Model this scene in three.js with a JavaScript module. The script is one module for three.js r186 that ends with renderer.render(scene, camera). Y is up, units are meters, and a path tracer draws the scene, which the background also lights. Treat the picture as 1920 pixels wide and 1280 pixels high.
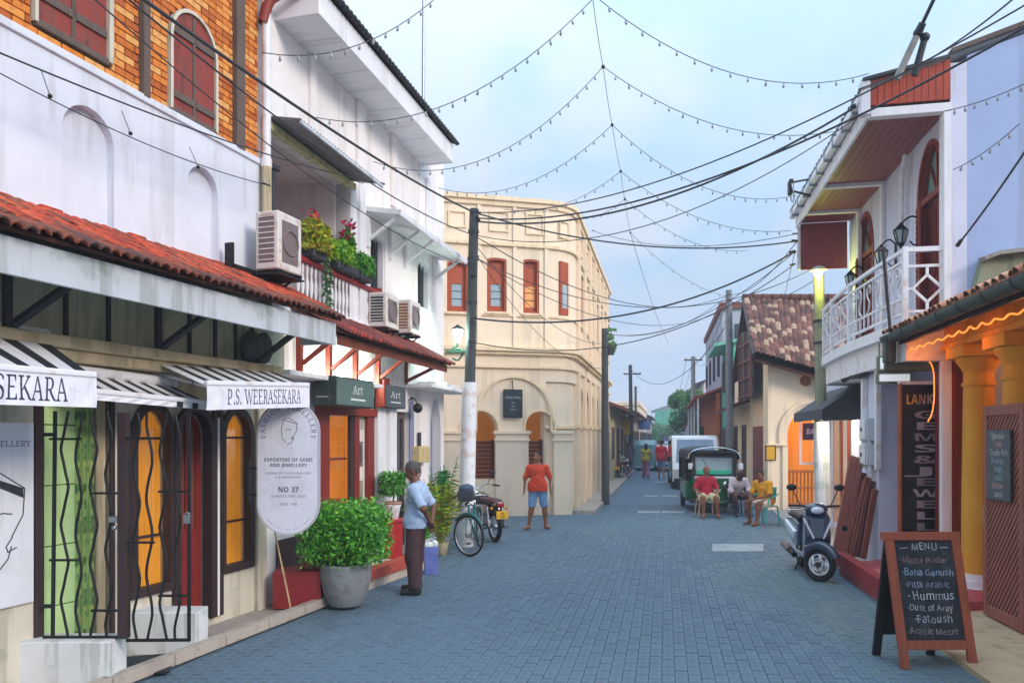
import * as THREE from 'three';
import { mergeGeometries } from 'three/addons/utils/BufferGeometryUtils.js';
import { RoundedBoxGeometry } from 'three/addons/geometries/RoundedBoxGeometry.js';

// ---------------------------------------------------------------- camera, sky, sun, exposure
const scene = new THREE.Scene();
const EYE = 2, FOC = 1400, CX = 960, CY = 818;           // eye height in metres; lens and horizon measured on the 1920 x 1280 photograph
const camera = new THREE.PerspectiveCamera(2 * Math.atan(640 / FOC) * 180 / Math.PI, 1024 / 682, 0.1, 600);
camera.position.set(0, EYE, 0);
camera.setViewOffset(1920, 1280, 0, 640 - CY, 1920, 1280);
const renderer = new THREE.WebGLRenderer({ antialias: true });
renderer.toneMapping = THREE.LinearToneMapping;
renderer.toneMappingExposure = 1.6;
renderer.shadowMap.enabled = true;
const SUN_DIR = new THREE.Vector3(0.7, 0.46, 0.58).normalize();
{
  const W = 1024, H = 512, data = new Float32Array(W * H * 4);
  const hash = (x, y, z) => { let n = (x * 374761393 + y * 668265263 + z * 1274126177) | 0; n = Math.imul(n ^ (n >>> 13), 1274126177); return ((n ^ (n >>> 16)) >>> 0) / 4294967296; };
  const sm = t => t * t * (3 - 2 * t), lp = (a, b, t) => a + (b - a) * t;
  const n3 = (x, y, z) => {
    const i = Math.floor(x), j = Math.floor(y), k = Math.floor(z), u = sm(x - i), v = sm(y - j), w = sm(z - k);
    const c = (a, b, d) => hash(i + a, j + b, k + d);
    return lp(lp(lp(c(0, 0, 0), c(1, 0, 0), u), lp(c(0, 1, 0), c(1, 1, 0), u), v), lp(lp(c(0, 0, 1), c(1, 0, 1), u), lp(c(0, 1, 1), c(1, 1, 1), u), v), w);
  };
  const fbm = (x, y, z) => { let s = 0, a = 0.5; for (let o = 0; o < 5; o++) { s += a * n3(x, y, z); x = x * 2.03 + 7; y = y * 2.03 + 3; z = z * 2.03 + 5; a *= 0.5; } return s / 0.97; };
  for (let y = 0; y < H; y++) for (let x = 0; x < W; x++) {
    const el = ((y + 0.5) / H - 0.5) * Math.PI, az = ((x + 0.5) / W) * 2 * Math.PI;
    const dx = Math.cos(el) * Math.cos(az), dy = Math.sin(el), dz = Math.cos(el) * Math.sin(az), up = Math.max(dy, 0);
    // an overcast evening: one thin veil of cloud, brighter overhead than low down
    const h = up + 0.16, c = fbm(dx / h * 1.3 + 11, 2.5, dz / h * 1.3 + 4), f = fbm(dx / h * 4.5 + 3, 9.5, dz / h * 3.2 + 8);
    let k = sm(Math.min(1, Math.max(0, (c * 0.5 + f * 0.5 - 0.38) / 0.22)));
    k *= 0.35 + 0.65 * Math.min(1, up * 4);
    const low = Math.exp(-up * 6), lift = 0.67 + 0.17 * low + 1.9 * up * up;
    const rgb = [lp(0.375, 0.50, k) + 0.13 * low, lp(0.545, 0.595, k) + 0.06 * low, lp(0.75, 0.73, k) + 0.04 * low];
    const g = dy < 0 ? 0.45 : 1, o = (y * W + x) * 4;
    for (let i = 0; i < 3; i++) data[o + i] = rgb[i] * lift * g;
    data[o + 3] = 1;
  }
  const t = new THREE.DataTexture(data, W, H, THREE.RGBAFormat, THREE.FloatType);
  t.mapping = THREE.EquirectangularReflectionMapping; t.magFilter = THREE.LinearFilter; t.minFilter = THREE.LinearFilter; t.needsUpdate = true;
  scene.background = t; scene.environment = t;
}
const sun = new THREE.DirectionalLight(0xfff0e4, 1.5);
sun.name = 'sun';
sun.position.copy(SUN_DIR).multiplyScalar(80).add(new THREE.Vector3(3, 0, -15));
sun.target.position.set(3, 0, -15);
sun.castShadow = true; sun.shadow.radius = 36; sun.shadow.mapSize.set(2048, 2048);
Object.assign(sun.shadow.camera, { left: -40, right: 40, top: 40, bottom: -40, near: 1, far: 180 });
scene.add(sun, sun.target);
scene.fog = new THREE.FogExp2(0xdfe7f2, 0.0028);

// ---------------------------------------------------------------- helpers
function rng(seed) { let a = seed >>> 0; return () => { a = (a + 0x6D2B79F5) | 0; let t = Math.imul(a ^ (a >>> 15), 1 | a); t = (t + Math.imul(t ^ (t >>> 7), 61 | t)) ^ t; return ((t ^ (t >>> 14)) >>> 0) / 4294967296; }; }
const R = rng(20240), rr = (a, b) => a + (b - a) * R(), pick = a => a[Math.floor(R() * a.length)];
const V = (x = 0, y = 0, z = 0) => new THREE.Vector3(x, y, z), D2R = Math.PI / 180;
const P = (px, py, d) => V((px - CX) / FOC * d, EYE - (py - CY) / FOC * d, -d);            // a point of the place from its bearing and its distance
const GP = (px, py, h = 0) => P(px, py, FOC * (EYE - h) / (py - CY));                       // the same for a point standing at height h
const used = new Map();
function numbered(n) { const k = used.get(n) ?? 0; used.set(n, k + 1); return k ? n + '_' + String(k).padStart(3, '0') : n; }
function tag(o, label, category, group) { o.userData = { ...o.userData, label, category }; if (group) o.userData.group = group; return o; }
function thing(name, label, category, pos, turn = 0, group) {
  const o = new THREE.Group(); o.name = numbered(name); scene.add(o);
  if (pos) o.position.copy(pos); o.rotation.y = turn;
  return tag(o, label, category, group);
}
function copyOf(root, pos, turn, label) {
  const c = root.clone(); c.name = numbered(root.name.replace(/_\d{3}$/, '')); scene.add(c);
  c.userData = { ...root.userData }; if (label) c.userData.label = label;
  if (pos) c.position.copy(pos); if (turn !== undefined) c.rotation.y = turn; return c;
}
class Frame {                                             // a facade line in plan: x to the right, d ahead of the camera
  constructor(ax, ad, bx, bd) {
    const L = Math.hypot(bx - ax, bd - ad); Object.assign(this, { ax, ad, L, tx: (bx - ax) / L, td: (bd - ad) / L });
    this.nx = this.td; this.nd = -this.tx; this.turn = Math.atan2(this.td, this.tx); this.at = V(ax, 0, -ad);
  }
  q(px, py, o = 0) {                                       // [along, up] of a bearing met by the plane lying o metres in front of the facade
    const r = (px - CX) / FOC, s = (r * (this.ad + this.nd * o) - (this.ax + this.nx * o)) / (this.tx - r * this.td);
    return [s, EYE - (py - CY) / FOC * (this.ad + this.td * s + this.nd * o)];
  }
  s(px, o = 0) { return this.q(px, CY, o)[0]; }
  w(s, y, o = 0) { return V(this.ax + this.tx * s + this.nx * o, y, -(this.ad + this.td * s + this.nd * o)); }
  house(name, label, category, group) { return thing(name, label, category, this.at, this.turn, group); }
}
// geometry makers
const bx = (x0, x1, y0, y1, z0, z1) => new THREE.BoxGeometry(Math.abs(x1 - x0), Math.abs(y1 - y0), Math.abs(z1 - z0)).translate((x0 + x1) / 2, (y0 + y1) / 2, (z0 + z1) / 2);
const rb = (x0, x1, y0, y1, z0, z1, r = 0.01, n = 1) => new RoundedBoxGeometry(Math.abs(x1 - x0), Math.abs(y1 - y0), Math.abs(z1 - z0), n, Math.min(r, Math.abs(x1 - x0) / 2.01, Math.abs(y1 - y0) / 2.01, Math.abs(z1 - z0) / 2.01)).translate((x0 + x1) / 2, (y0 + y1) / 2, (z0 + z1) / 2);
const cyl = (r0, r1, h, x = 0, y = 0, z = 0, n = 16) => new THREE.CylinderGeometry(r1, r0, h, n).translate(x, y + h / 2, z);
const sph = (r, x = 0, y = 0, z = 0, n = 12, sx = 1, sy = 1, sz = 1) => new THREE.SphereGeometry(r, n, Math.max(6, n * 0.7 | 0)).scale(sx, sy, sz).translate(x, y, z);
const UPV = V(0, 1, 0);
function bar(a, b, w, h = w, r = 0) {                      // a square bar between two points
  const d = b.clone().sub(a), L = d.length(), g = r ? new RoundedBoxGeometry(w, L, h, 1, r) : new THREE.BoxGeometry(w, L, h);
  return g.applyQuaternion(new THREE.Quaternion().setFromUnitVectors(UPV, d.normalize())).translate((a.x + b.x) / 2, (a.y + b.y) / 2, (a.z + b.z) / 2);
}
function rod(a, b, r, r2 = r, n = 8) {
  const d = b.clone().sub(a), L = d.length();
  return new THREE.CylinderGeometry(r2, r, L, n).applyQuaternion(new THREE.Quaternion().setFromUnitVectors(UPV, d.normalize())).translate((a.x + b.x) / 2, (a.y + b.y) / 2, (a.z + b.z) / 2);
}
const tube = (pts, r, n = 24, m = 6, closed = false) => new THREE.TubeGeometry(new THREE.CatmullRomCurve3(pts, closed), n, r, m, closed);
function quad(a, b, c, d, n = 1, m = 1) {                  // a sheet a-b (top) to d-c (bottom)
  const g = new THREE.PlaneGeometry(1, 1, n, m), p = g.attributes.position;
  for (let i = 0; i < p.count; i++) { const u = p.getX(i) + 0.5, v = 0.5 - p.getY(i), q = a.clone().lerp(b, u).lerp(d.clone().lerp(c, u), v); p.setXYZ(i, q.x, q.y, q.z); }
  g.computeVertexNormals(); return g;
}
function slab(a, b, c, d, t) {                             // a plate of thickness t under the sheet a-b-c-d
  const n = b.clone().sub(a).cross(d.clone().sub(a)).normalize().multiplyScalar(-t), lo = [a, b, c, d].map(v => v.clone().sub(n)), hi = [a, b, c, d];
  const f = (...i) => quad(...i), g = [f(hi[0], hi[1], hi[2], hi[3]), f(lo[3], lo[2], lo[1], lo[0])];
  for (let i = 0; i < 4; i++) { const j = (i + 1) % 4; g.push(f(hi[i], hi[j], lo[j], lo[i])); }
  return mergeGeometries(g);
}
function prism(pts, t, z = 0) { return new THREE.ExtrudeGeometry(new THREE.Shape(pts.map(p => new THREE.Vector2(p[0], p[1]))), { depth: t, bevelEnabled: false }).translate(0, 0, z); }
function lathe(pts, n = 28) { return new THREE.LatheGeometry(pts.map(p => new THREE.Vector2(p[0], p[1])), n); }
function archPts(x0, x1, y0, y1, k = 1, n = 14) {          // outline of an arched opening; k scales the rise against a half circle, k > 1.2 gives a pointed head
  const r = (x1 - x0) / 2, cx = (x0 + x1) / 2, rise = r * k, ys = y1 - rise, o = [[x0, y0]];
  for (let i = 0; i <= n; i++) { const a = Math.PI * (1 - i / n); o.push([cx + r * Math.cos(a), ys + rise * Math.sin(a)]); }
  o.push([x1, y0]); return o;
}
function wallOf(outline, holes, t, z = 0, bevel = 0) {
  const s = new THREE.Shape(outline.map(p => new THREE.Vector2(...p)));
  for (const h of holes) s.holes.push(new THREE.Path(h.map(p => new THREE.Vector2(...p))));
  return new THREE.ExtrudeGeometry(s, { depth: t, bevelEnabled: false, curveSegments: 6 }).translate(0, 0, z);
}
const rect = (x0, x1, y0, y1) => [[x0, y0], [x0, y1], [x1, y1], [x1, y0]];
function ring(outer, inner, t, z) { return wallOf(outer, [inner], t, z); }
function archFrame(x0, x1, y0, y1, w, t, z, k = 1, sill = true) {   // a frame round an arched opening
  const o = archPts(x0, x1, y0, y1, k);
  if (sill) return ring(o, archPts(x0 + w, x1 - w, y0 + w, y1 - w, k), t, z);
  const i = archPts(x0 + w, x1 - w, y0, y1 - w, k).reverse();
  return prism([...o, ...i], t, z);
}
function flat(g) { const n = g.index ? g.toNonIndexed() : g; for (const k of Object.keys(n.attributes)) if (!['position', 'normal', 'uv', 'color'].includes(k)) n.deleteAttribute(k); if (!n.attributes.normal) n.computeVertexNormals(); if (!n.attributes.uv) n.setAttribute('uv', new THREE.BufferAttribute(new Float32Array(n.attributes.position.count * 2), 2)); return n; }
function metres(g) {                                      // uv in metres, each face by the axis it looks along
  const p = g.attributes.position, n = g.attributes.normal, uv = g.attributes.uv;
  for (let i = 0; i < p.count; i++) {
    const a = Math.abs(n.getX(i)), b = Math.abs(n.getY(i)), c = Math.abs(n.getZ(i));
    if (b >= a && b >= c) uv.setXY(i, p.getX(i), -p.getZ(i)); else if (a >= c) uv.setXY(i, p.getZ(i), p.getY(i)); else uv.setXY(i, p.getX(i), p.getY(i));
  }
  return g;
}
function geo(list, keepUv) { const l = (Array.isArray(list) ? list : [list]).map(flat), g = l.length > 1 ? mergeGeometries(l) : l[0]; return keepUv ? g : metres(g); }
function put(name, m, parent, list, o = {}) {
  const g = list.isBufferGeometry && o.shared ? list : geo(list, o.uv), me = new THREE.Mesh(g, m);
  me.name = parent === scene ? numbered(name) : name; me.castShadow = me.receiveShadow = true;
  if (o.label) me.userData.label = o.label; if (o.kind) me.userData.kind = o.kind;
  if (o.pos) me.position.copy(o.pos); if (o.rot) me.rotation.set(...o.rot);
  parent.add(me); return me;
}
function part(name, parent, pos, turn = 0) { const g = new THREE.Group(); g.name = name; if (pos) g.position.copy(pos); g.rotation.y = turn; parent.add(g); return g; }

// ---------------------------------------------------------------- surfaces
function tileNoise(N, fn, rgb) {                           // a repeating texture from fn(u, v) with u, v in 0..1
  const d = new Uint8Array(N * N * 4);
  for (let y = 0; y < N; y++) for (let x = 0; x < N; x++) { const c = fn(x / N, y / N), o = (y * N + x) * 4; for (let i = 0; i < 3; i++) d[o + i] = Math.max(0, Math.min(255, (Array.isArray(c) ? c[i] : c) * 255)); d[o + 3] = 255; }
  const t = new THREE.DataTexture(d, N, N); t.wrapS = t.wrapT = THREE.RepeatWrapping; t.magFilter = THREE.LinearFilter; t.minFilter = THREE.LinearMipmapLinearFilter; t.needsUpdate = true; return t;
}
const h2 = (x, y, s) => { let n = (x * 374761393 + y * 668265263 + s * 974126177) | 0; n = Math.imul(n ^ (n >>> 13), 1274126177); return ((n ^ (n >>> 16)) >>> 0) / 4294967296; };
function vn(u, v, fx, fy, s) {                             // repeating value noise
  const x = u * fx, y = v * fy, i = Math.floor(x), j = Math.floor(y); let a = x - i, b = y - j; a = a * a * (3 - 2 * a); b = b * b * (3 - 2 * b);
  const c = (p, q) => h2((i + p) % fx, (j + q) % fy, s); return (c(0, 0) * (1 - a) + c(1, 0) * a) * (1 - b) + (c(0, 1) * (1 - a) + c(1, 1) * a) * b;
}
const fb = (u, v, fx, fy, s, n = 5) => { let t = 0, a = 0.5, k = 0; for (let o = 0; o < n; o++) { t += a * vn(u, v, fx << o, fy << o, s + o); k += a; a *= 0.5; } return t / k; };
const cl = (x, a = 0, b = 1) => Math.max(a, Math.min(b, x)), ss = (a, b, x) => { const t = cl((x - a) / (b - a)); return t * t * (3 - 2 * t); };
const T = {
  plaster: tileNoise(512, (u, v) => { const b = fb(u, v, 4, 4, 1), f = fb(u, v, 40, 40, 9, 3), s = ss(0.56, 0.78, fb(u, v, 22, 2, 5, 4)); return [0.83 + 0.15 * b + 0.06 * f - 0.12 * s, 0.825 + 0.15 * b + 0.06 * f - 0.13 * s, 0.81 + 0.16 * b + 0.06 * f - 0.145 * s]; }),
  old: tileNoise(512, (u, v) => { const b = fb(u, v, 3, 3, 21), s = ss(0.5, 0.72, fb(u, v, 26, 2, 25, 4)), m = ss(0.58, 0.72, fb(u, v, 7, 7, 28)); return [0.72 + 0.26 * b - 0.22 * s - 0.18 * m, 0.72 + 0.26 * b - 0.22 * s - 0.14 * m, 0.70 + 0.26 * b - 0.24 * s - 0.17 * m]; }),
  wood: tileNoise(512, (u, v) => { const g = fb(u, v, 48, 3, 31, 4), w = fb(u, v, 12, 2, 35, 4), k = ss(0.62, 0.75, fb(u, v, 90, 5, 38, 3)); return [0.62 + 0.30 * g + 0.16 * w - 0.25 * k, 0.58 + 0.30 * g + 0.16 * w - 0.25 * k, 0.55 + 0.3 * g + 0.16 * w - 0.24 * k]; }),
  peel: tileNoise(512, (u, v) => { const g = fb(u, v, 60, 4, 41, 4), p = ss(0.5, 0.66, fb(u, v, 9, 5, 45)), d = ss(0.6, 0.72, fb(u, v, 20, 3, 48)); return [0.62 + 0.34 * g - 0.16 * p - 0.25 * d, 0.6 + 0.3 * g + 0.12 * p - 0.2 * d, 0.6 + 0.3 * g + 0.2 * p - 0.2 * d]; }),
  fine: tileNoise(256, (u, v) => 0.72 + 0.28 * fb(u, v, 10, 10, 51)),
  metal: tileNoise(256, (u, v) => { const s = ss(0.55, 0.75, fb(u, v, 6, 6, 61)), f = fb(u, v, 30, 30, 64, 3); return [0.85 + 0.12 * f - 0.14 * s, 0.85 + 0.12 * f - 0.26 * s, 0.85 + 0.12 * f - 0.33 * s]; }),
  clay: tileNoise(256, (u, v) => { const b = fb(u, v, 5, 5, 71), k = ss(0.52, 0.7, fb(u, v, 9, 9, 75)), l = ss(0.66, 0.76, fb(u, v, 24, 24, 78)); return [0.7 + 0.3 * b - 0.34 * k + 0.06 * l, 0.66 + 0.3 * b - 0.26 * k + 0.16 * l, 0.62 + 0.3 * b - 0.2 * k + 0.16 * l]; }),
  stone: tileNoise(512, (u, v) => { const b = fb(u, v, 4, 4, 81), f = fb(u, v, 60, 60, 85, 3), s = ss(0.55, 0.75, fb(u, v, 9, 9, 88)); return [0.68 + 0.24 * b + 0.16 * f - 0.18 * s, 0.68 + 0.24 * b + 0.16 * f - 0.18 * s, 0.68 + 0.24 * b + 0.16 * f - 0.2 * s]; }),
  cloth: tileNoise(128, (u, v) => 0.86 + 0.1 * Math.sin(u * 6.2832 * 32) * Math.sin(v * 6.2832 * 32) + 0.06 * vn(u, v, 16, 16, 91)),
};
const scaled = new Map();
function tex(name, size = 1) { const k = name + size; if (!scaled.has(k)) { const t = T[name].clone(); t.repeat.set(1 / size, 1 / size); scaled.set(k, t); } return scaled.get(k); }
function mat(hex, rough = 0.8, o = {}) {
  const { t, size = 1, bump = 0, metal = 0, ...rest } = o, phys = ['transmission', 'clearcoat', 'sheen'].some(k => k in rest);
  const m = new (phys ? THREE.MeshPhysicalMaterial : THREE.MeshStandardMaterial)({ color: hex, roughness: rough, metalness: metal, side: THREE.DoubleSide, ...rest });
  if (t) { m.map = tex(t, size); if (bump) { m.bumpMap = tex(t, size); m.bumpScale = bump; } }
  return m;
}
const glow = (hex, k, base = 0xffffff) => new THREE.MeshStandardMaterial({ color: base, roughness: 0.5, emissive: hex, emissiveIntensity: k, side: THREE.DoubleSide });
function grime(c, w, h) {                                   // dust, rubbed spots and faint runs on every printed face
  const r = rng(w * 7 + h); for (let i = 0; i < 90; i++) { c.fillStyle = r() < 0.5 ? 'rgba(70,62,50,0.03)' : 'rgba(255,255,255,0.03)'; c.beginPath(); c.ellipse(r() * w, r() * h, (0.02 + 0.16 * r()) * w, (0.01 + 0.08 * r()) * h, r() * 3, 0, 6.3); c.fill(); }
  for (let i = 0; i < 26; i++) { c.fillStyle = 'rgba(60,54,46,0.045)'; c.fillRect(r() * w, r() * h * 0.5, w * (0.004 + 0.01 * r()), h * (0.1 + 0.5 * r())); }
}
function canvasTex(w, h, draw) {
  const c = document.createElement('canvas'); c.width = w; c.height = h; draw(c.getContext('2d'), w, h); grime(c.getContext('2d'), w, h);
  const t = new THREE.CanvasTexture(c); t.colorSpace = THREE.SRGBColorSpace; return t;
}
function chalk(c, txt, x, y, size, most, seed) {           // hand lettering: every character sits a little differently and is drawn in broken strokes
  const r = rng(seed); c.font = size + 'px sans-serif'; const w0 = c.measureText(txt).width, k = Math.min(1, most / w0); let at = x - w0 * k / 2; c.textAlign = 'left';
  for (const ch of txt) { const w = c.measureText(ch).width * k; c.save(); c.translate(at, y + (r() - 0.5) * size * 0.13); c.rotate((r() - 0.5) * 0.2); c.transform(k * (0.88 + 0.2 * r()), 0, -0.12 + 0.16 * r(), 0.88 + 0.24 * r(), 0, 0); c.globalAlpha = 0.62 + 0.38 * r(); c.fillText(ch, 0, 0); c.restore(); at += w; }
  c.globalAlpha = 1; c.textAlign = 'center';
}
const printed = (t, rough = 0.6) => new THREE.MeshStandardMaterial({ map: t, roughness: rough, side: THREE.DoubleSide });
const K = {
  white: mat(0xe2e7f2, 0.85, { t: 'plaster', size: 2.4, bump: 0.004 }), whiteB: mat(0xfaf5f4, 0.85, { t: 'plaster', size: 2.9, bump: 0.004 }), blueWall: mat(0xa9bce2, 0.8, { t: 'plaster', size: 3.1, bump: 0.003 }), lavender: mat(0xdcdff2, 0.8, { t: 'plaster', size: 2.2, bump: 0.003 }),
  trim: mat(0xf2f2f6, 0.6, { t: 'plaster', size: 1.3 }), whitePaint: mat(0xf4f4f8, 0.45, { t: 'metal', size: 1.1 }), offwhite: mat(0xe4dccb, 0.85, { t: 'old', size: 2.2, bump: 0.004 }),
  beige: mat(0xd9c6a3, 0.85, { t: 'old', size: 2.0, bump: 0.005 }), cream: mat(0xfbe6ca, 0.85, { t: 'plaster', size: 3.3, bump: 0.005 }), creamTrim: mat(0xf8dfba, 0.8, { t: 'plaster', size: 1.7 }), creamD: mat(0xf8e4c6, 0.85, { t: 'plaster', size: 2.6, bump: 0.005 }),
  greyGreen: mat(0x9aa088, 0.9, { t: 'old', size: 1.6, bump: 0.006 }), mintWall: mat(0xcdf0a6, 0.7, { t: 'plaster', size: 1.5 }),
  brick: [0xe88a34, 0xf4a04a, 0xd6762e, 0xf4b264, 0xc4662a].map(c => mat(c, 0.9, { t: 'stone', size: 0.5, bump: 0.004 })), mortar: mat(0x7a563c, 0.95, { t: 'stone', size: 0.6 }),
  shutter: mat(0xa04438, 0.75, { t: 'peel', size: 0.8, bump: 0.003 }), greyWood: mat(0x6d6058, 0.85, { t: 'wood', size: 0.8, bump: 0.003 }), brownDark: mat(0x3a2a2c, 0.6, { t: 'wood', size: 0.7 }), redDoor: mat(0x8c2a24, 0.5, { t: 'wood', size: 0.8 }),
  redWood: mat(0x97331f, 0.6, { t: 'wood', size: 0.7 }), redPaint: mat(0x9c1f24, 0.55, { t: 'fine', size: 0.9 }), soffit: mat(0x9a4248, 0.45, { t: 'wood', size: 0.9 }), gableWood: mat(0xb84426, 0.6, { t: 'wood', size: 0.8 }), frameWood: mat(0xa9573a, 0.55, { t: 'wood', size: 0.6 }), plankWood: [0x7a3d36, 0x8b4a3e, 0x6a302e, 0x9a5a48].map(c => mat(c, 0.6, { t: 'wood', size: 0.7 })),
  blackIron: mat(0x1a1c20, 0.5, { metal: 0.3 }), black: mat(0x141416, 0.55), darkGrey: mat(0x33363b, 0.6, { t: 'fine', size: 0.6 }), steel: mat(0x9aa0a6, 0.35, { metal: 0.9 }), chrome: mat(0xd8dade, 0.18, { metal: 1 }), rubber: mat(0x1c1c1e, 0.85, { t: 'fine', size: 0.2 }), cable: mat(0x3a3d42, 0.7), cableGrey: mat(0x62666c, 0.7),
  acWhite: mat(0xe2dcd6, 0.5, { t: 'metal', size: 0.7 }), acGrille: mat(0x7b6b6a, 0.6, { t: 'metal', size: 0.5 }),
  fascia: mat(0xd7dfe8, 0.6, { t: 'old', size: 1.9 }), fasciaB: mat(0x8a4632, 0.65, { t: 'wood', size: 0.8 }), tinRoof: mat(0x9ba3a8, 0.5, { t: 'metal', size: 0.9, metal: 0.3 }), concrete: mat(0x9d9c96, 0.9, { t: 'stone', size: 0.9, bump: 0.004 }), plinth: mat(0xeceff2, 0.8, { t: 'old', size: 1.4, bump: 0.003 }),
  tileRed: [0xd2502a, 0xc4441f, 0xdd6434, 0xb23c22].map(c => mat(c, 0.8, { t: 'clay', size: 0.45, bump: 0.003 })), tileOld: [0x7c5045, 0x8c4a38, 0x6b4640, 0xa0553c].map(c => mat(c, 0.9, { t: 'clay', size: 0.45, bump: 0.004 })), tileBrown: [0x6e4436, 0x8e5c4a, 0x5a382e, 0xc4a284, 0x7e4a3c].map(c => mat(c, 0.9, { t: 'clay', size: 0.5, bump: 0.004 })), tilePale: [0xd79a7c, 0xc4866a, 0xe0ab8c, 0xb0765c].map(c => mat(c, 0.9, { t: 'clay', size: 0.45, bump: 0.004 })), tileMaroon: [0x8a3f38, 0x7a342f, 0x9a4a3c].map(c => mat(c, 0.85, { t: 'clay', size: 0.45, bump: 0.003 })), underTile: mat(0x5b352a, 0.95, { t: 'clay', size: 0.7 }),
  glassDark: new THREE.MeshPhysicalMaterial({ color: 0x2c3440, roughness: 0.08, metalness: 0, clearcoat: 1, side: THREE.DoubleSide }), glassPale: new THREE.MeshPhysicalMaterial({ color: 0x9fb4ba, roughness: 0.1, clearcoat: 1, side: THREE.DoubleSide }), pane: new THREE.MeshPhysicalMaterial({ color: 0xf4f8fa, roughness: 0.03, transmission: 1, thickness: 0, side: THREE.DoubleSide }),
  amber: new THREE.MeshStandardMaterial({ color: 0xe2a02c, roughness: 0.5, emissive: 0xffa020, emissiveIntensity: 0.17, map: tex('wood', 1.1), side: THREE.DoubleSide }),
  teal: mat(0x58c2a0, 0.85, { t: 'old', size: 2.5 }), orangeWall: mat(0xd06a24, 0.8, { t: 'plaster', size: 2.0, bump: 0.004 }), orangeDeep: mat(0xa0401c, 0.85, { t: 'plaster', size: 1.8 }), yellowCol: mat(0xe3a42c, 0.7, { t: 'plaster', size: 1.6 }), redTile: mat(0xb2434a, 0.5, { t: 'stone', size: 0.8 }), paving: mat(0xa9a098, 0.85, { t: 'stone', size: 1.1, bump: 0.003 }), kerb: mat(0xb9ada0, 0.85, { t: 'stone', size: 0.8, bump: 0.003 }),
};

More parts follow.
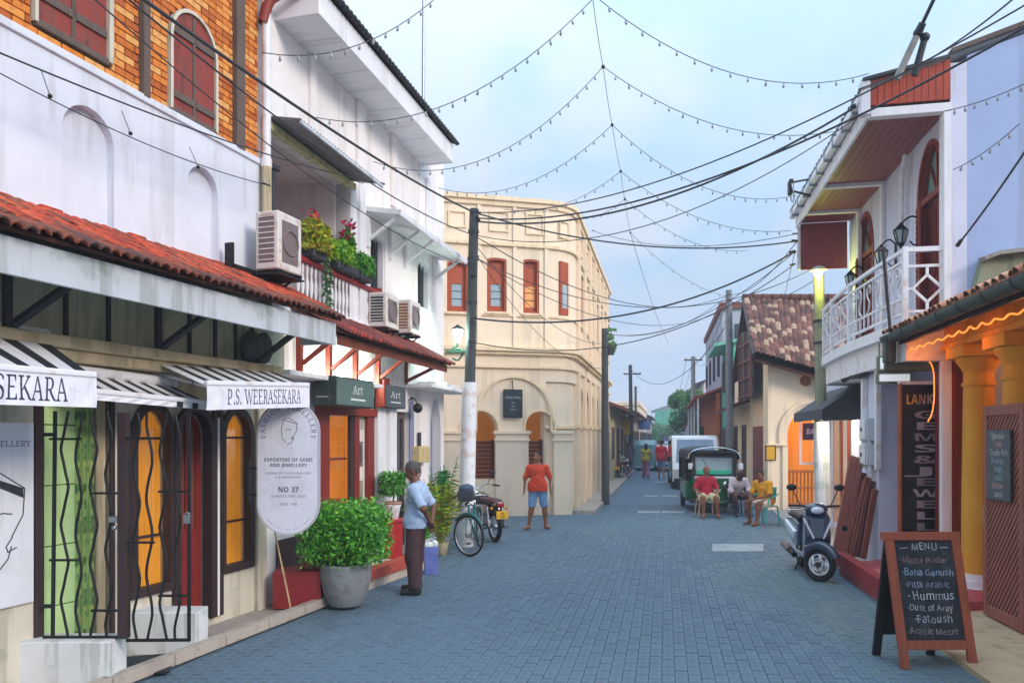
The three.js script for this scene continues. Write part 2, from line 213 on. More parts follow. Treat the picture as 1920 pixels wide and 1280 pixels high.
// ---------------------------------------------------------------- ground and street
const A = new Frame(-3.893, 5.677, -2.906, 8.65), B = new Frame(-2.906, 8.65, -1.357, 14.85), C = new Frame(-1.669, 18.4, 1.536, 19.2), CS = new Frame(1.536, 19.2, 4.056, 31.2);
const E = new Frame(6.8, 15, 5.76, 9.8), FV = new Frame(5.94, 10.1, 4.92, 5), D = new Frame(7.0, 20.4, 12, 20.6), DS = new Frame(9.0, 30.4, 7.0, 20.4);
const structure = o => (o.userData.kind = 'structure', o);
structure(put('ground', mat(0x6d6a62, 0.95, { t: 'stone', size: 3 }), scene, new THREE.PlaneGeometry(700, 700).rotateX(-Math.PI / 2).translate(0, -0.09, -100)));
{
  const road = thing('road', '', '', V()); road.userData = { kind: 'structure' };
  const X = (d, o) => 0.205 * d + o;                       // the street leans a little to the right
  put('bed', mat(0x596b78, 0.95, { t: 'stone', size: 1 }), road, quad(V(X(3, -8), -0.022, -3), V(X(3, 8), -0.022, -3), V(X(60, 10), -0.022, -60), V(X(60, -8), -0.022, -60), 2, 40));
  const tones = [0x5f7585, 0x627887, 0x5d7283, 0x647b88, 0x677d83, 0x6d8488].map(c => mat(c, 0.78, { t: 'stone', size: 0.7, bump: 0.003 }));
  const pw = 0.108, pl = 0.208, proto = [0, 1, 2].map(k => geo(rb(-pw / 2 + 0.002, pw / 2 - 0.002, -0.045, 0, -pl / 2 + 0.002, pl / 2 - 0.002, 0.003)));
  const stain = (x, d) => fb(((x + 20) / 24) % 1, ((d + 2) / 24) % 1, 6, 6, 77, 4) * 1.7 - 0.4, cells = [], turn = -Math.atan(0.205);
  for (let i = 0; i < 82; i++) {
    const d0 = 4.8 + i * (pl + 0.002);
    for (let j = -56; j < 66; j++) {
      const d = d0 + (j & 1) * pl / 2, x = X(d, -1.4) + j * (pw + 0.002), lo = d < 9.4 ? -2.45 + 0.328 * (d - 8.48) : d > 14.6 ? -4 : -2.0 + 0.33 * (d - 9.69), hi = 4.9 + 0.222 * (d - 10.9);
      if (x < lo - 0.15 || x > hi + 0.3 || Math.abs(x / d) > 0.72) continue;
      cells.push([x, d, x / d > -0.6 && d > 5.95 ? d : 99]);
    }
  }
  cells.sort((a, b) => a[2] - b[2]);
  const M4 = (x, d) => new THREE.Matrix4().compose(V(x, rr(-0.003, 0.001), -d), new THREE.Quaternion().setFromEuler(new THREE.Euler(rr(-0.008, 0.008), turn + rr(-0.012, 0.012), rr(-0.006, 0.006))), V(1, 1, 1));
  cells.slice(0, 300).forEach(([x, d]) => { const m = put('paver', tones[cl(Math.floor(stain(x, d) * 5 + rr(-0.8, 0.8)), 0, 5)], road, pick(proto), { shared: true }); M4(x, d).decompose(m.position, m.quaternion, m.scale); });
  const rest = cells.slice(300), im = new THREE.InstancedMesh(proto[0], mat(0xffffff, 0.78, { t: 'stone', size: 0.7, bump: 0.003 }), rest.length);
  im.name = 'pavers'; im.userData.kind = 'stuff'; const col = new THREE.Color(), tc = [0x5f7585, 0x627887, 0x5d7283, 0x647b88, 0x677d83, 0x6d8488];
  rest.forEach(([x, d], i) => { im.setMatrixAt(i, M4(x, d)); im.setColorAt(i, col.setHex(tc[cl(Math.floor(stain(x, d) * 5 + rr(-0.8, 0.8)), 0, 5)]).multiplyScalar(rr(0.93, 1.06))); });
  im.receiveShadow = true; road.add(im);
  const far = tileNoise(512, (u, v) => { const r = Math.floor(u * 16), y = u * 16, x = v * 8 + (r % 2) * 0.5, e = Math.min(x - Math.floor(x), 1 - x + Math.floor(x)) * 0.22, f = Math.min(y - r, 1 - y + r) * 0.11, j = ss(0, 0.012, Math.min(e, f)), k = 0.8 + 0.24 * h2(Math.floor(x) % 8, r, 3) * j; return (0.74 + 0.26 * j) * k * (0.86 + 0.2 * fb(u, v, 20, 20, 8, 3)); });
  far.repeat.set(1 / 1.76, 1 / 1.76);
  const fm = new THREE.MeshStandardMaterial({ color: 0x667d90, roughness: 0.8, map: far, bumpMap: far, bumpScale: 0.004 });
  put('surface', fm, road, quad(V(X(160, -6), -0.006, -160), V(X(160, 10), -0.006, -160), V(X(21.5, 10), -0.006, -21.5), V(X(21.5, -8), -0.006, -21.5), 2, 60));
  const wm = mat(0xa9b2bc, 0.8, { t: 'old', size: 0.7 });
  const mark = (x0, y0, x1, y1) => structure(put('road_marking', wm, scene, [quad(GP(x0, y0), GP(x1, y0), GP(x1, y1), GP(x0, y1))].map(g => g.translate(0, 0.006, 0))));
  mark(1196, 958, 1238, 962); mark(1242, 958, 1284, 962); mark(1206, 929, 1236, 932); mark(1242, 929, 1272, 932); mark(1224, 903, 1266, 904.5); mark(1228, 888, 1275, 889); mark(1336, 1020, 1432, 1034);
}
// raised pavements with their kerbs
{
  const pave = (name, pts, h, m) => { const g = new THREE.ExtrudeGeometry(new THREE.Shape(pts.map(p => new THREE.Vector2(p[0], p[1]))), { depth: h + 0.04, bevelEnabled: false }).rotateX(-Math.PI / 2); g.translate(0, -0.04, 0); const t = thing(name, '', '', V()); t.userData = { kind: 'structure' }; put('bed', m, t, g); return t; };
  const kx = d => -2.30 + 0.328 * (d - 8.48);
  const pl = pave('pavement', [[-8, 3], [kx(3), 3], [kx(8.95), 8.95], [-3.2, 9.05], [-8, 9]], 0.016, K.paving);
  for (let d = 5.2; d < 8.8; d += 0.62) put('kerbstone', K.kerb, pl, [slab(V(kx(d) - 0.02, 0.028, -d), V(kx(d) + 0.07, 0.028, -d), V(kx(d + 0.6) + 0.07, 0.028, -d - 0.6), V(kx(d + 0.6) - 0.02, 0.028, -d - 0.6), 0.1)]);
  for (let i = 0; i < 6; i++) for (let j = 0; j < 2; j++) { const d = 6.95 + i * 0.34, w = 0.4, x = kx(d) - 0.43 - j * 0.42 + (i % 2) * 0.04; if (x < -5.55 + 0.332 * d + 0.2) continue; put('paving_stone', pick([K.paving, K.kerb, K.concrete]), pl, rb(x, x + w, 0, 0.024 + rr(0, 0.004), -d - 0.33, -d, 0.008)); }
  const f = d => -1.88 + 0.36 * (d - 9.69);
  const st = pave('step', [[-4, 9.02], [f(9.02), 9.02], [f(11.4), 11.4], [-3.0, 11.4]], 0.12, mat(0xd9cdbb, 0.8, { t: 'stone', size: 0.9 }));
  put('riser', mat(0xc2503a, 0.7, { t: 'stone', size: 0.6 }), st, [slab(V(f(9.02) - 0.16, 0.128, -9.0), V(f(9.02) + 0.04, 0.128, -9.0), V(f(11.42) + 0.04, 0.128, -11.42), V(f(11.42) - 0.16, 0.128, -11.42), 0.13)]);
  const g = d => 4.28 + 0.19 * (d - 8.43);
  pave('pavement', [[g(2), 2], [12, 2], [12, 9.3], [5.0, 9.3], [4.45, 8.43], [g(8.4), 8.4]], 0.05, mat(0xc4b08c, 0.85, { t: 'stone', size: 1.2, bump: 0.003 }));
  pave('pavement', [[4.9, 11.2], [7.02, 20.2], [12, 20.2], [12, 11.2]], 0.02, K.concrete);
  pave('pavement', [[1.6, 19.3], [2.15, 19.3], [4.6, 31], [7.4, 44.5], [6.8, 44.5], [3.9, 31.1]], 0.09, K.kerb);
  const pf = pave('porch_floor', [[4.32, 8.38], [4.79, 10.9], [6.4, 11.6], [6.4, 8.6], [4.9, 8.3]], 0.15, K.redTile);
  for (let i = 0; i < 4; i++) { const d = 8.4 + i * 0.63; put('edge_tile', K.redPaint, pf, [slab(V(g(d) - 0.02, 0.156, -d), V(g(d) + 0.12, 0.156, -d), V(g(d + 0.62) + 0.12, 0.156, -d - 0.62), V(g(d + 0.62) - 0.02, 0.156, -d - 0.62), 0.16)]); }
  put('floor_panel', mat(0xcc6a62, 0.55, { t: 'stone', size: 0.9 }), pf, [slab(V(4.75, 0.162, -9.2), V(5.9, 0.162, -9.2), V(5.95, 0.162, -10.35), V(4.92, 0.162, -10.35), 0.011)]);
}

// ---------------------------------------------------------------- shared builders
function tileRoof(parent, a, b, c, d, cols, rows, mats, o = {}) {   // a-b along the top, d-c along the eave; barrel tiles laid in overlapping courses
  const { r = 0.062, name = 'tile', drop = 0 } = o, down = d.clone().sub(a), L = down.length() / rows, nrm = d.clone().sub(a).cross(b.clone().sub(a)).normalize();
  put('roof_deck', K.underTile, parent, slab(...[a, b, c, d].map(v => v.clone().add(V(0, -drop, 0))), 0.03));
  const sec = []; for (let i = 0; i <= 6; i++) { const t = Math.PI * i / 6; sec.push([r * Math.cos(t), r * 0.8 * Math.sin(t)]); } for (let i = 6; i >= 0; i--) { const t = Math.PI * i / 6; sec.push([(r - 0.014) * Math.cos(t), (r - 0.014) * 0.8 * Math.sin(t)]); }
  const g = geo(prism(sec, L * 1.28));
  const g2 = geo(prism(sec.map(p => [p[0] * 1.05, p[1] * 0.96]), L * 1.24));
  for (let i = 0; i < cols; i++) for (let j = 0; j < rows; j++) {
    const u = (i + 0.5) / cols, v = j / rows, top = a.clone().lerp(b, u), bot = d.clone().lerp(c, u), p = top.clone().lerp(bot, v), q = top.clone().lerp(bot, (j + 1.2) / rows);
    const z = q.clone().sub(p).normalize(), x = b.clone().sub(a).normalize(), y = z.clone().cross(x).normalize(); if (y.dot(nrm) < 0) y.negate(); x.copy(y).cross(z);
    const m = new THREE.Matrix4().makeBasis(x, y, z);
    const me = put(name, pick(mats(j / Math.max(1, rows - 1), u)), parent, R() < 0.5 ? g : g2, { shared: true });
    me.quaternion.setFromRotationMatrix(m); me.rotateY(rr(-0.03, 0.03)); me.position.copy(p).addScaledVector(y, 0.012 + (j % 2) * 0.003 + rr(0, 0.012)).addScaledVector(z, rr(-0.015, 0.015));
  }
}
function shutterLeaf(parent, pts, z, m, o = {}) {           // a plank leaf: outline, boards and ledges
  const x0 = Math.min(...pts.map(p => p[0])), x1 = Math.max(...pts.map(p => p[0])), y0 = Math.min(...pts.map(p => p[1])), y1 = Math.max(...pts.map(p => p[1]));
  const leaf = put('shutter_leaf', m, parent, prism(pts, 0.035, z));
  for (const y of o.ledges ?? [0.12, 0.72]) put('ledge', o.ledgeMat ?? K.greyWood, leaf, rb(x0 + 0.01, x1 - 0.01, y0 + (y1 - y0) * y, y0 + (y1 - y0) * y + 0.07, z + 0.035, z + 0.055, 0.006));
  return leaf;
}
const wavy = (x, y0, y1, z, amp, waves, r = 0.011, ph = 0) => { const p = []; const n = waves * 6; for (let i = 0; i <= n; i++) { const t = i / n; const w = (t * waves + ph) % 1; p.push(V(x + amp * (Math.abs(w * 2 - 1) * 2 - 1), y0 + (y1 - y0) * t, z)); } return tube(p, r, n * 2, 5); };

// ---------------------------------------------------------------- A: the white shop with the brick upper floor
{
  const q = (x, y, o = 0) => A.q(x, y, o), t = A.house('shop_house', 'white plastered shop with orange brick upper floor and red tiled lean-to roof', 'building');
  const s0 = -5, s1 = 3.13, yG = 0.1, yB = 5.18, yTop = 8.4;
  const arches = { w1: [1.26, 1.72, 0.555, 2.28], dr: [1.79, 2.28, 0.1, 2.28], w2: [2.46, 2.92, 0.575, 2.28] }, rec = [0.35, 1.0, 0.1, 2.6];
  const hole = ([a, b, c, d], k) => archPts(a, b, c, d, k);
  put('wall', K.offwhite, t, wallOf(rect(s0, s1, -0.1, 3.0), [hole(arches.w1, 1.25), hole(arches.dr, 1.25), hole(arches.w2, 1.25), rect(...rec)], 0.3, -0.3));
  put('wall', K.beige, t, bx(s0, s1, 2.36, 2.74, 0.002, 0.02));
  put('wall', K.white, t, bx(s0, s1, 3.0, yB, -0.3, -0.08));
  const niches = [[115, 213, 200, 450], [350, 408, 313, 530]].map(([a, b, y0, y1]) => { const [sa] = q(a, y1), [sb, yb] = q(b, y1), [, yt] = q((a + b) / 2, y0); return [sa, sb, 3.62, yt]; });
  put('wall', K.white, t, wallOf(rect(s0, s1, 3.0, yB), niches.map(n => archPts(n[0], n[1], n[2], n[3], 1.05)), 0.09, -0.09));
  
  put('string_course', K.white, t, rb(s0, s1, yB - 0.05, yB + 0.02, -0.3, 0.025, 0.01));
  put('wall', K.mortar, t, bx(s0, s1, yB, yTop, -0.3, -0.05));
  put('wall', K.white, t, bx(s1 - 0.02, s1 + 0.001, yB + 0.02, yTop, -0.31, -0.004));
  put('wall', K.greyGreen, t, bx(s0, s1, -0.1, yTop, -5.0, -4.8)); put('wall', K.white, t, bx(s1 - 0.25, s1 - 0.002, -0.1, yTop, -5.0, -0.302));
  put('roof', K.tinRoof, t, slab(V(s0, yTop + 1.3, -3), V(s1 + 0.3, yTop + 1.3, -3), V(s1 + 0.3, yTop - 0.1, 0.5), V(s0, yTop - 0.1, 0.5), 0.06));
  // the shutters of the brick floor
  const [wa0] = q(72, 120), [wa1, ] = q(203, 120), waB = q(140, 75)[1], [wb0] = q(325, 220), [wb1] = q(405, 220), wbB = q(365, 225)[1], wbT = q(360, 25)[1];
  const wins = [[wa0, wa1, waB - 0.02, 7.0], [wb0, wb1, Math.max(wbB, yB + 0.05), wbT]];
  wins.forEach(([a, b, c, d], i) => {
    const w = part('window', t), mid = (a + b) / 2, r = (b - a) / 2;
    put('reveal', K.offwhite, w, i ? archFrame(a - 0.035, b + 0.035, c, d + 0.035, 0.035, 0.05, -0.05, 1.1, false) : [bx(a - 0.03, a, c, d, -0.05, 0.0), bx(b, b + 0.05, c, d, -0.05, 0.01)]);
    const oL = archPts(a + 0.004, b - 0.004, c, d, 1.1, 16), l = i ? [...oL.filter(p => p[0] <= mid - 0.004), [mid - 0.006, d - 0.002], [mid - 0.006, c]] : rect(a, mid - 0.006, c, d), rg = i ? [[mid + 0.006, c], [mid + 0.006, d - 0.002], ...oL.filter(p => p[0] >= mid + 0.004)] : rect(mid + 0.006, b, c, d);
    shutterLeaf(w, l, -0.06, K.shutter); shutterLeaf(w, rg, -0.06, K.shutter);
    put('meeting_strip', K.greyWood, w, rb(mid - 0.02, mid + 0.02, c, d - (i ? 0.03 : 0), -0.03, -0.012, 0.005));
    put('sill', K.greyWood, w, rb(a - 0.02, b + 0.02, c - 0.03, c + 0.03, -0.05, 0.0, 0.008));
  });
  // bricks, one by one where the photograph shows them
  const studs = [[265, 278], [440, 456]].map(([a, b]) => [A.s(a), A.s(b)]);
  const bg = [0, 1, 2].map(k => geo(rb(-0.105 + k * 0.002, 0.105, -0.031, 0.031, -0.05, 0, 0.006))), hb = geo(rb(-0.05, 0.05, -0.0285, 0.0285, -0.05, 0, 0.006));
  const seen = [], rest = [];
  for (let i = 0; i < 46; i++) {
    const y = yB + 0.06 + i * 0.07, gaps = studs.map(([a, b]) => [a - 0.004, b + 0.004]);
    wins.forEach(([a, b, c, d], k) => { const r = (b - a) / 2 + 0.05, m = (a + b) / 2, ys = d - r * 1.1; if (y - 0.035 > d + 0.05 || y + 0.035 < c - 0.04) return; const h = k && y - 0.03 > ys ? r * Math.sqrt(Math.max(0, 1 - ((y - 0.03 - ys) / (r * 1.1)) ** 2)) : r; if (h > 0.02) gaps.push([m - h, m + h]); });
    for (let j = -23; j < 16; j++) {
      let bits = [[j * 0.218 + (i % 2) * 0.109 - 0.105, j * 0.218 + (i % 2) * 0.109 + 0.105]];
      for (const [g0, g1] of [...gaps, [-99, s0 + 0.02], [s1 - 0.03, 99]]) bits = bits.flatMap(([a, b]) => b <= g0 || a >= g1 ? [[a, b]] : [[a, Math.min(b, g0 - 0.004)], [Math.max(a, g1 + 0.004), b]].filter(([p, q2]) => q2 - p > 0.025));
      for (const [a, b] of bits) { const x = (a + b) / 2, w = A.w(x, y), py = CY - (y - EYE) / -w.z * FOC, px = CX + w.x / -w.z * FOC; (px > -15 && py > -25 ? seen : rest).push([x, y, (b - a) / 0.21]); }
    }
  }
  seen.slice(0, 300).forEach(([x, y, k]) => put('brick', pick(K.brick), t, k < 0.5 ? hb : pick(bg), { shared: true, pos: V(x + rr(-0.002, 0.002), y, -0.024 + rr(-0.003, 0.003)), rot: [0, rr(-0.015, 0.015), rr(-0.006, 0.006)] }).scale.setX(k < 0.5 ? k * 2.1 : k));
  const more = [...seen.slice(300), ...rest], im = new THREE.InstancedMesh(bg[0], K.brick[1], more.length); im.name = 'bricks'; im.userData.kind = 'stuff';
  more.forEach(([x, y, k], i) => { im.setMatrixAt(i, new THREE.Matrix4().makeTranslation(x, y, -0.024).scale(V(k, 1, 1))); im.setColorAt(i, new THREE.Color().setHSL(0.07, 0.1, rr(0.7, 1))); }); t.add(im);
  for (const [a, b] of studs) put('stud', K.greyWood, t, rb(a, b, yB, yTop, -0.05, 0.03, 0.01));
  // cornice ledge, soffit recess and its struts
  const oL = 0.28, oF = 0.99;
  put('ledge', K.beige, t, [rb(s0, A.s(530, oL), 2.70, 2.80, 0, oL, 0.015), rb(s0, A.s(526, oL - 0.05), 2.60, 2.70, 0, oL - 0.05, 0.012)]);
  put('recess_panel', mat(0xc4c9b4, 0.9, { t: 'old', size: 1.6 }), t, bx(s0, s1 + 0.4, 2.8, 3.5, 0.003, 0.03));
  for (const [px, w] of [[24, 0.05], [306, 0.05]]) { const s = A.s(px, oL); put('strut', K.darkGrey, t, bar(V(s, 2.8, oL - 0.06), V(s, 3.35, oL - 0.06), w)); put('strut', K.darkGrey, t, bar(V(s + 0.03, 2.82, oL - 0.05), V(s + 0.32, 3.25, oF - 0.35), w)); }
  { const s = A.s(490, oL); put('strut', K.darkGrey, t, bar(V(s, 2.82, oL - 0.05), V(s + 0.15, 3.2, oF - 0.3), 0.05)); }
  for (const px of [125, 205, 357, 405, 443, 475]) { const s = A.s(px, 0.06); put('batten', K.darkGrey, t, bx(s - 0.015, s + 0.015, 2.8, 3.45, 0.032, 0.06)); }
  put('cloth_bundle', mat(0x50565a, 0.95, { t: 'old', size: 0.5 }), t, [sph(0.16, A.s(478, 0.2), 2.98, 0.16, 10, 1, 1.2, 0.6), sph(0.13, A.s(500, 0.2), 3.0, 0.16, 10, 1, 1.4, 0.6)]);
  // fascia and tiles
  const e0 = -1.9, e1 = A.s(630, oF);
  put('fascia', K.fascia, t, [rb(e0 - 3, e1, 3.02, 3.265, oF - 0.03, oF, 0.008), rb(e1 - 0.03, e1, 3.03, 3.26, oF - 0.45, oF - 0.031, 0.006)]);
  put('soffit', mat(0xc4c9b4, 0.9, { t: 'old', size: 1.6 }), t, slab(V(s0, 3.5, 0.03), V(s1 + 0.3, 3.5, 0.03), V(e1 - 0.04, 3.2, oF - 0.035), V(s0, 3.2, oF - 0.035), 0.02));
  const jag = 3.80;
  tileRoof(t, V(e0, jag, 0.0), V(s1 + 0.35, jag, 0.0), V(e1 + 0.02, 3.31, oF + 0.06), V(e0, 3.31, oF + 0.06), 54, 5, v => v > 0.9 ? K.tileOld : v > 0.7 ? [K.tileOld[1], K.tileOld[3], ...K.tileRed] : [...K.tileRed, K.tileRed[0], K.tileOld[3], K.tileOld[1]], { r: 0.05 });
  put('flashing', K.tileRed[0], t, Array.from({ length: 24 }, (_, i) => rb(e0 + i * 0.22, e0 + i * 0.22 + 0.2, jag - 0.02, jag + rr(0.02, 0.06), -0.045, 0.05, 0.01)));
  // ground floor openings
  const F1 = (n, [a, b, c, d], w, k) => put(n, K.brownDark, t, archFrame(a - w, b + w, c - (n === 'window_frame' ? w : 0), d + w, w + 0.03, 0.1, -0.06, k, n === 'window_frame'));
  for (const k of ['w1', 'w2']) {
    const a = arches[k], w = part('window', t); put('window_frame', K.brownDark, w, archFrame(a[0] - 0.05, a[1] + 0.05, a[2] - 0.05, a[3] + 0.05, 0.08, 0.1, -0.06, 1.25));
    put('amber_blind', K.amber, w, prism(archPts(a[0] + 0.03, a[1] - 0.03, a[2], a[3] - 0.02, 1.25), 0.02, -0.12)); for (let i = 0; i < 8; i++) { const x = a[0] + 0.05 + i * 0.052 + rr(-0.006, 0.006), e = (x - (a[0] + a[1]) / 2) / ((a[1] - a[0]) / 2); put('blind_fold', K.amber, w, rod(V(x, a[2] + 0.01, -0.098), V(x + rr(-0.008, 0.008), a[3] - 0.05 - 0.29 * (1 - Math.sqrt(Math.max(0, 1 - e * e))), -0.098), rr(0.014, 0.022), 0.012, 8)); }
    for (const y of [0.82, 0.28]) put('glazing_bar', K.brownDark, w, rb(a[0], a[1], a[2] + (a[3] - a[2]) * y, a[2] + (a[3] - a[2]) * y + 0.025, -0.07, -0.045, 0.004));
    put('pane', K.pane, w, quad(V(a[0] + 0.03, a[3] - 0.2, -0.065), V(a[1] - 0.03, a[3] - 0.2, -0.065), V(a[1] - 0.03, a[2], -0.065), V(a[0] + 0.03, a[2], -0.065)));
  }
  {
    const a = arches.dr, d = part('door', t); put('door_frame', K.brownDark, d, archFrame(a[0] - 0.05, a[1] + 0.05, a[2], a[3] + 0.05, 0.08, 0.12, -0.07, 1.25, false));
    put('door_leaf', K.redDoor, d, ring(archPts(a[0] + 0.03, a[1] - 0.03, a[2], a[3] - 0.03, 1.25), archPts(a[0] + 0.11, a[1] - 0.11, a[2] + 0.95, a[3] - 0.12, 1.25), 0.04, -0.13));
    put('pane', mat(0x7c4a40, 0.15, { clearcoat: 1 }), d, prism(archPts(a[0] + 0.1, a[1] - 0.1, a[2] + 0.93, a[3] - 0.11, 1.25), 0.012, -0.12));
    for (const [x0, x1] of [[a[0] + 0.09, (a[0] + a[1]) / 2 - 0.02], [(a[0] + a[1]) / 2 + 0.02, a[1] - 0.09]]) put('door_panel', K.redDoor, d, rb(x0, x1, a[2] + 0.12, a[2] + 0.85, -0.1, -0.078, 0.012));
    put('glazing_bar', K.redDoor, d, rb((a[0] + a[1]) / 2 - 0.012, (a[0] + a[1]) / 2 + 0.012, a[2] + 0.93, a[3] - 0.1, -0.11, -0.08, 0.004));
    put('handle', K.steel, d, [rod(V(a[0] + 0.07, 1.02, -0.05), V(a[0] + 0.07, 1.18, -0.05), 0.012), bx(a[0] + 0.05, a[0] + 0.1, 0.96, 1.0, -0.09, -0.04)]);
    const w2 = part('door_pier', t); put('inner_trim', K.brownDark, w2, archFrame(2.30, 2.445, 0.1, 2.3, 0.05, 0.04, 0.0, 1, false)); put('pier', K.trim, w2, bx(2.345, 2.40, 0.1, 2.2, 0.003, 0.03));
  }
  put('corner_pilaster', K.offwhite, t, rb(3.0, 3.16, -0.05, 2.6, -0.2, 0.06, 0.012));
  // the bay behind the grille
  const g = part('bay', t); put('block_wall', K.mintWall, g, [0, 1, 2, 3, 4].flatMap(i => [rb(rec[0] + 0.003, 0.705, 0.1 + i * 0.5, 0.592 + i * 0.5, -0.12, -0.06 + (i % 2) * 0.003, 0.006)]));
  put('floral_curtain', new THREE.MeshStandardMaterial({ roughness: 0.9, side: THREE.DoubleSide, map: (() => { const c = tileNoise(256, (u, v) => { const a = ss(0.45, 0.6, fb(u, v, 8, 8, 101)), b = ss(0.6, 0.7, fb(u, v, 6, 6, 107)); return [0.10 + 0.3 * a + 0.25 * b, 0.24 + 0.34 * a + 0.05 * b, 0.08 + 0.10 * a]; }); c.repeat.set(1.6, 1.6); return c; })() }), g, (() => { const c = new THREE.PlaneGeometry(0.16, 2.4, 24, 1), p = c.attributes.position; for (let i = 0; i < p.count; i++) p.setZ(i, 0.02 * Math.sin(p.getX(i) * 90)); c.computeVertexNormals(); return c.translate(0.79, 1.3, -0.05); })());
  put('pier', K.beige, g, rb(0.89, 0.985, 0.1, 2.6, -0.16, -0.02, 0.01)); put('jamb', K.brownDark, g, [rb(0.27, 0.345, 0.1, 2.45, -0.1, 0.03, 0.008), rb(1.0, 1.05, 0.1, 2.4, -0.1, 0.02, 0.008)]);
  put('back', K.mintWall, g, bx(rec[0] - 0.1, rec[1] + 0.1, 0, 2.7, -0.34, -0.303));
  put('vent_hole', K.greyWood, t, [new THREE.CylinderGeometry(0.05, 0.05, 0.03, 14).rotateX(Math.PI / 2).translate(...q(211, 688, 0.02), 0.015)]);
  // drain pipe at the corner
  put('drain_pipe', K.beige, t, [rod(V(s1 - 0.02, 3.7, 0.09), V(s1 - 0.02, 5.1, 0.09), 0.055, 0.055, 12)]); put('drain_pipe', K.whitePaint, t, [rod(V(s1 - 0.01, 5.1, 0.08), V(s1 - 0.01, 7.4, 0.08), 0.05, 0.05, 12), rod(V(s1 - 0.01, 5.1, 0.08), V(s1 - 0.01, 5.2, 0.08), 0.062, 0.062, 12)]);
  put('rain_gutter', K.redWood, t, [tube([V(s1 - 0.05, 6.75, 0.06), V(s1 + 0.02, 7.05, 0.12), V(s1 + 0.2, 7.2, 0.3), V(s1 + 0.45, 7.24, 0.36)], 0.06, 16, 8)]);
  // big white sign with the line drawing
  const sg = A.house('wall_sign', 'white jewellery sign with a line drawing of a face on the shop wall', 'sign');
  const bl = A.q(62, 1128, 0.03), tl = A.q(62, 792, 0.03), pw = 1.5, ph = tl[1] - bl[1];
  put('panel', K.whitePaint, sg, rb(bl[0] - pw, bl[0], bl[1], tl[1], 0.004, 0.035, 0.006));
  put('print', printed(canvasTex(1024, 1024, (c, w, h) => {
    c.fillStyle = '#e3e6ee'; c.fillRect(0, 0, w, h); c.fillStyle = '#3c4350'; c.textAlign = 'right'; c.font = '46px serif'; c.fillText('EXPORTERS OF GEMS & JEWELLERY', w - 14, 130);
    c.strokeStyle = '#2a2e36'; c.lineWidth = 7; const ln = (...p) => { c.beginPath(); c.moveTo(p[0], p[1]); for (let i = 2; i < p.length; i += 2) c.lineTo(p[i], p[i + 1]); c.stroke(); };
    ln(620, 430, 700, 270, 800, 250, 975, 370, 965, 520, 900, 640); for (let i = 0; i < 7; i++) ln(705 + i * 6, 268 + i * 7, 968, 372 + i * 8);
    ln(640, 470, 690, 420, 760, 430, 830, 480); ln(760, 530, 850, 500, 905, 510); ln(905, 640, 870, 690, 880, 720, 930, 700); ln(640, 560, 660, 700, 720, 800, 800, 850, 880, 760, 900, 690); ln(700, 700, 760, 730, 820, 715);
  }), 0.5), sg, quad(V(bl[0] - pw + 0.01, tl[1] - 0.01, 0.038), V(bl[0] - 0.01, tl[1] - 0.01, 0.038), V(bl[0] - 0.01, bl[1] + 0.01, 0.038), V(bl[0] - pw + 0.01, bl[1] + 0.01, 0.038)), { uv: true });
}
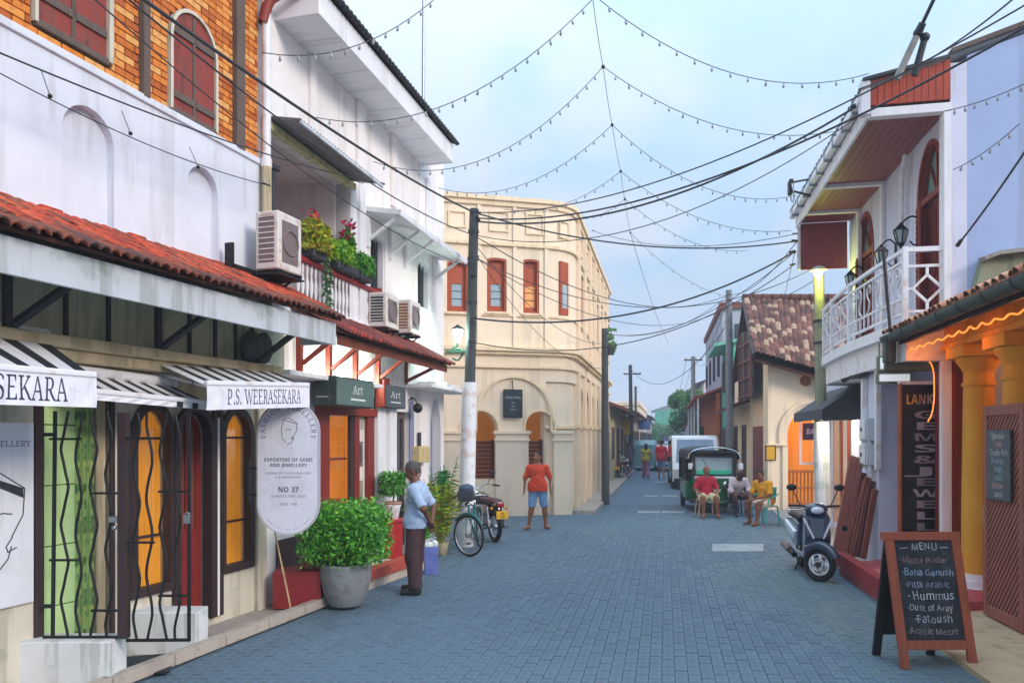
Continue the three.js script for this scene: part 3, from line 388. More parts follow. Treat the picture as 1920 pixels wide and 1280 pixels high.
// plinth walls, grille and gate of the shop entrance
{
  const p1 = thing('plinth_wall', 'low white plinth wall under the fixed grille, at the near side of the shop entrance', 'low wall', V(-3.9, 0, -5.82), 0, 'low walls at the shop entrance');
  put('plinth', K.plinth, p1, rb(0, 0.76, -0.03, 0.4, -0.27, 0, 0.015));
  const p2 = thing('plinth_wall', 'low white plinth wall beyond the open gate, below the arched amber window', 'low wall', V(-3.52, 0, -6.8), 0, 'low walls at the shop entrance');
  put('plinth', K.plinth, p2, rb(0, 0.645, -0.03, 0.4, -0.27, 0, 0.015));
  const gr = thing('window_grille', 'fixed black iron grille of wavy bars standing on a white plinth before the green wall', 'grille', V(-3.72, 0.4, -5.92));
  const wav = (root, x, h, ph) => put('wavy_bar', K.blackIron, root, wavy(x, 0, h, 0, 0.03, 3, 0.011, ph));
  for (const g of [bar(V(0.05, 0.62, 0), V(0.3, 0.62, 0), 0.018), bar(V(0.05, 1.58, 0), V(0.3, 1.58, 0), 0.018), bar(V(0.38, 0.22, 0), V(0.62, 0.22, 0), 0.018), bar(V(0.38, 1.15, 0), V(0.62, 1.15, 0), 0.018), bar(V(0, 0.01, 0), V(0.62, 0.01, 0), 0.02)]) put('rail', K.blackIron, gr, g);
  put('straight_bar', K.blackIron, gr, bar(V(0.075, 0, 0), V(0.095, 1.8, 0), 0.022)); for (const [x, ph] of [[0.17, 0], [0.28, 0.1], [0.40, 0.5], [0.52, 0.35]]) wav(gr, x, 1.8, ph);
  for (const y of [0.24, 1.6]) put('hinge', K.blackIron, gr, [rb(0.0, 0.08, y, y + 0.03, -0.012, 0.012, 0.004)]);
  put('post', K.brownDark, gr, rb(0.6, 0.675, 0, 1.79, -0.04, 0.03, 0.006)); put('latch', K.steel, gr, [rb(0.53, 0.6, 0.92, 0.97, -0.02, 0.03, 0.006), sph(0.02, 0.58, 0.88, 0.03)]);
  const ga = thing('gate_leaf', 'black iron gate leaf of wavy bars swung open towards the street', 'gate', V(-3.04, 0.385, -5.88), 0.02);
  for (const g of [bar(V(0, 0.01, 0), V(0.5, 0.01, 0), 0.022), bar(V(0, 0.78, 0), V(0.22, 0.78, 0), 0.018), bar(V(0.25, 0.36, 0), V(0.5, 0.36, 0), 0.018), bar(V(0.25, 1.18, 0), V(0.5, 1.18, 0), 0.018), bar(V(0, 1.6, 0), V(0.22, 1.6, 0), 0.018)]) put('rail', K.blackIron, ga, g);
  for (const [x, ph] of [[0.08, 0.2], [0.18, 0.6], [0.29, 0], [0.4, 0.4]]) wav(ga, x, 1.8, ph); put('straight_bar', K.blackIron, ga, bar(V(0.49, 0, 0), V(0.49, 1.8, 0), 0.022)); put('padlock', K.steel, ga, [rb(0.46, 0.51, 0.93, 1.0, 0.015, 0.04, 0.006), new THREE.TorusGeometry(0.018, 0.005, 6, 12, Math.PI).translate(0.485, 1.0, 0.028)]);
  const mt = thing('door_mat', 'dark rubber mat lying between the two white plinths', 'mat', V(-3.24, 0.026, -6.42), 0.3);
  put('mat', mat(0x2c3338, 0.95, { t: 'cloth', size: 0.05, bump: 0.003 }), mt, rb(-0.42, 0.3, 0, 0.015, -0.26, 0.26, 0.006)); put('rim', K.rubber, mt, [bx(-0.43, 0.31, 0, 0.012, -0.29, -0.262), bx(-0.43, 0.31, 0, 0.012, 0.262, 0.29)]);
}
// striped awnings
function awning(label, F, wa, wb, fa, fb, oW, oF, val, text, nStripe, letter) {   // wa/wb: [along, up] of the top on the wall, fa/fb: of the front bar
  const t = F.house('awning', label, 'awning', 'striped awnings over the shop front'), a = V(wa[0], wa[1], oW), b = V(wb[0], wb[1], oW), c = V(fb[0], fb[1], oF), d = V(fa[0], fa[1], oF);
  const strip = (u0, u1) => slab(a.clone().lerp(b, u0), a.clone().lerp(b, u1), d.clone().lerp(c, u1), d.clone().lerp(c, u0), 0.006);
  const li = [], dk = []; for (let i = 0; i < nStripe; i++) { const u = i / nStripe, w = 1 / nStripe; li.push(strip(u, u + w * 0.56)); dk.push(strip(u + w * 0.56, u + w)); }
  put('canopy', mat(0xe9e9ee, 0.85, { t: 'cloth', size: 0.08 }), t, li); put('stripe', mat(0x20242c, 0.85, { t: 'cloth', size: 0.08 }), t, dk);
  const up = V(0, 0.02, 0); put('front_bar', K.whitePaint, t, bar(d.clone().add(up), c.clone().add(up), 0.045, 0.045, 0.012)); put('roller', K.trim, t, rod(a.clone().add(V(-0.03, 0.02, 0.02)), b.clone().add(V(0.03, 0.02, 0.02)), 0.05, 0.05, 14));
  const dir = c.clone().sub(d); if (val) {
    const dn = V(0, -val, 0), n = 26, g = quad(d.clone(), c.clone(), c.clone().add(dn), d.clone().add(dn), n, 4), p = g.attributes.position; for (let i = 0; i < p.count; i++) { const f = (d.y - p.getY(i)) / val; p.setZ(i, p.getZ(i) + 0.012 + 0.009 * Math.sin(i * 1.9) * cl(f)); } g.computeVertexNormals();
    put('valance', text ? printed(canvasTex(1024, Math.round(1024 * val / dir.length()), text), 0.85) : mat(0xe9e9ee, 0.85), t, g, { uv: true });
    if (!text) put('valance_stripe', mat(0x20242c, 0.85), t, [0.62, 0.76, 0.9].map(u => slab(d.clone().lerp(c, u).add(V(0, 0.001, 0.03)), d.clone().lerp(c, u + 0.05).add(V(0, 0.001, 0.03)), d.clone().lerp(c, u + 0.05).add(V(0, -val, 0.03)), d.clone().lerp(c, u).add(V(0, -val, 0.03)), 0.004)));
  }
  for (const u of [0.06, 0.94]) { const w = a.clone().lerp(b, u).add(V(0, -0.12, 0.0)), f = d.clone().lerp(c, u).add(V(0, -0.01, -0.03)), m = w.clone().lerp(f, 0.5).add(V(u < 0.5 ? 0.12 : -0.12, -0.02, 0)), arm = part('folding_arm', t); put('upper_arm', K.trim, arm, rod(w, m, 0.017)); put('fore_arm', K.trim, arm, rod(m, f, 0.017)); put('bracket', K.trim, arm, rb(w.x - 0.05, w.x + 0.05, w.y - 0.07, w.y + 0.1, 0.025, Math.max(0.08, oW), 0.01)); put('joint', K.steel, arm, sph(0.026, m.x, m.y, m.z)); }
  return t;
}
{
  const word = (txt, x0, x1, big) => (c, w, h) => { c.fillStyle = '#e9e8f0'; c.fillRect(0, 0, w, h); c.fillStyle = '#2d3048'; let fs = h * big; c.font = fs + 'px serif'; const m = c.measureText(txt).width; c.save(); c.translate(x0 * w, h * 0.5 + fs * 0.33); c.scale((x1 - x0) * w / m, 1); c.fillText(txt, 0, 0); c.restore(); };
  const wA = A.q(-260, 600, 0.08), wB = A.q(72, 632, 0.08), fB = A.q(178, 708, 0.95);
  awning('striped awning at the picture edge, its white valance ending in SEKARA', A, [fB[0] - 2.75, wB[1] + 0.02], wB, [fB[0] - 2.05, fB[1] - 0.02], fB, 0.1, 0.95, 0.215, word('P.S. WEERASEKARA', 0.27, 0.885, 1.05), 10);
  awning('striped awning with white valance reading P.S. WEERASEKARA over the red arched door', A, A.q(287, 677, 0.1), A.q(496, 690, 0.1), A.q(385, 722, 0.95), A.q(578, 725, 0.95), 0.1, 0.95, 0.215, word('P.S. WEERASEKARA', 0.17, 0.9, 0.92), 8);
  awning('narrow striped awning with plain edge, lower and between the two lettered awnings', A, A.q(105, 694, 0.12), A.q(318, 722, 0.12), A.q(178, 738, 0.58), A.q(402, 760, 0.58), 0.12, 0.58, 0.05, null, 7);
}

// ---------------------------------------------------------------- B: the white house with the balcony
{
  const q = (x, y, o = 0) => B.q(x, y, o), S = (x, o = 0) => B.s(x, o), t = B.house('balcony_house', 'white two storey house with planted balcony, deep white eaves and tiled lean-to', 'building');
  const L = B.L, yE = 6.98, lo = [S(500), S(652), 3.55, 5.66];
  const w1 = [S(694), S(722), 3.9, 5.19], w2 = [S(783), S(806), 4.33, 5.24];
  put('wall', K.whiteB, t, wallOf(rect(-0.02, L, 2.95, 8.0), [rect(0.0, lo[1], lo[2], lo[3]), archPts(w1[0], w1[1], w1[2], w1[3], 0.5), archPts(w2[0], w2[1], w2[2], w2[3], 0.5)], 0.22, -0.22));
  put('wall', K.whiteB, t, bx(L - 0.22, L - 0.001, -0.1, 8.0, -6, -0.222));
  put('back_wall', K.lavender, t, bx(-0.02, L - 0.23, -0.1, 8, -6.2, -6));
  // loggia behind the balcony
  const lg = part('loggia', t); put('back', mat(0xe4d8d8, 0.85, { t: 'plaster', size: 2 }), lg, [bx(-0.3, lo[1] + 0.3, 3.3, 5.9, -1.5, -1.35), bx(lo[1] + 0.002, lo[1] + 0.15, 3.3, 5.9, -1.35, -0.222), bx(-0.3, lo[1], 3.3, 3.52, -1.35, -0.222), bx(-0.3, lo[1], 5.7, 5.85, -1.35, -0.222)]);
  { const d0 = S(566, -1.3), d1 = S(632, -1.3); put('doorway', K.black, lg, rb(d0, d1, 3.52, 5.0, -1.36, -1.32, 0.01)); put('door_frame', K.lavender, lg, ring(rect(d0 - 0.09, d1 + 0.09, 3.4, 5.09), rect(d0, d1, 3.45, 5.0), 0.05, -1.349)); }
  put('pillar', K.trim, t, [rb(S(652), S(664), 3.5, 5.66, -0.2, 0.05, 0.01), rb(S(669), S(680), 3.5, 5.75, -0.1, 0.06, 0.01)]);
  put('bracket_post', K.darkGrey, t, [rod(V(S(511, 0.1), 4.2, 0.1), V(S(511, 0.1), 5.1, 0.1), 0.035), rb(S(511, 0.1) - 0.07, S(511, 0.1) + 0.07, 5.1, 5.16, 0.02, 0.16, 0.01)]);
  // tin canopy over the loggia
  { const c = part('tin_canopy', t), y0 = 5.72, o1 = 0.5, s0 = 0.02, s1 = S(655) + 0.05, n = 60, g = new THREE.PlaneGeometry(1, 1, n * 2, 2), p = g.attributes.position;
    for (let i = 0; i < p.count; i++) { const u = p.getX(i) + 0.5, v = p.getY(i) + 0.5; p.setXYZ(i, s0 + (s1 - s0) * u, y0 - 0.09 * (1 - v) + 0.012 * Math.cos(u * n * Math.PI), o1 * (1 - v)); } g.computeVertexNormals();
    put('corrugated_sheet', K.tinRoof, c, g); put('beam', mat(0xe6e0a8, 0.7, { t: 'old', size: 1 }), c, rb(-0.02, s1, 5.58, 5.67, 0.003, 0.09, 0.01)); put('edge_strip', K.fascia, c, rb(s0, s1, y0 - 0.14, y0 - 0.1, o1 - 0.02, o1 + 0.01, 0.004)); }
  // pilasters and the deep eave
  for (const [a, b] of [[577, 588], [666, 679], [731, 741]]) put('pilaster', K.whiteB, t, rb(S(a), S(b), lo[3] + 0.14, yE, 0, 0.05, 0.008));
  put('pilaster', K.trim, t, rb(S(797), S(806), 5.7, 6.8, 0, 0.05, 0.01));
  const r0 = S(517) - 0.02, r1 = S(791), oE = 0.56, rf = part('roof', t);
  put('soffit', K.trim, rf, bx(r0, r1, yE, yE + 0.03, -0.2, oE));
  for (const px of [560, 620, 690, 745]) { const s = S(px); put('soffit_joint', K.lavender, rf, bx(s - 0.006, s + 0.006, yE - 0.006, yE - 0.001, 0, oE - 0.01)); }
  put('fascia', K.trim, rf, [rb(r0, r1, yE - 0.02, yE + 0.30, oE, oE + 0.035, 0.008), rb(r0 - 0.03, r0, yE - 0.02, yE + 0.3, -0.3, oE + 0.035, 0.008), rb(r1, r1 + 0.03, yE - 0.02, yE + 0.3, -0.3, oE + 0.035, 0.008)]);
  { const n = 46, g = new THREE.PlaneGeometry(1, 1, n * 4, 6), p = g.attributes.position; for (let i = 0; i < p.count; i++) { const u = p.getX(i) + 0.5, v = p.getY(i) + 0.5; p.setXYZ(i, r0 - 0.1 + (r1 - r0 + 0.2) * u, yE + 0.36 + (v) * 1.5 + 0.028 * Math.cos(u * n * 2 * Math.PI), oE + 0.12 - v * 3.6); } g.computeVertexNormals();
    put('tiles', K.tileOld[2], rf, [g, g.clone().translate(0, -0.035, 0)]); put('tile_edge', K.darkGrey, rf, Array.from({ length: n }, (_, i) => { const s = r0 - 0.1 + (r1 - r0 + 0.2) * (i + 0.5) / n; return sph(0.048, s, yE + 0.34, oE + 0.1, 8, 1, 0.7, 1); })); }
  put('roof_end', K.redWood, rf, prism([[-0.3, 0], [oE, 0], [oE, 0.05], [-3.4, 1.7], [-3.4, 0]], 0.05).rotateY(-Math.PI / 2).translate(r0 + 0.02, yE + 0.31, 0));
  // hood over the upper windows
  const h = part('window_hood', t), h0 = S(684), h1 = S(821); put('hood_slab', K.trim, h, slab(V(h0, 5.5, 0), V(h1, 5.5, 0), V(h1, 5.4, 0.58), V(h0, 5.4, 0.58), 0.07)); put('hood_lip', K.whitePaint, h, rb(h0, h1, 5.31, 5.41, 0.55, 0.59, 0.01));
  for (const s of [S(688), S(730), S(758), S(812)]) put('hood_bracket', K.trim, h, [bar(V(s, 5.0, 0.03), V(s, 5.33, 0.52), 0.06, 0.05, 0.01), bx(s - 0.03, s + 0.03, 4.9, 5.4, 0.002, 0.05)]);
  for (const w of [w1, w2]) { const g = part('window', t); put('window_frame', K.trim, g, archFrame(w[0], w[1], w[2], w[3], 0.05, 0.1, -0.12, 0.5)); put('pane', K.glassDark, g, prism(archPts(w[0], w[1], w[2], w[3], 0.5), 0.01, -0.18)); const n = 4; for (let i = 1; i < n; i++) put('window_bar', K.darkGrey, g, rod(V(w[0] + (w[1] - w[0]) * i / n, w[2], -0.08), V(w[0] + (w[1] - w[0]) * i / n, w[3] - 0.03, -0.08), 0.011)); }
  // balcony rail
  const bl = part('balcony', t), b0 = S(548), b1 = S(702); put('hand_rail', K.redPaint, bl, rb(b0, b1, 4.2, 4.27, -0.02, 0.1, 0.015)); put('bottom_rail', K.trim, bl, rb(b0, b1, 3.62, 3.7, 0.0, 0.08, 0.01));
  put('end_post', K.redWood, bl, rb(b1, b1 + 0.07, 3.55, 4.32, -0.02, 0.1, 0.01));
  const bal = geo(lathe([[0.022, 0], [0.022, 0.06], [0.014, 0.09], [0.03, 0.2], [0.026, 0.28], [0.013, 0.36], [0.02, 0.44], [0.022, 0.5]], 8)); const nb = 22; for (let i = 0; i < nb; i++) put('baluster', K.trim, bl, bal, { shared: true, pos: V(b0 + 0.06 + (b1 - b0 - 0.1) * i / (nb - 1), 3.7, 0.04) });
  put('balcony_slab', K.trim, bl, rb(0.02, b1 + 0.1, 3.4, 3.6, -0.2, 0.12, 0.015));
  // lean-to roof over the shop
  const e0 = S(634, 0.65), e1 = S(838, 0.65), lt = part('lean_to', t);
  tileRoof(lt, V(e0 - 0.25, 3.64, 0.02), V(e1 - 0.05, 3.64, 0.02), V(e1 + 0.03, 3.26, 0.72), V(e0 - 0.03, 3.28, 0.72), 46, 3, v => v > 0.8 ? [...K.tileMaroon, K.tileRed[3]] : K.tileMaroon, { r: 0.052 });
  put('fascia', K.fasciaB, lt, [rb(e0, e1, 3.12, 3.245, 0.63, 0.655, 0.006)]); put('soffit', K.trim, lt, slab(V(e0, 3.6, 0.01), V(e1, 3.6, 0.01), V(e1, 3.23, 0.63), V(e0, 3.23, 0.63), 0.02));
  put('end_board', K.fasciaB, lt, slab(V(e1 - 0.02, 3.62, 0), V(e1 + 0.01, 3.62, 0), V(e1 + 0.01, 3.25, 0.63), V(e1 - 0.02, 3.25, 0.63), 0.1));
  for (const px of [562, 617, 667, 709]) { const s = S(px, 0.12), br = part('roof_bracket', lt); put('post', K.redWood, br, rb(s - 0.035, s + 0.035, 2.78, 3.5, 0.08, 0.15, 0.006)); put('brace', K.redWood, br, bar(V(s, 2.9, 0.16), V(s + 0.02, 3.22, 0.58), 0.05, 0.05, 0.006)); }
  { const s = S(768, 0.1), br = part('roof_bracket', lt); put('brace', K.redWood, br, bar(V(s, 2.95, 0.05), V(s + 0.02, 3.18, 0.55), 0.05)); put('post', K.redWood, br, rb(s - 0.03, s + 0.03, 2.9, 3.3, 0.002, 0.06, 0.005)); }
  put('wall', K.whiteB, t, bx(0, S(768), 2.6, 3.55, -0.2, 0.02));
  put('ledge', K.trim, t, rb(0.12, S(712, 0.25), 2.72, 2.78, 0.0, 0.3, 0.01));
  // ground floor: shop window, doors, arches
  const g = [{ a: 590, b: 614 }], y0 = 0.12, top = 2.3;
  put('wall', K.whiteB, t, wallOf(rect(-0.02, L, -0.1, 2.95), [rect(S(596), S(700), y0, top), rect(S(736), S(766), y0, 2.42), archPts(S(807), S(826), y0 + 0.3, 2.72, 2.2)], 0.2, -0.2));
  put('wall_base', K.brownDark, t, bx(0.3, S(596) - 0.01, 0.1, 0.75, 0.003, 0.03)); put('red_base', K.redDoor, t, bx(S(575), S(596), 0.75, top, 0.003, 0.04));
  const sw = part('shop_window', t), cx0 = S(616), cx1 = S(652);
  put('door_frame', K.redDoor, sw, [rb(S(592), cx0, y0, top, -0.03, 0.02, 0.01)]); put('door_frame', K.redDoor, sw, [rb(S(662), S(671), y0, top, -0.03, 0.03, 0.008), rb(S(687), S(700), y0, top, -0.03, 0.02, 0.008)]); put('door_frame', K.brownDark, sw, rb(cx1 + 0.06, S(662), y0, top, -0.04, 0.02, 0.008));
  put('lintel', K.redWood, sw, rb(S(590), S(701), top, top + 0.12, -0.1, 0.06, 0.01));
  const lit = new THREE.MeshStandardMaterial({ color: 0xd99a44, roughness: 0.6, emissive: 0xff9a28, emissiveIntensity: 0.26, map: tex('wood', 0.9), side: THREE.DoubleSide });
  put('lit_interior', lit, sw, [bx(cx0 - 0.05, cx1 + 0.3, y0, top, -0.5, -0.46), bx(cx1 + 0.22, cx1 + 0.26, y0, top, -0.46, -0.05), bx(cx0 - 0.1, cx0 - 0.06, y0, top, -0.7, -0.2)]); for (const y of [0.75, 1.05, 1.66]) put('shelf', K.redWood, sw, rb(cx0, cx1 + 0.2, y, y + 0.03, -0.45, -0.12, 0.006)); put('display_cloth', mat(0xf2c46a, 0.8), sw, [sph(0.1, (cx0 + cx1) / 2 - 0.06, 1.15, -0.4, 8), sph(0.07, (cx0 + cx1) / 2 + 0.15, 1.12, -0.35, 8)]); put('pane', K.pane, sw, quad(V(cx0, top, -0.04), V(cx1, top, -0.04), V(cx1, y0, -0.04), V(cx0, y0, -0.04)));
  put('bright_panel', mat(0xd8cfc4, 0.7, { t: 'old', size: 0.5 }), sw, bx(S(671), S(687), y0, top, -0.06, -0.03)); put('poster', printed(canvasTex(128, 512, (c, w, h) => { c.fillStyle = '#e6dcd2'; c.fillRect(0, 0, w, h); c.fillStyle = '#7a6f7e'; c.fillRect(20, 60, 88, 130); c.fillStyle = '#4a3f4a'; c.fillRect(44, 80, 40, 90); c.fillStyle = '#9a8f7c'; c.fillRect(20, 260, 88, 180); })), sw, quad(V(S(673), 2.1, -0.026), V(S(685), 2.1, -0.026), V(S(685), 0.6, -0.026), V(S(673), 0.6, -0.026)), { uv: true });
  put('pier', K.trim, t, rb(S(702), S(717), 0.1, 2.5, 0.002, 0.07, 0.01)); put('pier', K.trim, t, rb(S(723), S(736), 0.1, 2.5, 0.002, 0.08, 0.01));
  const dr = part('glass_door', t); put('door_leaf', K.greyWood, dr, ring(rect(S(737), S(765), y0, 2.4), rect(S(741), S(762), y0 + 0.2, 2.3), 0.05, -0.12)); put('pane', K.glassDark, dr, bx(S(740), S(763), y0 + 0.18, 2.32, -0.11, -0.1)); put('glazing_bar', K.greyWood, dr, [bx(S(751) - 0.015, S(751) + 0.015, y0, 2.3, -0.1, -0.07)]); put('glazing_bar', K.greyWood, dr, [bx(S(741), S(762), 1.4, 1.43, -0.1, -0.072)]);
  put('niche_panel', mat(0x8d93b4, 0.8, { t: 'plaster', size: 1 }), t, prism(archPts(S(806), S(827), y0 + 0.2, 2.74, 2.2), 0.02, -0.19)); put('niche_panel', mat(0x8d93b4, 0.8, { t: 'plaster', size: 1 }), t, prism(archPts(S(766), S(774), 0.2, 2.7, 2.2), 0.02, 0.003));
  put('flat_canopy', K.trim, t, [rb(S(768, 0.1), L + 0.25, 2.84, 2.9, 0, 0.5, 0.01)]); put('canopy_crest', K.whitePaint, t, [rb(S(776), S(826), 2.9, 2.98, 0.05, 0.4, 0.02), sph(0.07, S(790), 2.99, 0.2, 10), sph(0.09, S(800), 3.0, 0.2, 10), sph(0.06, S(815), 2.99, 0.2, 10)]);
  // signs, lamp, meter, mast
  const sA = B.house('shop_sign', 'dark green box sign lettered Art over the lit shop door', 'sign'); { const a = S(629, 0.4), b = S(701, 0.4), y1 = q(640, 705, 0.4)[1], yb = q(640, 761, 0.4)[1]; put('box', mat(0x22302f, 0.5, { t: 'fine', size: 0.5 }), sA, rb(a, b, yb, y1, 0.08, 0.4, 0.01));
    put('print', printed(canvasTex(512, 200, (c, w, h) => { c.fillStyle = '#55706a'; c.fillRect(0, 0, w, h); c.fillStyle = '#e8f2ec'; c.textAlign = 'center'; c.font = '92px serif'; c.fillText('Art', w * 0.55, 110); c.fillRect(w * 0.36, 146, w * 0.4, 14); }), 0.4), sA, quad(V(a + 0.02, y1 - 0.02, 0.404), V(b - 0.02, y1 - 0.02, 0.404), V(b - 0.02, yb + 0.02, 0.404), V(a + 0.02, yb + 0.02, 0.404)), { uv: true }); put('print', printed(canvasTex(256, 200, (c, w, h) => { c.fillStyle = '#22302f'; c.fillRect(0, 0, w, h); c.fillStyle = '#9fb4ac'; c.fillRect(30, 140, 150, 8); })), sA, quad(V(a - 0.004, y1 - 0.02, 0.1), V(a - 0.004, y1 - 0.02, 0.38), V(a - 0.004, yb + 0.02, 0.38), V(a - 0.004, yb + 0.02, 0.1)), { uv: true }); }
  const sB = B.house('shop_sign', 'smaller grey sign lettered Art over the glass door', 'sign'); { const a = S(722, 0.2), b = S(760, 0.2), y1 = q(740, 723, 0.2)[1], yb = q(740, 765, 0.2)[1]; put('box', K.darkGrey, sB, rb(a, b, yb, y1, 0.02, 0.2, 0.01)); put('print', printed(canvasTex(256, 200, (c, w, h) => { c.fillStyle = '#4c5560'; c.fillRect(0, 0, w, h); c.fillStyle = '#e0e6ea'; c.textAlign = 'center'; c.font = '84px serif'; c.fillText('Art', w / 2, 110); c.fillRect(w * 0.25, 146, w * 0.5, 12); })), sB, quad(V(a + 0.01, y1 - 0.01, 0.204), V(b - 0.01, y1 - 0.01, 0.204), V(b - 0.01, yb + 0.01, 0.204), V(a + 0.01, yb + 0.01, 0.204)), { uv: true }); put('bracket', K.redWood, sB, rb(S(709, 0.1), S(720, 0.1), yb, y1 + 0.1, 0.05, 0.2, 0.01)); }
  const mb = B.house('meter_box', 'cream electricity meter box on the white wall beside the glass door', 'meter box'); { const [a, y] = q(781, 868, 0.1), [b, y2] = q(801, 836, 0.1); put('box', mat(0xd9c48c, 0.6, { t: 'metal', size: 0.6 }), mb, rb(a, b, y, y2, 0.004, 0.16, 0.02)); put('conduit', K.darkGrey, mb, rod(V((a + b) / 2, y2, 0.05), V((a + b) / 2, y2 + 0.25, 0.05), 0.035)); put('conduit', K.acGrille, mb, tube([V((a + b) / 2, y, 0.05), V((a + b) / 2 + 0.02, y - 0.2, 0.06), V((a + b) / 2 - 0.08, y - 0.28, 0.05)], 0.02, 10, 6)); }
  const wl = B.house('wall_lamp', 'small black globe lamp on the white wall under the flat canopy', 'lamp'); { const [a, y] = q(783, 765, 0.2); put('arm', K.black, wl, tube([V(a, y + 0.12, 0.0), V(a, y + 0.18, 0.12), V(a, y + 0.06, 0.2)], 0.012, 10, 5)); put('globe', K.black, wl, sph(0.085, a, y, 0.2, 12)); }
  // fluorescent tubes on the ledge throw their light up the wall
  for (const [px, n] of [[590, 0], [642, 1], [688, 2]]) { const s = S(px, 0.05), l = B.house('tube_lamp', ['near', 'middle', 'far'][n] === 'near' ? 'glowing strip lamp between the first two wooden roof brackets' : n === 1 ? 'glowing strip lamp between the second and third wooden roof brackets' : 'glowing strip lamp between the third and fourth wooden roof brackets', 'lamp', 'strip lamps under the lean-to roof'); put('tube', glow(0xe8fff2, 2.2), l, rod(V(s - 0.2, 2.81, 0.07), V(s + 0.2, 2.81, 0.07), 0.013)); put('holder', K.trim, l, rb(s - 0.22, s + 0.22, 2.781, 2.792, 0.04, 0.1, 0.003)); const li = new THREE.PointLight(0xe6fff0, 0.75, 0, 2); li.position.set(s, 2.86, 0.1); li.castShadow = true; l.add(li); }
  const ms = thing('roof_mast', 'thin grey mast rising from the tiled roof of the balcony house', 'mast', P(793, 195, 13.2)); put('pole', K.steel, ms, rod(V(0, -0.6, 0), V(0.02, 4, 0), 0.03, 0.025)); put('collar', K.steel, ms, cyl(0.05, 0.05, 0.1, 0, -0.1, 0));
}

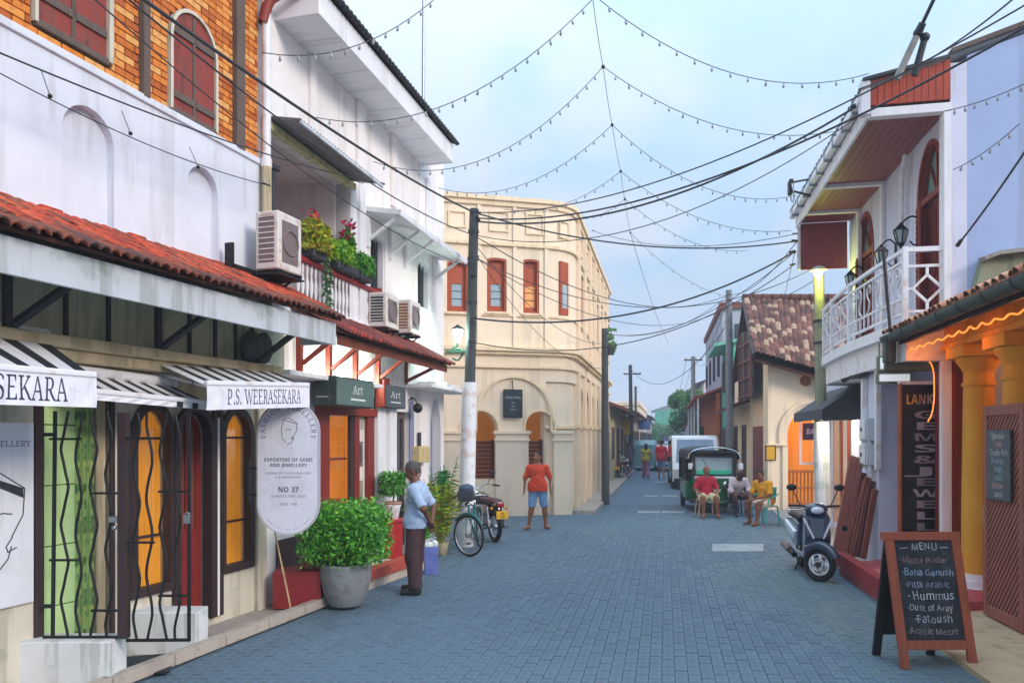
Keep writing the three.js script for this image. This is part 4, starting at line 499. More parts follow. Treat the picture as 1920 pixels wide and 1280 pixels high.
// ---------------------------------------------------------------- C: the yellow corner building with a rounded end
{
  const q = (x, y, o = 0) => C.q(x, y, o), S = (x, o = 0) => C.s(x, o), t = C.house('corner_building', 'cream yellow corner building with rounded end, arches below and red shuttered windows above', 'building');
  // plan: front, rounded corner, side along the street, all in the front's own axes
  const toC = (x, d) => { const rx = x - C.ax, rd = d - C.ad; return [rx * C.tx + rd * C.td, rx * C.nx + rd * C.nd]; };
  const c0 = toC(1.536, 19.2), c1 = toC(4.056, 31.2), ds = [c1[0] - c0[0], c1[1] - c0[1]], dl = Math.hypot(...ds), u = [ds[0] / dl, ds[1] / dl], rad = 0.55, path = [[-3, 0], [2.35, 0]];
  { const a0 = [c0[0] - rad * 1.3, 0], a1 = [c0[0] + u[0] * rad * 1.3, c0[1] + u[1] * rad * 1.3]; path[1] = a0; for (let i = 1; i < 7; i++) { const f = i / 7, m = (1 - f) * (1 - f), n = 2 * f * (1 - f), k = f * f; path.push([m * a0[0] + n * c0[0] + k * a1[0], m * a0[1] + n * c0[1] + k * a1[1]]); } path.push(a1, c1); }
  const off = (o) => path.map((p, i) => { const a = path[Math.max(0, i - 1)], b = path[Math.min(path.length - 1, i + 1)], tx = b[0] - a[0], tz = b[1] - a[1], l = Math.hypot(tx, tz); return [p[0] - tz / l * o, p[1] + tx / l * o]; });
  const band = (y0, y1, o0, o1) => { const out = off(o1), inn = off(o0).reverse(); const s = new THREE.Shape([...out, ...inn].map(p => new THREE.Vector2(p[0], -p[1]))); return new THREE.ExtrudeGeometry(s, { depth: y1 - y0, bevelEnabled: false }).rotateX(-Math.PI / 2).translate(0, y0, 0); };
  const yC = 4.05, yT = 7.9, inner = -0.35;
  // upper storey: the straight front has openings, corner and side are solid with recessed blind bays
  const win = [[838, 878, 487, 584], [913, 950, 482, 584], [981, 1011, 485, 587]].map(([a, b, c, d]) => [S(a), S(b), q(a, d)[1], q(a, c)[1]]);
  const sub = (from, to) => { const save = path.slice(); path.length = 0; path.push(...save.slice(from, to)); return () => { path.length = 0; path.push(...save); }; };
  put('wall', K.cream, t, wallOf(rect(-3, path[1][0], yC, yT), win.map(w => archPts(w[0], w[1], w[2], w[3], 0.22)), 0.35, -0.35));
  { const back = sub(1); put('wall', K.cream, t, band(yC, yT, inner, 0)); put('wall', K.cream, t, band(-0.1, 2.3, inner, -0.06)); back(); }
  put('wall', K.cream, t, [bx(c1[0] - 6, c1[0], -0.1, yT, c1[1] - 0.4, c1[1] - 0.02)]); put('roof', K.concrete, t, bx(-3, c0[0] - 0.4, yT - 0.3, yT - 0.25, c1[1], -0.4));
  put('cornice', K.creamTrim, t, [band(4.14, 4.24, 0, 0.17), band(4.06, 4.14, 0, 0.10), band(3.72, 3.78, 0, 0.07)]);
  put('string_course', K.creamTrim, t, band(6.78, 6.86, 0, 0.07)); put('string_course', K.creamTrim, t, band(5.02, 5.07, 0, 0.04));
  put('coping', K.creamTrim, t, [band(yT, yT + 0.1, -0.3, 0.12), band(yT - 0.12, yT, 0, 0.06)]);
  for (const px of [898, 965, 1024]) put('pilaster', K.cream, t, rb(S(px) - 0.05, S(px) + 0.05, 4.25, yT - 0.12, 0, 0.045, 0.008));
  for (const [a, b, c, d] of [[842, 872, 398, 423], [919, 952, 400, 431], [988, 1017, 404, 437]]) { const [x0, y0] = q(a, d), [x1, y1] = q(b, c); put('blind_panel', K.creamTrim, t, ring(rect(x0 - 0.03, x1 + 0.03, y0 - 0.03, y1 + 0.03), rect(x0 + 0.01, x1 - 0.01, y0 + 0.01, y1 - 0.01), 0.035, 0.002)); }
  const red = mat(0xbc5428, 0.6, { t: 'wood', size: 0.6 });
  win.forEach((w, i) => { const g = part('window', t), m = (w[0] + w[1]) / 2; put('window_frame', red, g, archFrame(w[0], w[1], w[2], w[3], 0.05, 0.1, -0.12, 0.22));
    put('shutter', red, g, ring(rect(w[0] + 0.05, w[1] - 0.05, w[2] + 0.05, w[3] - 0.06), rect(m - 0.13, m + 0.13, w[2] + 0.17, w[2] + 0.72), 0.04, -0.16)); for (const y of [0.17, 0.36, 0.55]) put('pane', i === 2 ? new THREE.MeshStandardMaterial({ color: 0xe8a860, roughness: 0.4, emissive: 0xff9a40, emissiveIntensity: 0.08 }) : K.glassPale, g, bx(m - 0.13, m + 0.13, w[2] + y, w[2] + y + 0.17, -0.155, -0.14)); put('sill', K.creamTrim, g, rb(w[0] - 0.06, w[1] + 0.06, w[2] - 0.06, w[2], -0.05, 0.07, 0.01)); put('room', K.black, g, bx(w[0], w[1], w[2], w[3], -0.34, -0.3)); });
  // bays round the corner and along the side
  const onPath = k => { const p = path[1], a = path[path.length - 2]; return [a[0] + u[0] * k, a[1] + u[1] * k]; }, sideTurn = Math.atan2(-u[1], u[0]);
  { const p = path[4], n = part('corner_window', t, V(p[0], 0, p[1]), 0.62); put('window_frame', red, n, [rb(-0.17, 0.17, 5.13, 6.5, -0.04, 0.03, 0.01)]); put('pane', K.glassPale, n, bx(-0.1, 0.1, 5.3, 5.9, 0.031, 0.036)); put('blind_panel', K.creamTrim, n, ring(rect(-0.2, 0.2, 7.1, 7.55), rect(-0.16, 0.16, 7.14, 7.51), 0.05, -0.01)); }
  for (let i = 0; i < 7; i++) { const p = onPath(0.35 + i * 1.55), sb = part('side_bay', t, V(p[0], 0, p[1]), sideTurn);
    put('pilaster', K.cream, sb, rb(-0.12, 0.12, 4.25, yT - 0.12, 0, 0.1, 0.01)); put('pier', K.cream, sb, rb(-0.16, 0.16, -0.1, 3.7, -0.1, 0.1, 0.012)); put('impost', K.creamTrim, sb, rb(-0.2, 0.2, 2.22, 2.34, -0.1, 0.14, 0.01));
    put('blind_panel', K.creamTrim, sb, ring(rect(0.45, 1.1, 7.05, 7.6), rect(0.5, 1.05, 7.1, 7.55), 0.04, 0.001)); put('window_frame', K.creamTrim, sb, archFrame(0.4, 1.15, 5.05, 6.6, 0.08, 0.07, 0.001, 0.3)); put('shutter', i % 3 ? K.cream : red, sb, prism(archPts(0.48, 1.07, 5.12, 6.52, 0.3), 0.02, 0.002));
    put('arch_panel', i % 2 ? mat(0x8a5a36, 0.7, { t: 'wood', size: 0.8 }) : mat(0xd9a860, 0.8, { t: 'plaster', size: 1 }), sb, prism(archPts(0.3, 1.25, i === 3 ? 0.0 : 0.7, 3.3, 1), 0.03, -0.05)); put('arch_trim', K.creamTrim, sb, archFrame(0.2, 1.35, 2.3, 3.42, 0.1, 0.1, -0.06, 1, false)); }
  { const back = sub(1); put('arch_wall', K.cream, t, band(3.4, yC, inner, 0)); put('impost_band', K.creamTrim, t, band(2.2, 2.28, -0.06, 0.02)); put('side_wall', K.cream, t, band(2.28, 3.42, inner, -0.07)); back(); }
  // ground floor front: one blind arch over two small ones
  const ar = [S(889), S(1036), -0.1, q(960, 703)[1]], o1 = [S(864), S(933), 0.93, q(900, 770)[1]], o2 = [S(985), S(1038), 0.93, q(1010, 771)[1]];
  put('wall', K.cream, t, wallOf(rect(-3, path[1][0] + 0.02, -0.1, yC), [archPts(...o1, 1), archPts(...o2, 1)], 0.35, -0.351));
  put('arch_moulding', K.creamTrim, t, archFrame(ar[0], ar[1], 2.12, ar[3], 0.07, 0.06, 0.0, 1, false));
  put('arch_moulding', K.creamTrim, t, archFrame(o1[0] - 0.05, o1[1] + 0.05, 2.12, o1[3] + 0.05, 0.05, 0.04, 0.0, 1, false)); put('arch_moulding', K.creamTrim, t, archFrame(o2[0] - 0.05, o2[1] + 0.05, 2.12, o2[3] + 0.05, 0.05, 0.04, 0.0, 1, false));
  for (const [a, b] of [[S(826), S(866)], [S(928), S(990)], [S(1037), S(1072)]]) put('pillar', K.cream, t, [rb(a, b, -0.1, 1.88, 0.0, 0.07, 0.012), rb(a - 0.03, b + 0.03, 1.88, 1.94, 0, 0.1, 0.01), rb(a - 0.05, b + 0.05, 2.06, 2.14, 0, 0.12, 0.01), rb(a, b, 1.94, 2.06, 0, 0.08, 0.008)]);
  for (const o of [o1, o2]) { const g = part('shutter', t), m = (o[0] + o[1]) / 2; for (let i = 0; i < 9; i++) put('slat', mat(0x6b3424, 0.7, { t: 'wood', size: 0.5 }), g, rb(o[0] + 0.02, o === o2 ? m + 0.05 : o[1] - 0.12, 0.95 + i * 0.105, 1.04 + i * 0.105, -0.24, -0.2, 0.008)); put('stile', mat(0x5a2a1e, 0.7, { t: 'wood', size: 0.5 }), g, rb((o === o2 ? m + 0.05 : o[1] - 0.12), (o === o2 ? m + 0.13 : o[1] - 0.04), 0.93, 1.92, -0.25, -0.18, 0.008)); }
  put('lit_room', new THREE.MeshStandardMaterial({ color: 0xd6923e, roughness: 0.8, map: tex('plaster', 2), emissive: 0xff9a30, emissiveIntensity: 0.06, side: THREE.DoubleSide }), t, [bx(o1[0] - 0.6, o2[1] + 0.3, 0, 3.4, -1.6, -1.5), bx(o1[0] - 0.6, o2[1] + 0.3, 0.1, 0.2, -1.5, -0.36)]);
  const hs = C.house('hanging_sign', 'black painted menu sign hung on the blind arch of the corner building', 'sign'); { const [a, y0] = q(944, 783, 0.1), [b, y1] = q(980, 730, 0.1); put('board', K.black, hs, rb(a, b, y0, y1, 0.06, 0.1, 0.01)); put('print', printed(canvasTex(256, 384, (c, w, h) => { c.fillStyle = '#16242a'; c.fillRect(0, 0, w, h); c.fillStyle = '#b9c9cc'; c.textAlign = 'center'; c.font = '44px serif'; c.fillText('All Day Dining', w / 2, 120, w * 0.86); c.font = '30px serif'; c.fillText('cafe', w / 2, 190); c.fillText('bar', w / 2, 236); c.fillText('rooms', w / 2, 282); })), hs, quad(V(a + 0.015, y1 - 0.015, 0.104), V(b - 0.015, y1 - 0.015, 0.104), V(b - 0.015, y0 + 0.015, 0.104), V(a + 0.015, y0 + 0.015, 0.104)), { uv: true }); put('hanger', K.blackIron, hs, rod(V((a + b) / 2, y1, 0.08), V((a + b) / 2, y1 + 0.24, 0.02), 0.012)); }
  { const p = onPath(9.4), f = part('wall_weed', t, V(p[0], 5.7, p[1])), l = []; for (let i = 0; i < 60; i++) { const v = V(rr(-0.1, 0.3), rr(-0.4, 0.5), rr(-0.1, 0.35)); l.push(quad(v, v.clone().add(V(0.12, 0.05, 0)), v.clone().add(V(0.1, -0.1, 0.06)), v.clone().add(V(0, -0.08, 0.02)))); } put('foliage', mat(0x3f6a26, 0.8), f, l); }
}

// ---------------------------------------------------------------- E: the white balcony house on the right
{
  const q = (x, y, o = 0) => E.q(x, y, o), S = (x, o = 0) => E.s(x, o), t = E.house('gallery_house', 'white house with red boarded eaves, curved white balcony and tall arched red doors', 'building');
  const L = E.L, yS = 6.32, oE = 0.98, a1 = [S(1722), S(1772), 3.5, 6.17], a2 = [S(1608), S(1640), 3.5, 6.17], inn = (pts, thick) => prism(pts, thick).rotateY(Math.PI / 2);
  put('wall', K.lavender, t, wallOf(rect(-0.1, L - 0.001, 3.3, 6.9), [archPts(...a1, 1.5), archPts(...a2, 1.5)], 0.2, -0.2));
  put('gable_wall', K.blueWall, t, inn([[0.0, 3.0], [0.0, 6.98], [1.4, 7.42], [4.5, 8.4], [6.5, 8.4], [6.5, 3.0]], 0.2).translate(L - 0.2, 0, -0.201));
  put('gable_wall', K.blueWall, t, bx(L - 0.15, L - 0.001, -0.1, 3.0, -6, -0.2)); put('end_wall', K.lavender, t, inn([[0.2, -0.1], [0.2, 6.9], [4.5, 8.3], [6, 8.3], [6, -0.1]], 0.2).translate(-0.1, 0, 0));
  put('gable_coping', K.greyWood, t, slab(V(L + 0.06, 7.07, 0), V(L - 0.25, 7.07, 0), V(L - 0.25, 8.55, -4.7), V(L + 0.06, 8.55, -4.7), 0.06));
  const rf = part('roof', t); { const n = 30, g = new THREE.PlaneGeometry(1, 1, n * 4, 2), p = g.attributes.position; for (let i = 0; i < p.count; i++) { const u = p.getX(i) + 0.5, v = p.getY(i) + 0.5; p.setXYZ(i, -0.15 + (L + 0.2) * u, 6.62 + v * 1.85 + 0.025 * Math.cos(u * n * 2 * Math.PI), oE + 0.16 - v * 5.9); } g.computeVertexNormals(); put('corrugated_sheet', K.tinRoof, rf, [g, g.clone().translate(0, -0.02, 0)]); }
  put('gutter', K.whitePaint, rf, [rb(-0.15, L + 0.02, 6.46, 6.6, oE + 0.05, oE + 0.16, 0.03)]); for (let i = 0; i < 9; i++) put('gutter_bracket', K.steel, rf, rb(0.2 + i * 0.6, 0.24 + i * 0.6, 6.42, 6.64, oE + 0.04, oE + 0.175, 0.008));
  put('fascia', K.trim, rf, rb(-0.12, L - 0.0, yS - 0.06, yS + 0.16, oE, oE + 0.045, 0.01));
  const gb = part('gable_boards', t), nb = 11; for (let i = 0; i < nb; i++) { const z0 = oE * i / nb, z1 = oE * (i + 1) / nb - 0.006, y = z => 6.95 - 0.2 * z; put('board', K.gableWood, gb, inn([[-z1, 6.43], [-z1, y(z1)], [-z0, y(z0)], [-z0, 6.43]], 0.03).translate(L - 0.03 + rr(0, 0.006), 0, 0)); }
  put('board_backing', K.brownDark, gb, inn([[-oE, 6.36], [-oE, 6.72], [0, 6.9], [0, 6.36]], 0.02).translate(L - 0.07, 0, 0)); put('top_strip', K.darkGrey, gb, slab(V(L - 0.1, 7.0, 0.02), V(L + 0.05, 7.0, 0.02), V(L + 0.05, 6.79, oE + 0.1), V(L - 0.1, 6.79, oE + 0.1), 0.04)); put('corner_block', K.trim, gb, rb(L - 0.1, L + 0.03, 6.3, 6.76, oE, oE + 0.13, 0.02));
  // eave beams and the red boarded soffit
  const beams = [[L - 0.1, L + 0.03], [2.32, 2.42], [0.78, 0.88]]; for (const [a, b] of beams) put('eave_beam', K.trim, t, rb(a, b, yS - 0.06, yS + 0.06, 0, oE, 0.012));
  const bays = [[2.42, L - 0.1], [0.88, 2.32], [0.03, 0.78]]; for (const [a, b] of bays) { const so = part('soffit', t); for (let i = 0; i < 9; i++) put('soffit_board', K.soffit, so, rb(a + 0.002, b - 0.002, yS, yS + 0.02, 0.005 + i * 0.108, 0.108 + i * 0.108, 0.004)); }
  const dp = part('drop_panel', t); for (let i = 0; i < 6; i++) put('board', K.soffit, dp, rb(0.0, 0.03, 5.38 + i * 0.157, 5.533 + i * 0.157, 0.06, oE - 0.03, 0.004)); put('edge_trim', K.trim, dp, rb(-0.02, 0.05, 5.38, yS - 0.06, oE - 0.03, oE + 0.03, 0.008));
  put('corner_post', K.trim, t, rb(L - 0.15, L + 0.03, 3.3, yS - 0.06, 0.0, 0.09, 0.012)); for (const s of [2.37, 0.83]) put('wall_post', K.trim, t, rb(s - 0.06, s + 0.06, 3.5, yS - 0.06, 0, 0.07, 0.01)); put('down_pipe', K.whitePaint, t, [tube([V(3.55, 3.5, 0.08), V(3.55, 5.6, 0.08), V(3.62, 5.95, 0.1), V(3.85, 6.25, 0.12)], 0.035, 24, 7)]);
  // arched doors with a fanlight, one louvred leaf ajar
  for (const a of [a1, a2]) { const d = part('arched_door', t), m = (a[0] + a[1]) / 2, ys = 5.35; put('door_frame', K.redWood, d, archFrame(a[0], a[1], a[2], a[3], 0.07, 0.12, -0.1, 1.5, false)); put('transom', K.redWood, d, rb(a[0], a[1], ys, ys + 0.09, -0.1, 0.0, 0.01));
    put('pane', mat(0x8fc0b8, 0.15, { clearcoat: 1 }), d, prism(archPts(a[0] + 0.05, a[1] - 0.05, ys + 0.08, a[3] - 0.05, 1.25), 0.01, -0.12)); for (const k of [-1, 0, 1]) put('muntin', K.redWood, d, bar(V(m, ys + 0.08, -0.09), V(m + k * 0.26, a[3] - 0.12 - Math.abs(k) * 0.18, -0.09), 0.03, 0.03));
    put('door_leaf', K.redWood, d, [bx(a[0] + 0.06, a[1] - 0.06, a[2], ys, -0.14, -0.1)]); for (const x of [a[0] + 0.14, m + 0.05]) for (const [y0, y1] of [[3.6, 4.2], [4.28, 5.25]]) put('door_panel', K.redDoor, d, rb(x, x + (a[1] - a[0]) * 0.3, y0, y1, -0.1, -0.08, 0.015));
    const lv = part('louvred_leaf', t, V(a[0] + 0.02, 0, 0.0), -0.22); put('stile', K.redWood, lv, [rb(0, 0.06, a[2], ys, 0, 0.035, 0.006)]); put('stile', K.redWood, lv, [rb(0.36, 0.42, a[2], ys, 0, 0.035, 0.006)]); for (let i = 0; i < 22; i++) put('louvre', K.redWood, lv, bx(0.06, 0.36, -0.036, 0.036, -0.006, 0.006), { pos: V(0, a[2] + 0.1 + i * 0.08, 0.018), rot: [0.8, 0, 0] }); }
  // balcony
  const bl = part('balcony', t), zr = x => 0.54 + 0.14 * Math.sin(Math.PI * Math.min(1, Math.max(0, x / L))), out = []; for (let i = 0; i <= 20; i++) { const x = 0.15 + (L + 0.02 - 0.15) * i / 20, e = x < 0.6 ? Math.sqrt(Math.max(0, 1 - ((0.6 - x) / 0.45) ** 2)) : 1; out.push([x, 0.1 + (zr(x) - 0.02) * e]); }
  put('balcony_slab', K.trim, bl, new THREE.ExtrudeGeometry(new THREE.Shape([...out, [L + 0.02, -0.1], [0.15, -0.1]].map(p => new THREE.Vector2(p[0], -p[1]))), { depth: 0.16, bevelEnabled: false }).rotateX(-Math.PI / 2).translate(0, 3.36, 0)); put('balcony_skirt', K.whitePaint, bl, new THREE.ExtrudeGeometry(new THREE.Shape([...out.map(p => [p[0], p[1] * 0.88]), [L - 0.02, -0.1], [0.2, -0.1]].map(p => new THREE.Vector2(p[0], -p[1]))), { depth: 0.36, bevelEnabled: false }).rotateX(-Math.PI / 2).translate(0, 3.0, 0));
  const pt = (x, y) => V(x, y, zr(x)), xs = [0.42, 1.45, 2.9, L - 0.03]; for (const x of xs) put('post', K.whitePaint, bl, rb(x - 0.035, x + 0.035, 3.5, 4.52, zr(x) - 0.035, zr(x) + 0.035, 0.008));
  for (const [y, w] of [[4.48, 0.05], [4.34, 0.03], [3.84, 0.03], [3.64, 0.035]]) for (let k = 0; k < 3; k++) { const a = xs[k], b = xs[k + 1], m = (a + b) / 2; put('rail', K.whitePaint, bl, [bar(pt(a, y), pt(m, y), w), bar(pt(m, y), pt(b, y), w)]); }
  for (let k = 0; k < 3; k++) { const n = Math.round((xs[k + 1] - xs[k]) / 0.2); for (let i = 1; i < n; i++) { const x = xs[k] + (xs[k + 1] - xs[k]) * i / n; put('baluster', K.whitePaint, bl, bar(pt(x, 3.64), pt(x, 3.84), 0.025)); if (i % 2) { const s = i % 4 === 1 ? 1 : -1; put('scroll', K.whitePaint, bl, tube([V(x - 0.12 * s, 3.86, zr(x)), V(x + 0.02 * s, 3.92, zr(x)), V(x + 0.06 * s, 4.02, zr(x)), V(x - 0.05 * s, 4.12, zr(x)), V(x - 0.05 * s, 4.24, zr(x)), V(x + 0.08 * s, 4.28, zr(x)), V(x + 0.12 * s, 4.2, zr(x)), V(x + 0.06 * s, 4.16, zr(x))], 0.013, 20, 5)); } else put('baluster', K.whitePaint, bl, bar(pt(x, 3.84), pt(x, 4.34), 0.018)); } }
  { const x = L - 0.03, z1 = zr(x), m = z1 / 2; for (const [y, w] of [[4.48, 0.06], [4.26, 0.035], [3.66, 0.035], [3.54, 0.03]]) put('rail', K.whitePaint, bl, bar(V(x, y, 0.05), V(x, y, z1), w)); const c = [[m, 4.26], [m, 4.14], [m + 0.18, 3.96], [m, 3.78], [m - 0.18, 3.96], [m, 4.14], [m, 3.66], [m, 3.78]].map(p => V(x, p[1], p[0])); for (const [i, j] of [[0, 1], [1, 2], [2, 3], [3, 4], [4, 5], [3, 6]]) put('diamond_bar', K.whitePaint, bl, bar(c[i], c[j], 0.032)); put('diamond_bar', K.whitePaint, bl, bar(V(x, 3.96, 0.05), V(x, 3.96, m - 0.18), 0.025)); put('diamond_bar', K.whitePaint, bl, bar(V(x, 3.96, m + 0.18), V(x, 3.96, z1), 0.025)); }
  // ground floor
  put('ground_wall', K.lavender, t, wallOf(rect(-2.25, 2.86, -0.1, 3.3), [rect(-1.7, 0.1, 0.1, 2.5), rect(0.9, 2.5, 0.12, 2.5)], 0.2, -0.2)); put('ground_wall', K.lavender, t, bx(-2.25, -2.0, -0.1, 3.3, -4, -0.201)); put('terrace', K.trim, t, bx(-2.25, -0.101, 3.3, 3.42, -4, 0.02));
  put('projecting_bay', K.lavender, t, rb(2.87, 3.88, -0.1, 3.0, -1.2, 0.5, 0.012)); put('corner_post', K.trim, t, rb(L - 0.12, L + 0.0, 0.1, 3.0, -0.02, 0.1, 0.01)); put('wall', K.lavender, t, bx(3.88, L - 0.13, -0.1, 3.0, -1.3, -1.1));
  const sh = part('shop_front', t); put('lit_panel', glow(0xfff6e6, 0.75), sh, [bx(0.95, 2.45, 0.3, 2.45, -0.5, -0.46)]); put('door_frame', mat(0xd8b8b0, 0.6, { t: 'wood', size: 0.6 }), sh, ring(rect(0.9, 2.5, 0.12, 2.5), rect(1.0, 2.4, 0.12, 2.4), 0.08, -0.12)); put('door_frame', mat(0xd8b8b0, 0.6, { t: 'wood', size: 0.6 }), sh, ring(rect(-1.7, 0.1, 0.1, 2.5), rect(-1.6, 0.0, 0.1, 2.4), 0.08, -0.12)); put('lit_room', glow(0xffc060, 0.5, 0xd8a860), sh, bx(-1.7, 0.1, 0.1, 2.5, -0.9, -0.85)); for (const x of [-1.1, -0.5, 1.4, 1.9]) put('mullion', K.redWood, sh, rb(x, x + 0.06, 0.12, 2.5, -0.1, -0.06, 0.005));
  // wall fittings
  const cb = part('cable_bundle', t), cs = S(1625, 0.55); put('bundle', K.black, cb, [tube([V(2.2, 2.98, 0.62), V(2.7, 3.02, 0.58), V(3.2, 2.97, 0.6), V(3.6, 3.03, 0.56)], 0.05, 20, 7)]); put('bundle', K.black, cb, [tube([V(2.4, 3.06, 0.6), V(3.0, 2.95, 0.64), V(3.7, 3.08, 0.56), V(4.6, 3.2, 0.5)], 0.022, 20, 6)]);
  for (const [px, o] of [[1622, 0.53], [1648, 0.53]]) { const s = S(px, o); put('conduit', K.whitePaint, t, rb(s - 0.05, s + 0.05, 1.5, 3.05, o - 0.03, o + 0.05, 0.012)); }
  const lamp = E.house('wall_lantern', 'black wall lantern beside the nearest tall arched door', 'lantern', 'lanterns on the white balcony house'); { const [s, y] = q(1687, 440, 0.3); lamp.position.copy(E.w(s, y, 0)); put('arm', K.blackIron, lamp, tube([V(0, 0.18, 0.0), V(0, 0.26, 0.12), V(0, 0.2, 0.24), V(0, 0.12, 0.28)], 0.014, 14, 5)); put('scroll', K.blackIron, lamp, tube([V(0, -0.12, 0), V(0, -0.16, 0.1), V(0, -0.1, 0.16)], 0.012, 10, 5)); put('back_plate', K.blackIron, lamp, rb(-0.03, 0.03, -0.15, 0.22, 0.002, 0.02, 0.006)); put('lantern_cap', K.blackIron, lamp, [cyl(0.115, 0.03, 0.09, 0, 0.06, 0.28, 6), sph(0.022, 0, 0.16, 0.28, 8)]); put('lantern_cage', K.blackIron, lamp, [0, 1, 2, 3, 4, 5].map(i => { const a = i * Math.PI / 3; return rod(V(0.055 * Math.cos(a), -0.13, 0.28 + 0.055 * Math.sin(a)), V(0.1 * Math.cos(a), 0.06, 0.28 + 0.1 * Math.sin(a)), 0.009, 0.009, 5); })); put('glass', K.glassPale, lamp, cyl(0.05, 0.09, 0.18, 0, -0.12, 0.28, 6)); put('finial', K.blackIron, lamp, [cyl(0.02, 0.06, 0.05, 0, -0.18, 0.28, 6), sph(0.02, 0, -0.19, 0.28, 8)]);
    for (const [px, py, l] of [[1644, 482, 'weathered green wall lantern on the post between the two arched doors'], [1588, 526, 'small black wall lantern at the far corner of the balcony']]) { const [s2, y2] = q(px, py, 0.3); copyOf(lamp, E.w(s2, y2, 0), E.turn, l); } }
  const fl = thing('flood_light', 'black flood light on a bracket at the outer edge of the boarded eave', 'flood light', E.w(1.75, 6.35, 1.22), E.turn); put('bracket', K.black, fl, [bar(V(0, 0, -0.15), V(0, 0.1, 0.15), 0.03)]); put('bracket', K.black, fl, [bar(V(0.1, 0.28, -0.2), V(0, 0.26, 0.18), 0.025)]); put('housing', K.black, fl, rb(-0.11, 0.11, 0.05, 0.3, 0.16, 0.24, 0.02)); put('yoke', K.steel, fl, tube([V(-0.13, 0.2, 0.2), V(-0.13, -0.05, 0.16), V(0.13, -0.05, 0.16), V(0.13, 0.2, 0.2)], 0.012, 14, 5));
  const rd = thing('iron_rod', 'thin rusty iron rod fixed upright outside the white balcony rail', 'rod', P(1675, 682, 9.9)); put('rod', K.brownDark, rd, rod(V(0, 0, 0), V(-0.14, 1.53, 0.02), 0.022)); put('hook', K.brownDark, rd, rod(V(-0.14, 1.53, 0.02), V(-0.2, 1.5, 0.02), 0.02));
  for (const [px, py, w, h, l] of [[1671, 681, 0.28, 0.16, 'upper small white glowing box sign under the balcony'], [1678, 708, 0.4, 0.1, 'lower narrow white glowing box sign under the balcony']]) { const p = P(px, py, 10.6), s = thing('box_sign', l, 'sign', p, -0.2, 'white box signs under the balcony'); put('case', K.greyGreen, s, rb(-w / 2 - 0.03, w / 2 + 0.03, -h / 2 - 0.03, h / 2 + 0.03, -0.1, 0, 0.01)); put('lit_face', glow(0xf2fbff, 0.3), s, rb(-w / 2, w / 2, -h / 2, h / 2, 0.001, 0.012, 0.005)); put('hanger', K.greyGreen, s, [rod(V(-w / 2, h / 2, -0.05), V(-w / 2, h / 2 + 0.22, -0.05), 0.012)]); }
  for (const [py, h, l] of [[805, 0.36, 'upper grey meter box on the lavender wall'], [852, 0.34, 'lower grey meter box on the lavender wall, over a socket']]) { const [s, y] = q(1636, py, 0.52), m = E.house('meter_box', l, 'meter box', 'meter boxes on the lavender wall'); put('box', K.fascia, m, rb(s - 0.2, s + 0.2, y - h / 2, y + h / 2, 0.502, 0.66, 0.02)); put('lid', K.whitePaint, m, rb(s - 0.17, s + 0.17, y - h / 2 + 0.03, y + h / 2 - 0.03, 0.661, 0.675, 0.01)); put('latch', K.darkGrey, m, rb(s - 0.02, s + 0.02, y - 0.03, y + 0.03, 0.676, 0.69, 0.004)); }
  const aw = E.house('shop_awning', 'dark grey canvas awning over the lit shop beside the lavender wall', 'awning'); { const s0 = -1.9, s1 = 1.15, yw = 3.02, yo = 2.52, o = 0.75; put('canopy', mat(0x4a5058, 0.8, { t: 'cloth', size: 0.1 }), aw, slab(V(s0, yw, 0.01), V(s1, yw, 0.01), V(s1, yo, o), V(s0, yo, o), 0.012)); put('side_panel', mat(0x2e3338, 0.8, { t: 'cloth', size: 0.1 }), aw, prism([[0, yw], [-o, yo], [-o, yo - 0.22], [0, yo - 0.22]], 0.012).rotateY(Math.PI / 2).translate(s1, 0, 0)); put('valance', mat(0x4a5058, 0.8, { t: 'cloth', size: 0.1 }), aw, bx(s0, s1, yo - 0.2, yo - 0.005, o, o + 0.01)); put('frame', K.steel, aw, [rod(V(s1 - 0.02, yw - 0.03, 0.02), V(s1 - 0.02, yo - 0.02, o - 0.02), 0.014)]); }
  { const l = E.house('strip_light', 'white strip lamp under the dark grey awning', 'lamp'); put('tube', glow(0xfff8e8, 2.5), l, rod(V(0.3, 2.46, 0.2), V(0.9, 2.46, 0.2), 0.018)); put('holder', K.trim, l, rb(0.26, 0.94, 2.49, 2.51, 0.16, 0.24, 0.004)); const p = new THREE.PointLight(0xfff0d8, 5, 0, 2); p.position.set(0.6, 2.4, 0.2); p.castShadow = true; l.add(p); }
  const lk = thing('gem_shop_sign', 'tall black sign headed LANKA with stretched letters stacked below it', 'sign', V(5.38, 0.16, -10.3), -0.08); put('board', K.black, lk, rb(0, 0.55, 0, 2.55, -0.06, 0, 0.008)); put('edge_trim', K.frameWood, lk, [rb(-0.03, 0, 0, 2.58, -0.07, 0.02, 0.006)]); put('top_trim', K.trim, lk, [rb(-0.03, 0.56, 2.555, 2.6, -0.07, 0.02, 0.006)]); put('edge_trim', K.trim, lk, [rb(0.555, 0.6, 0, 2.58, -0.07, 0.02, 0.006)]);
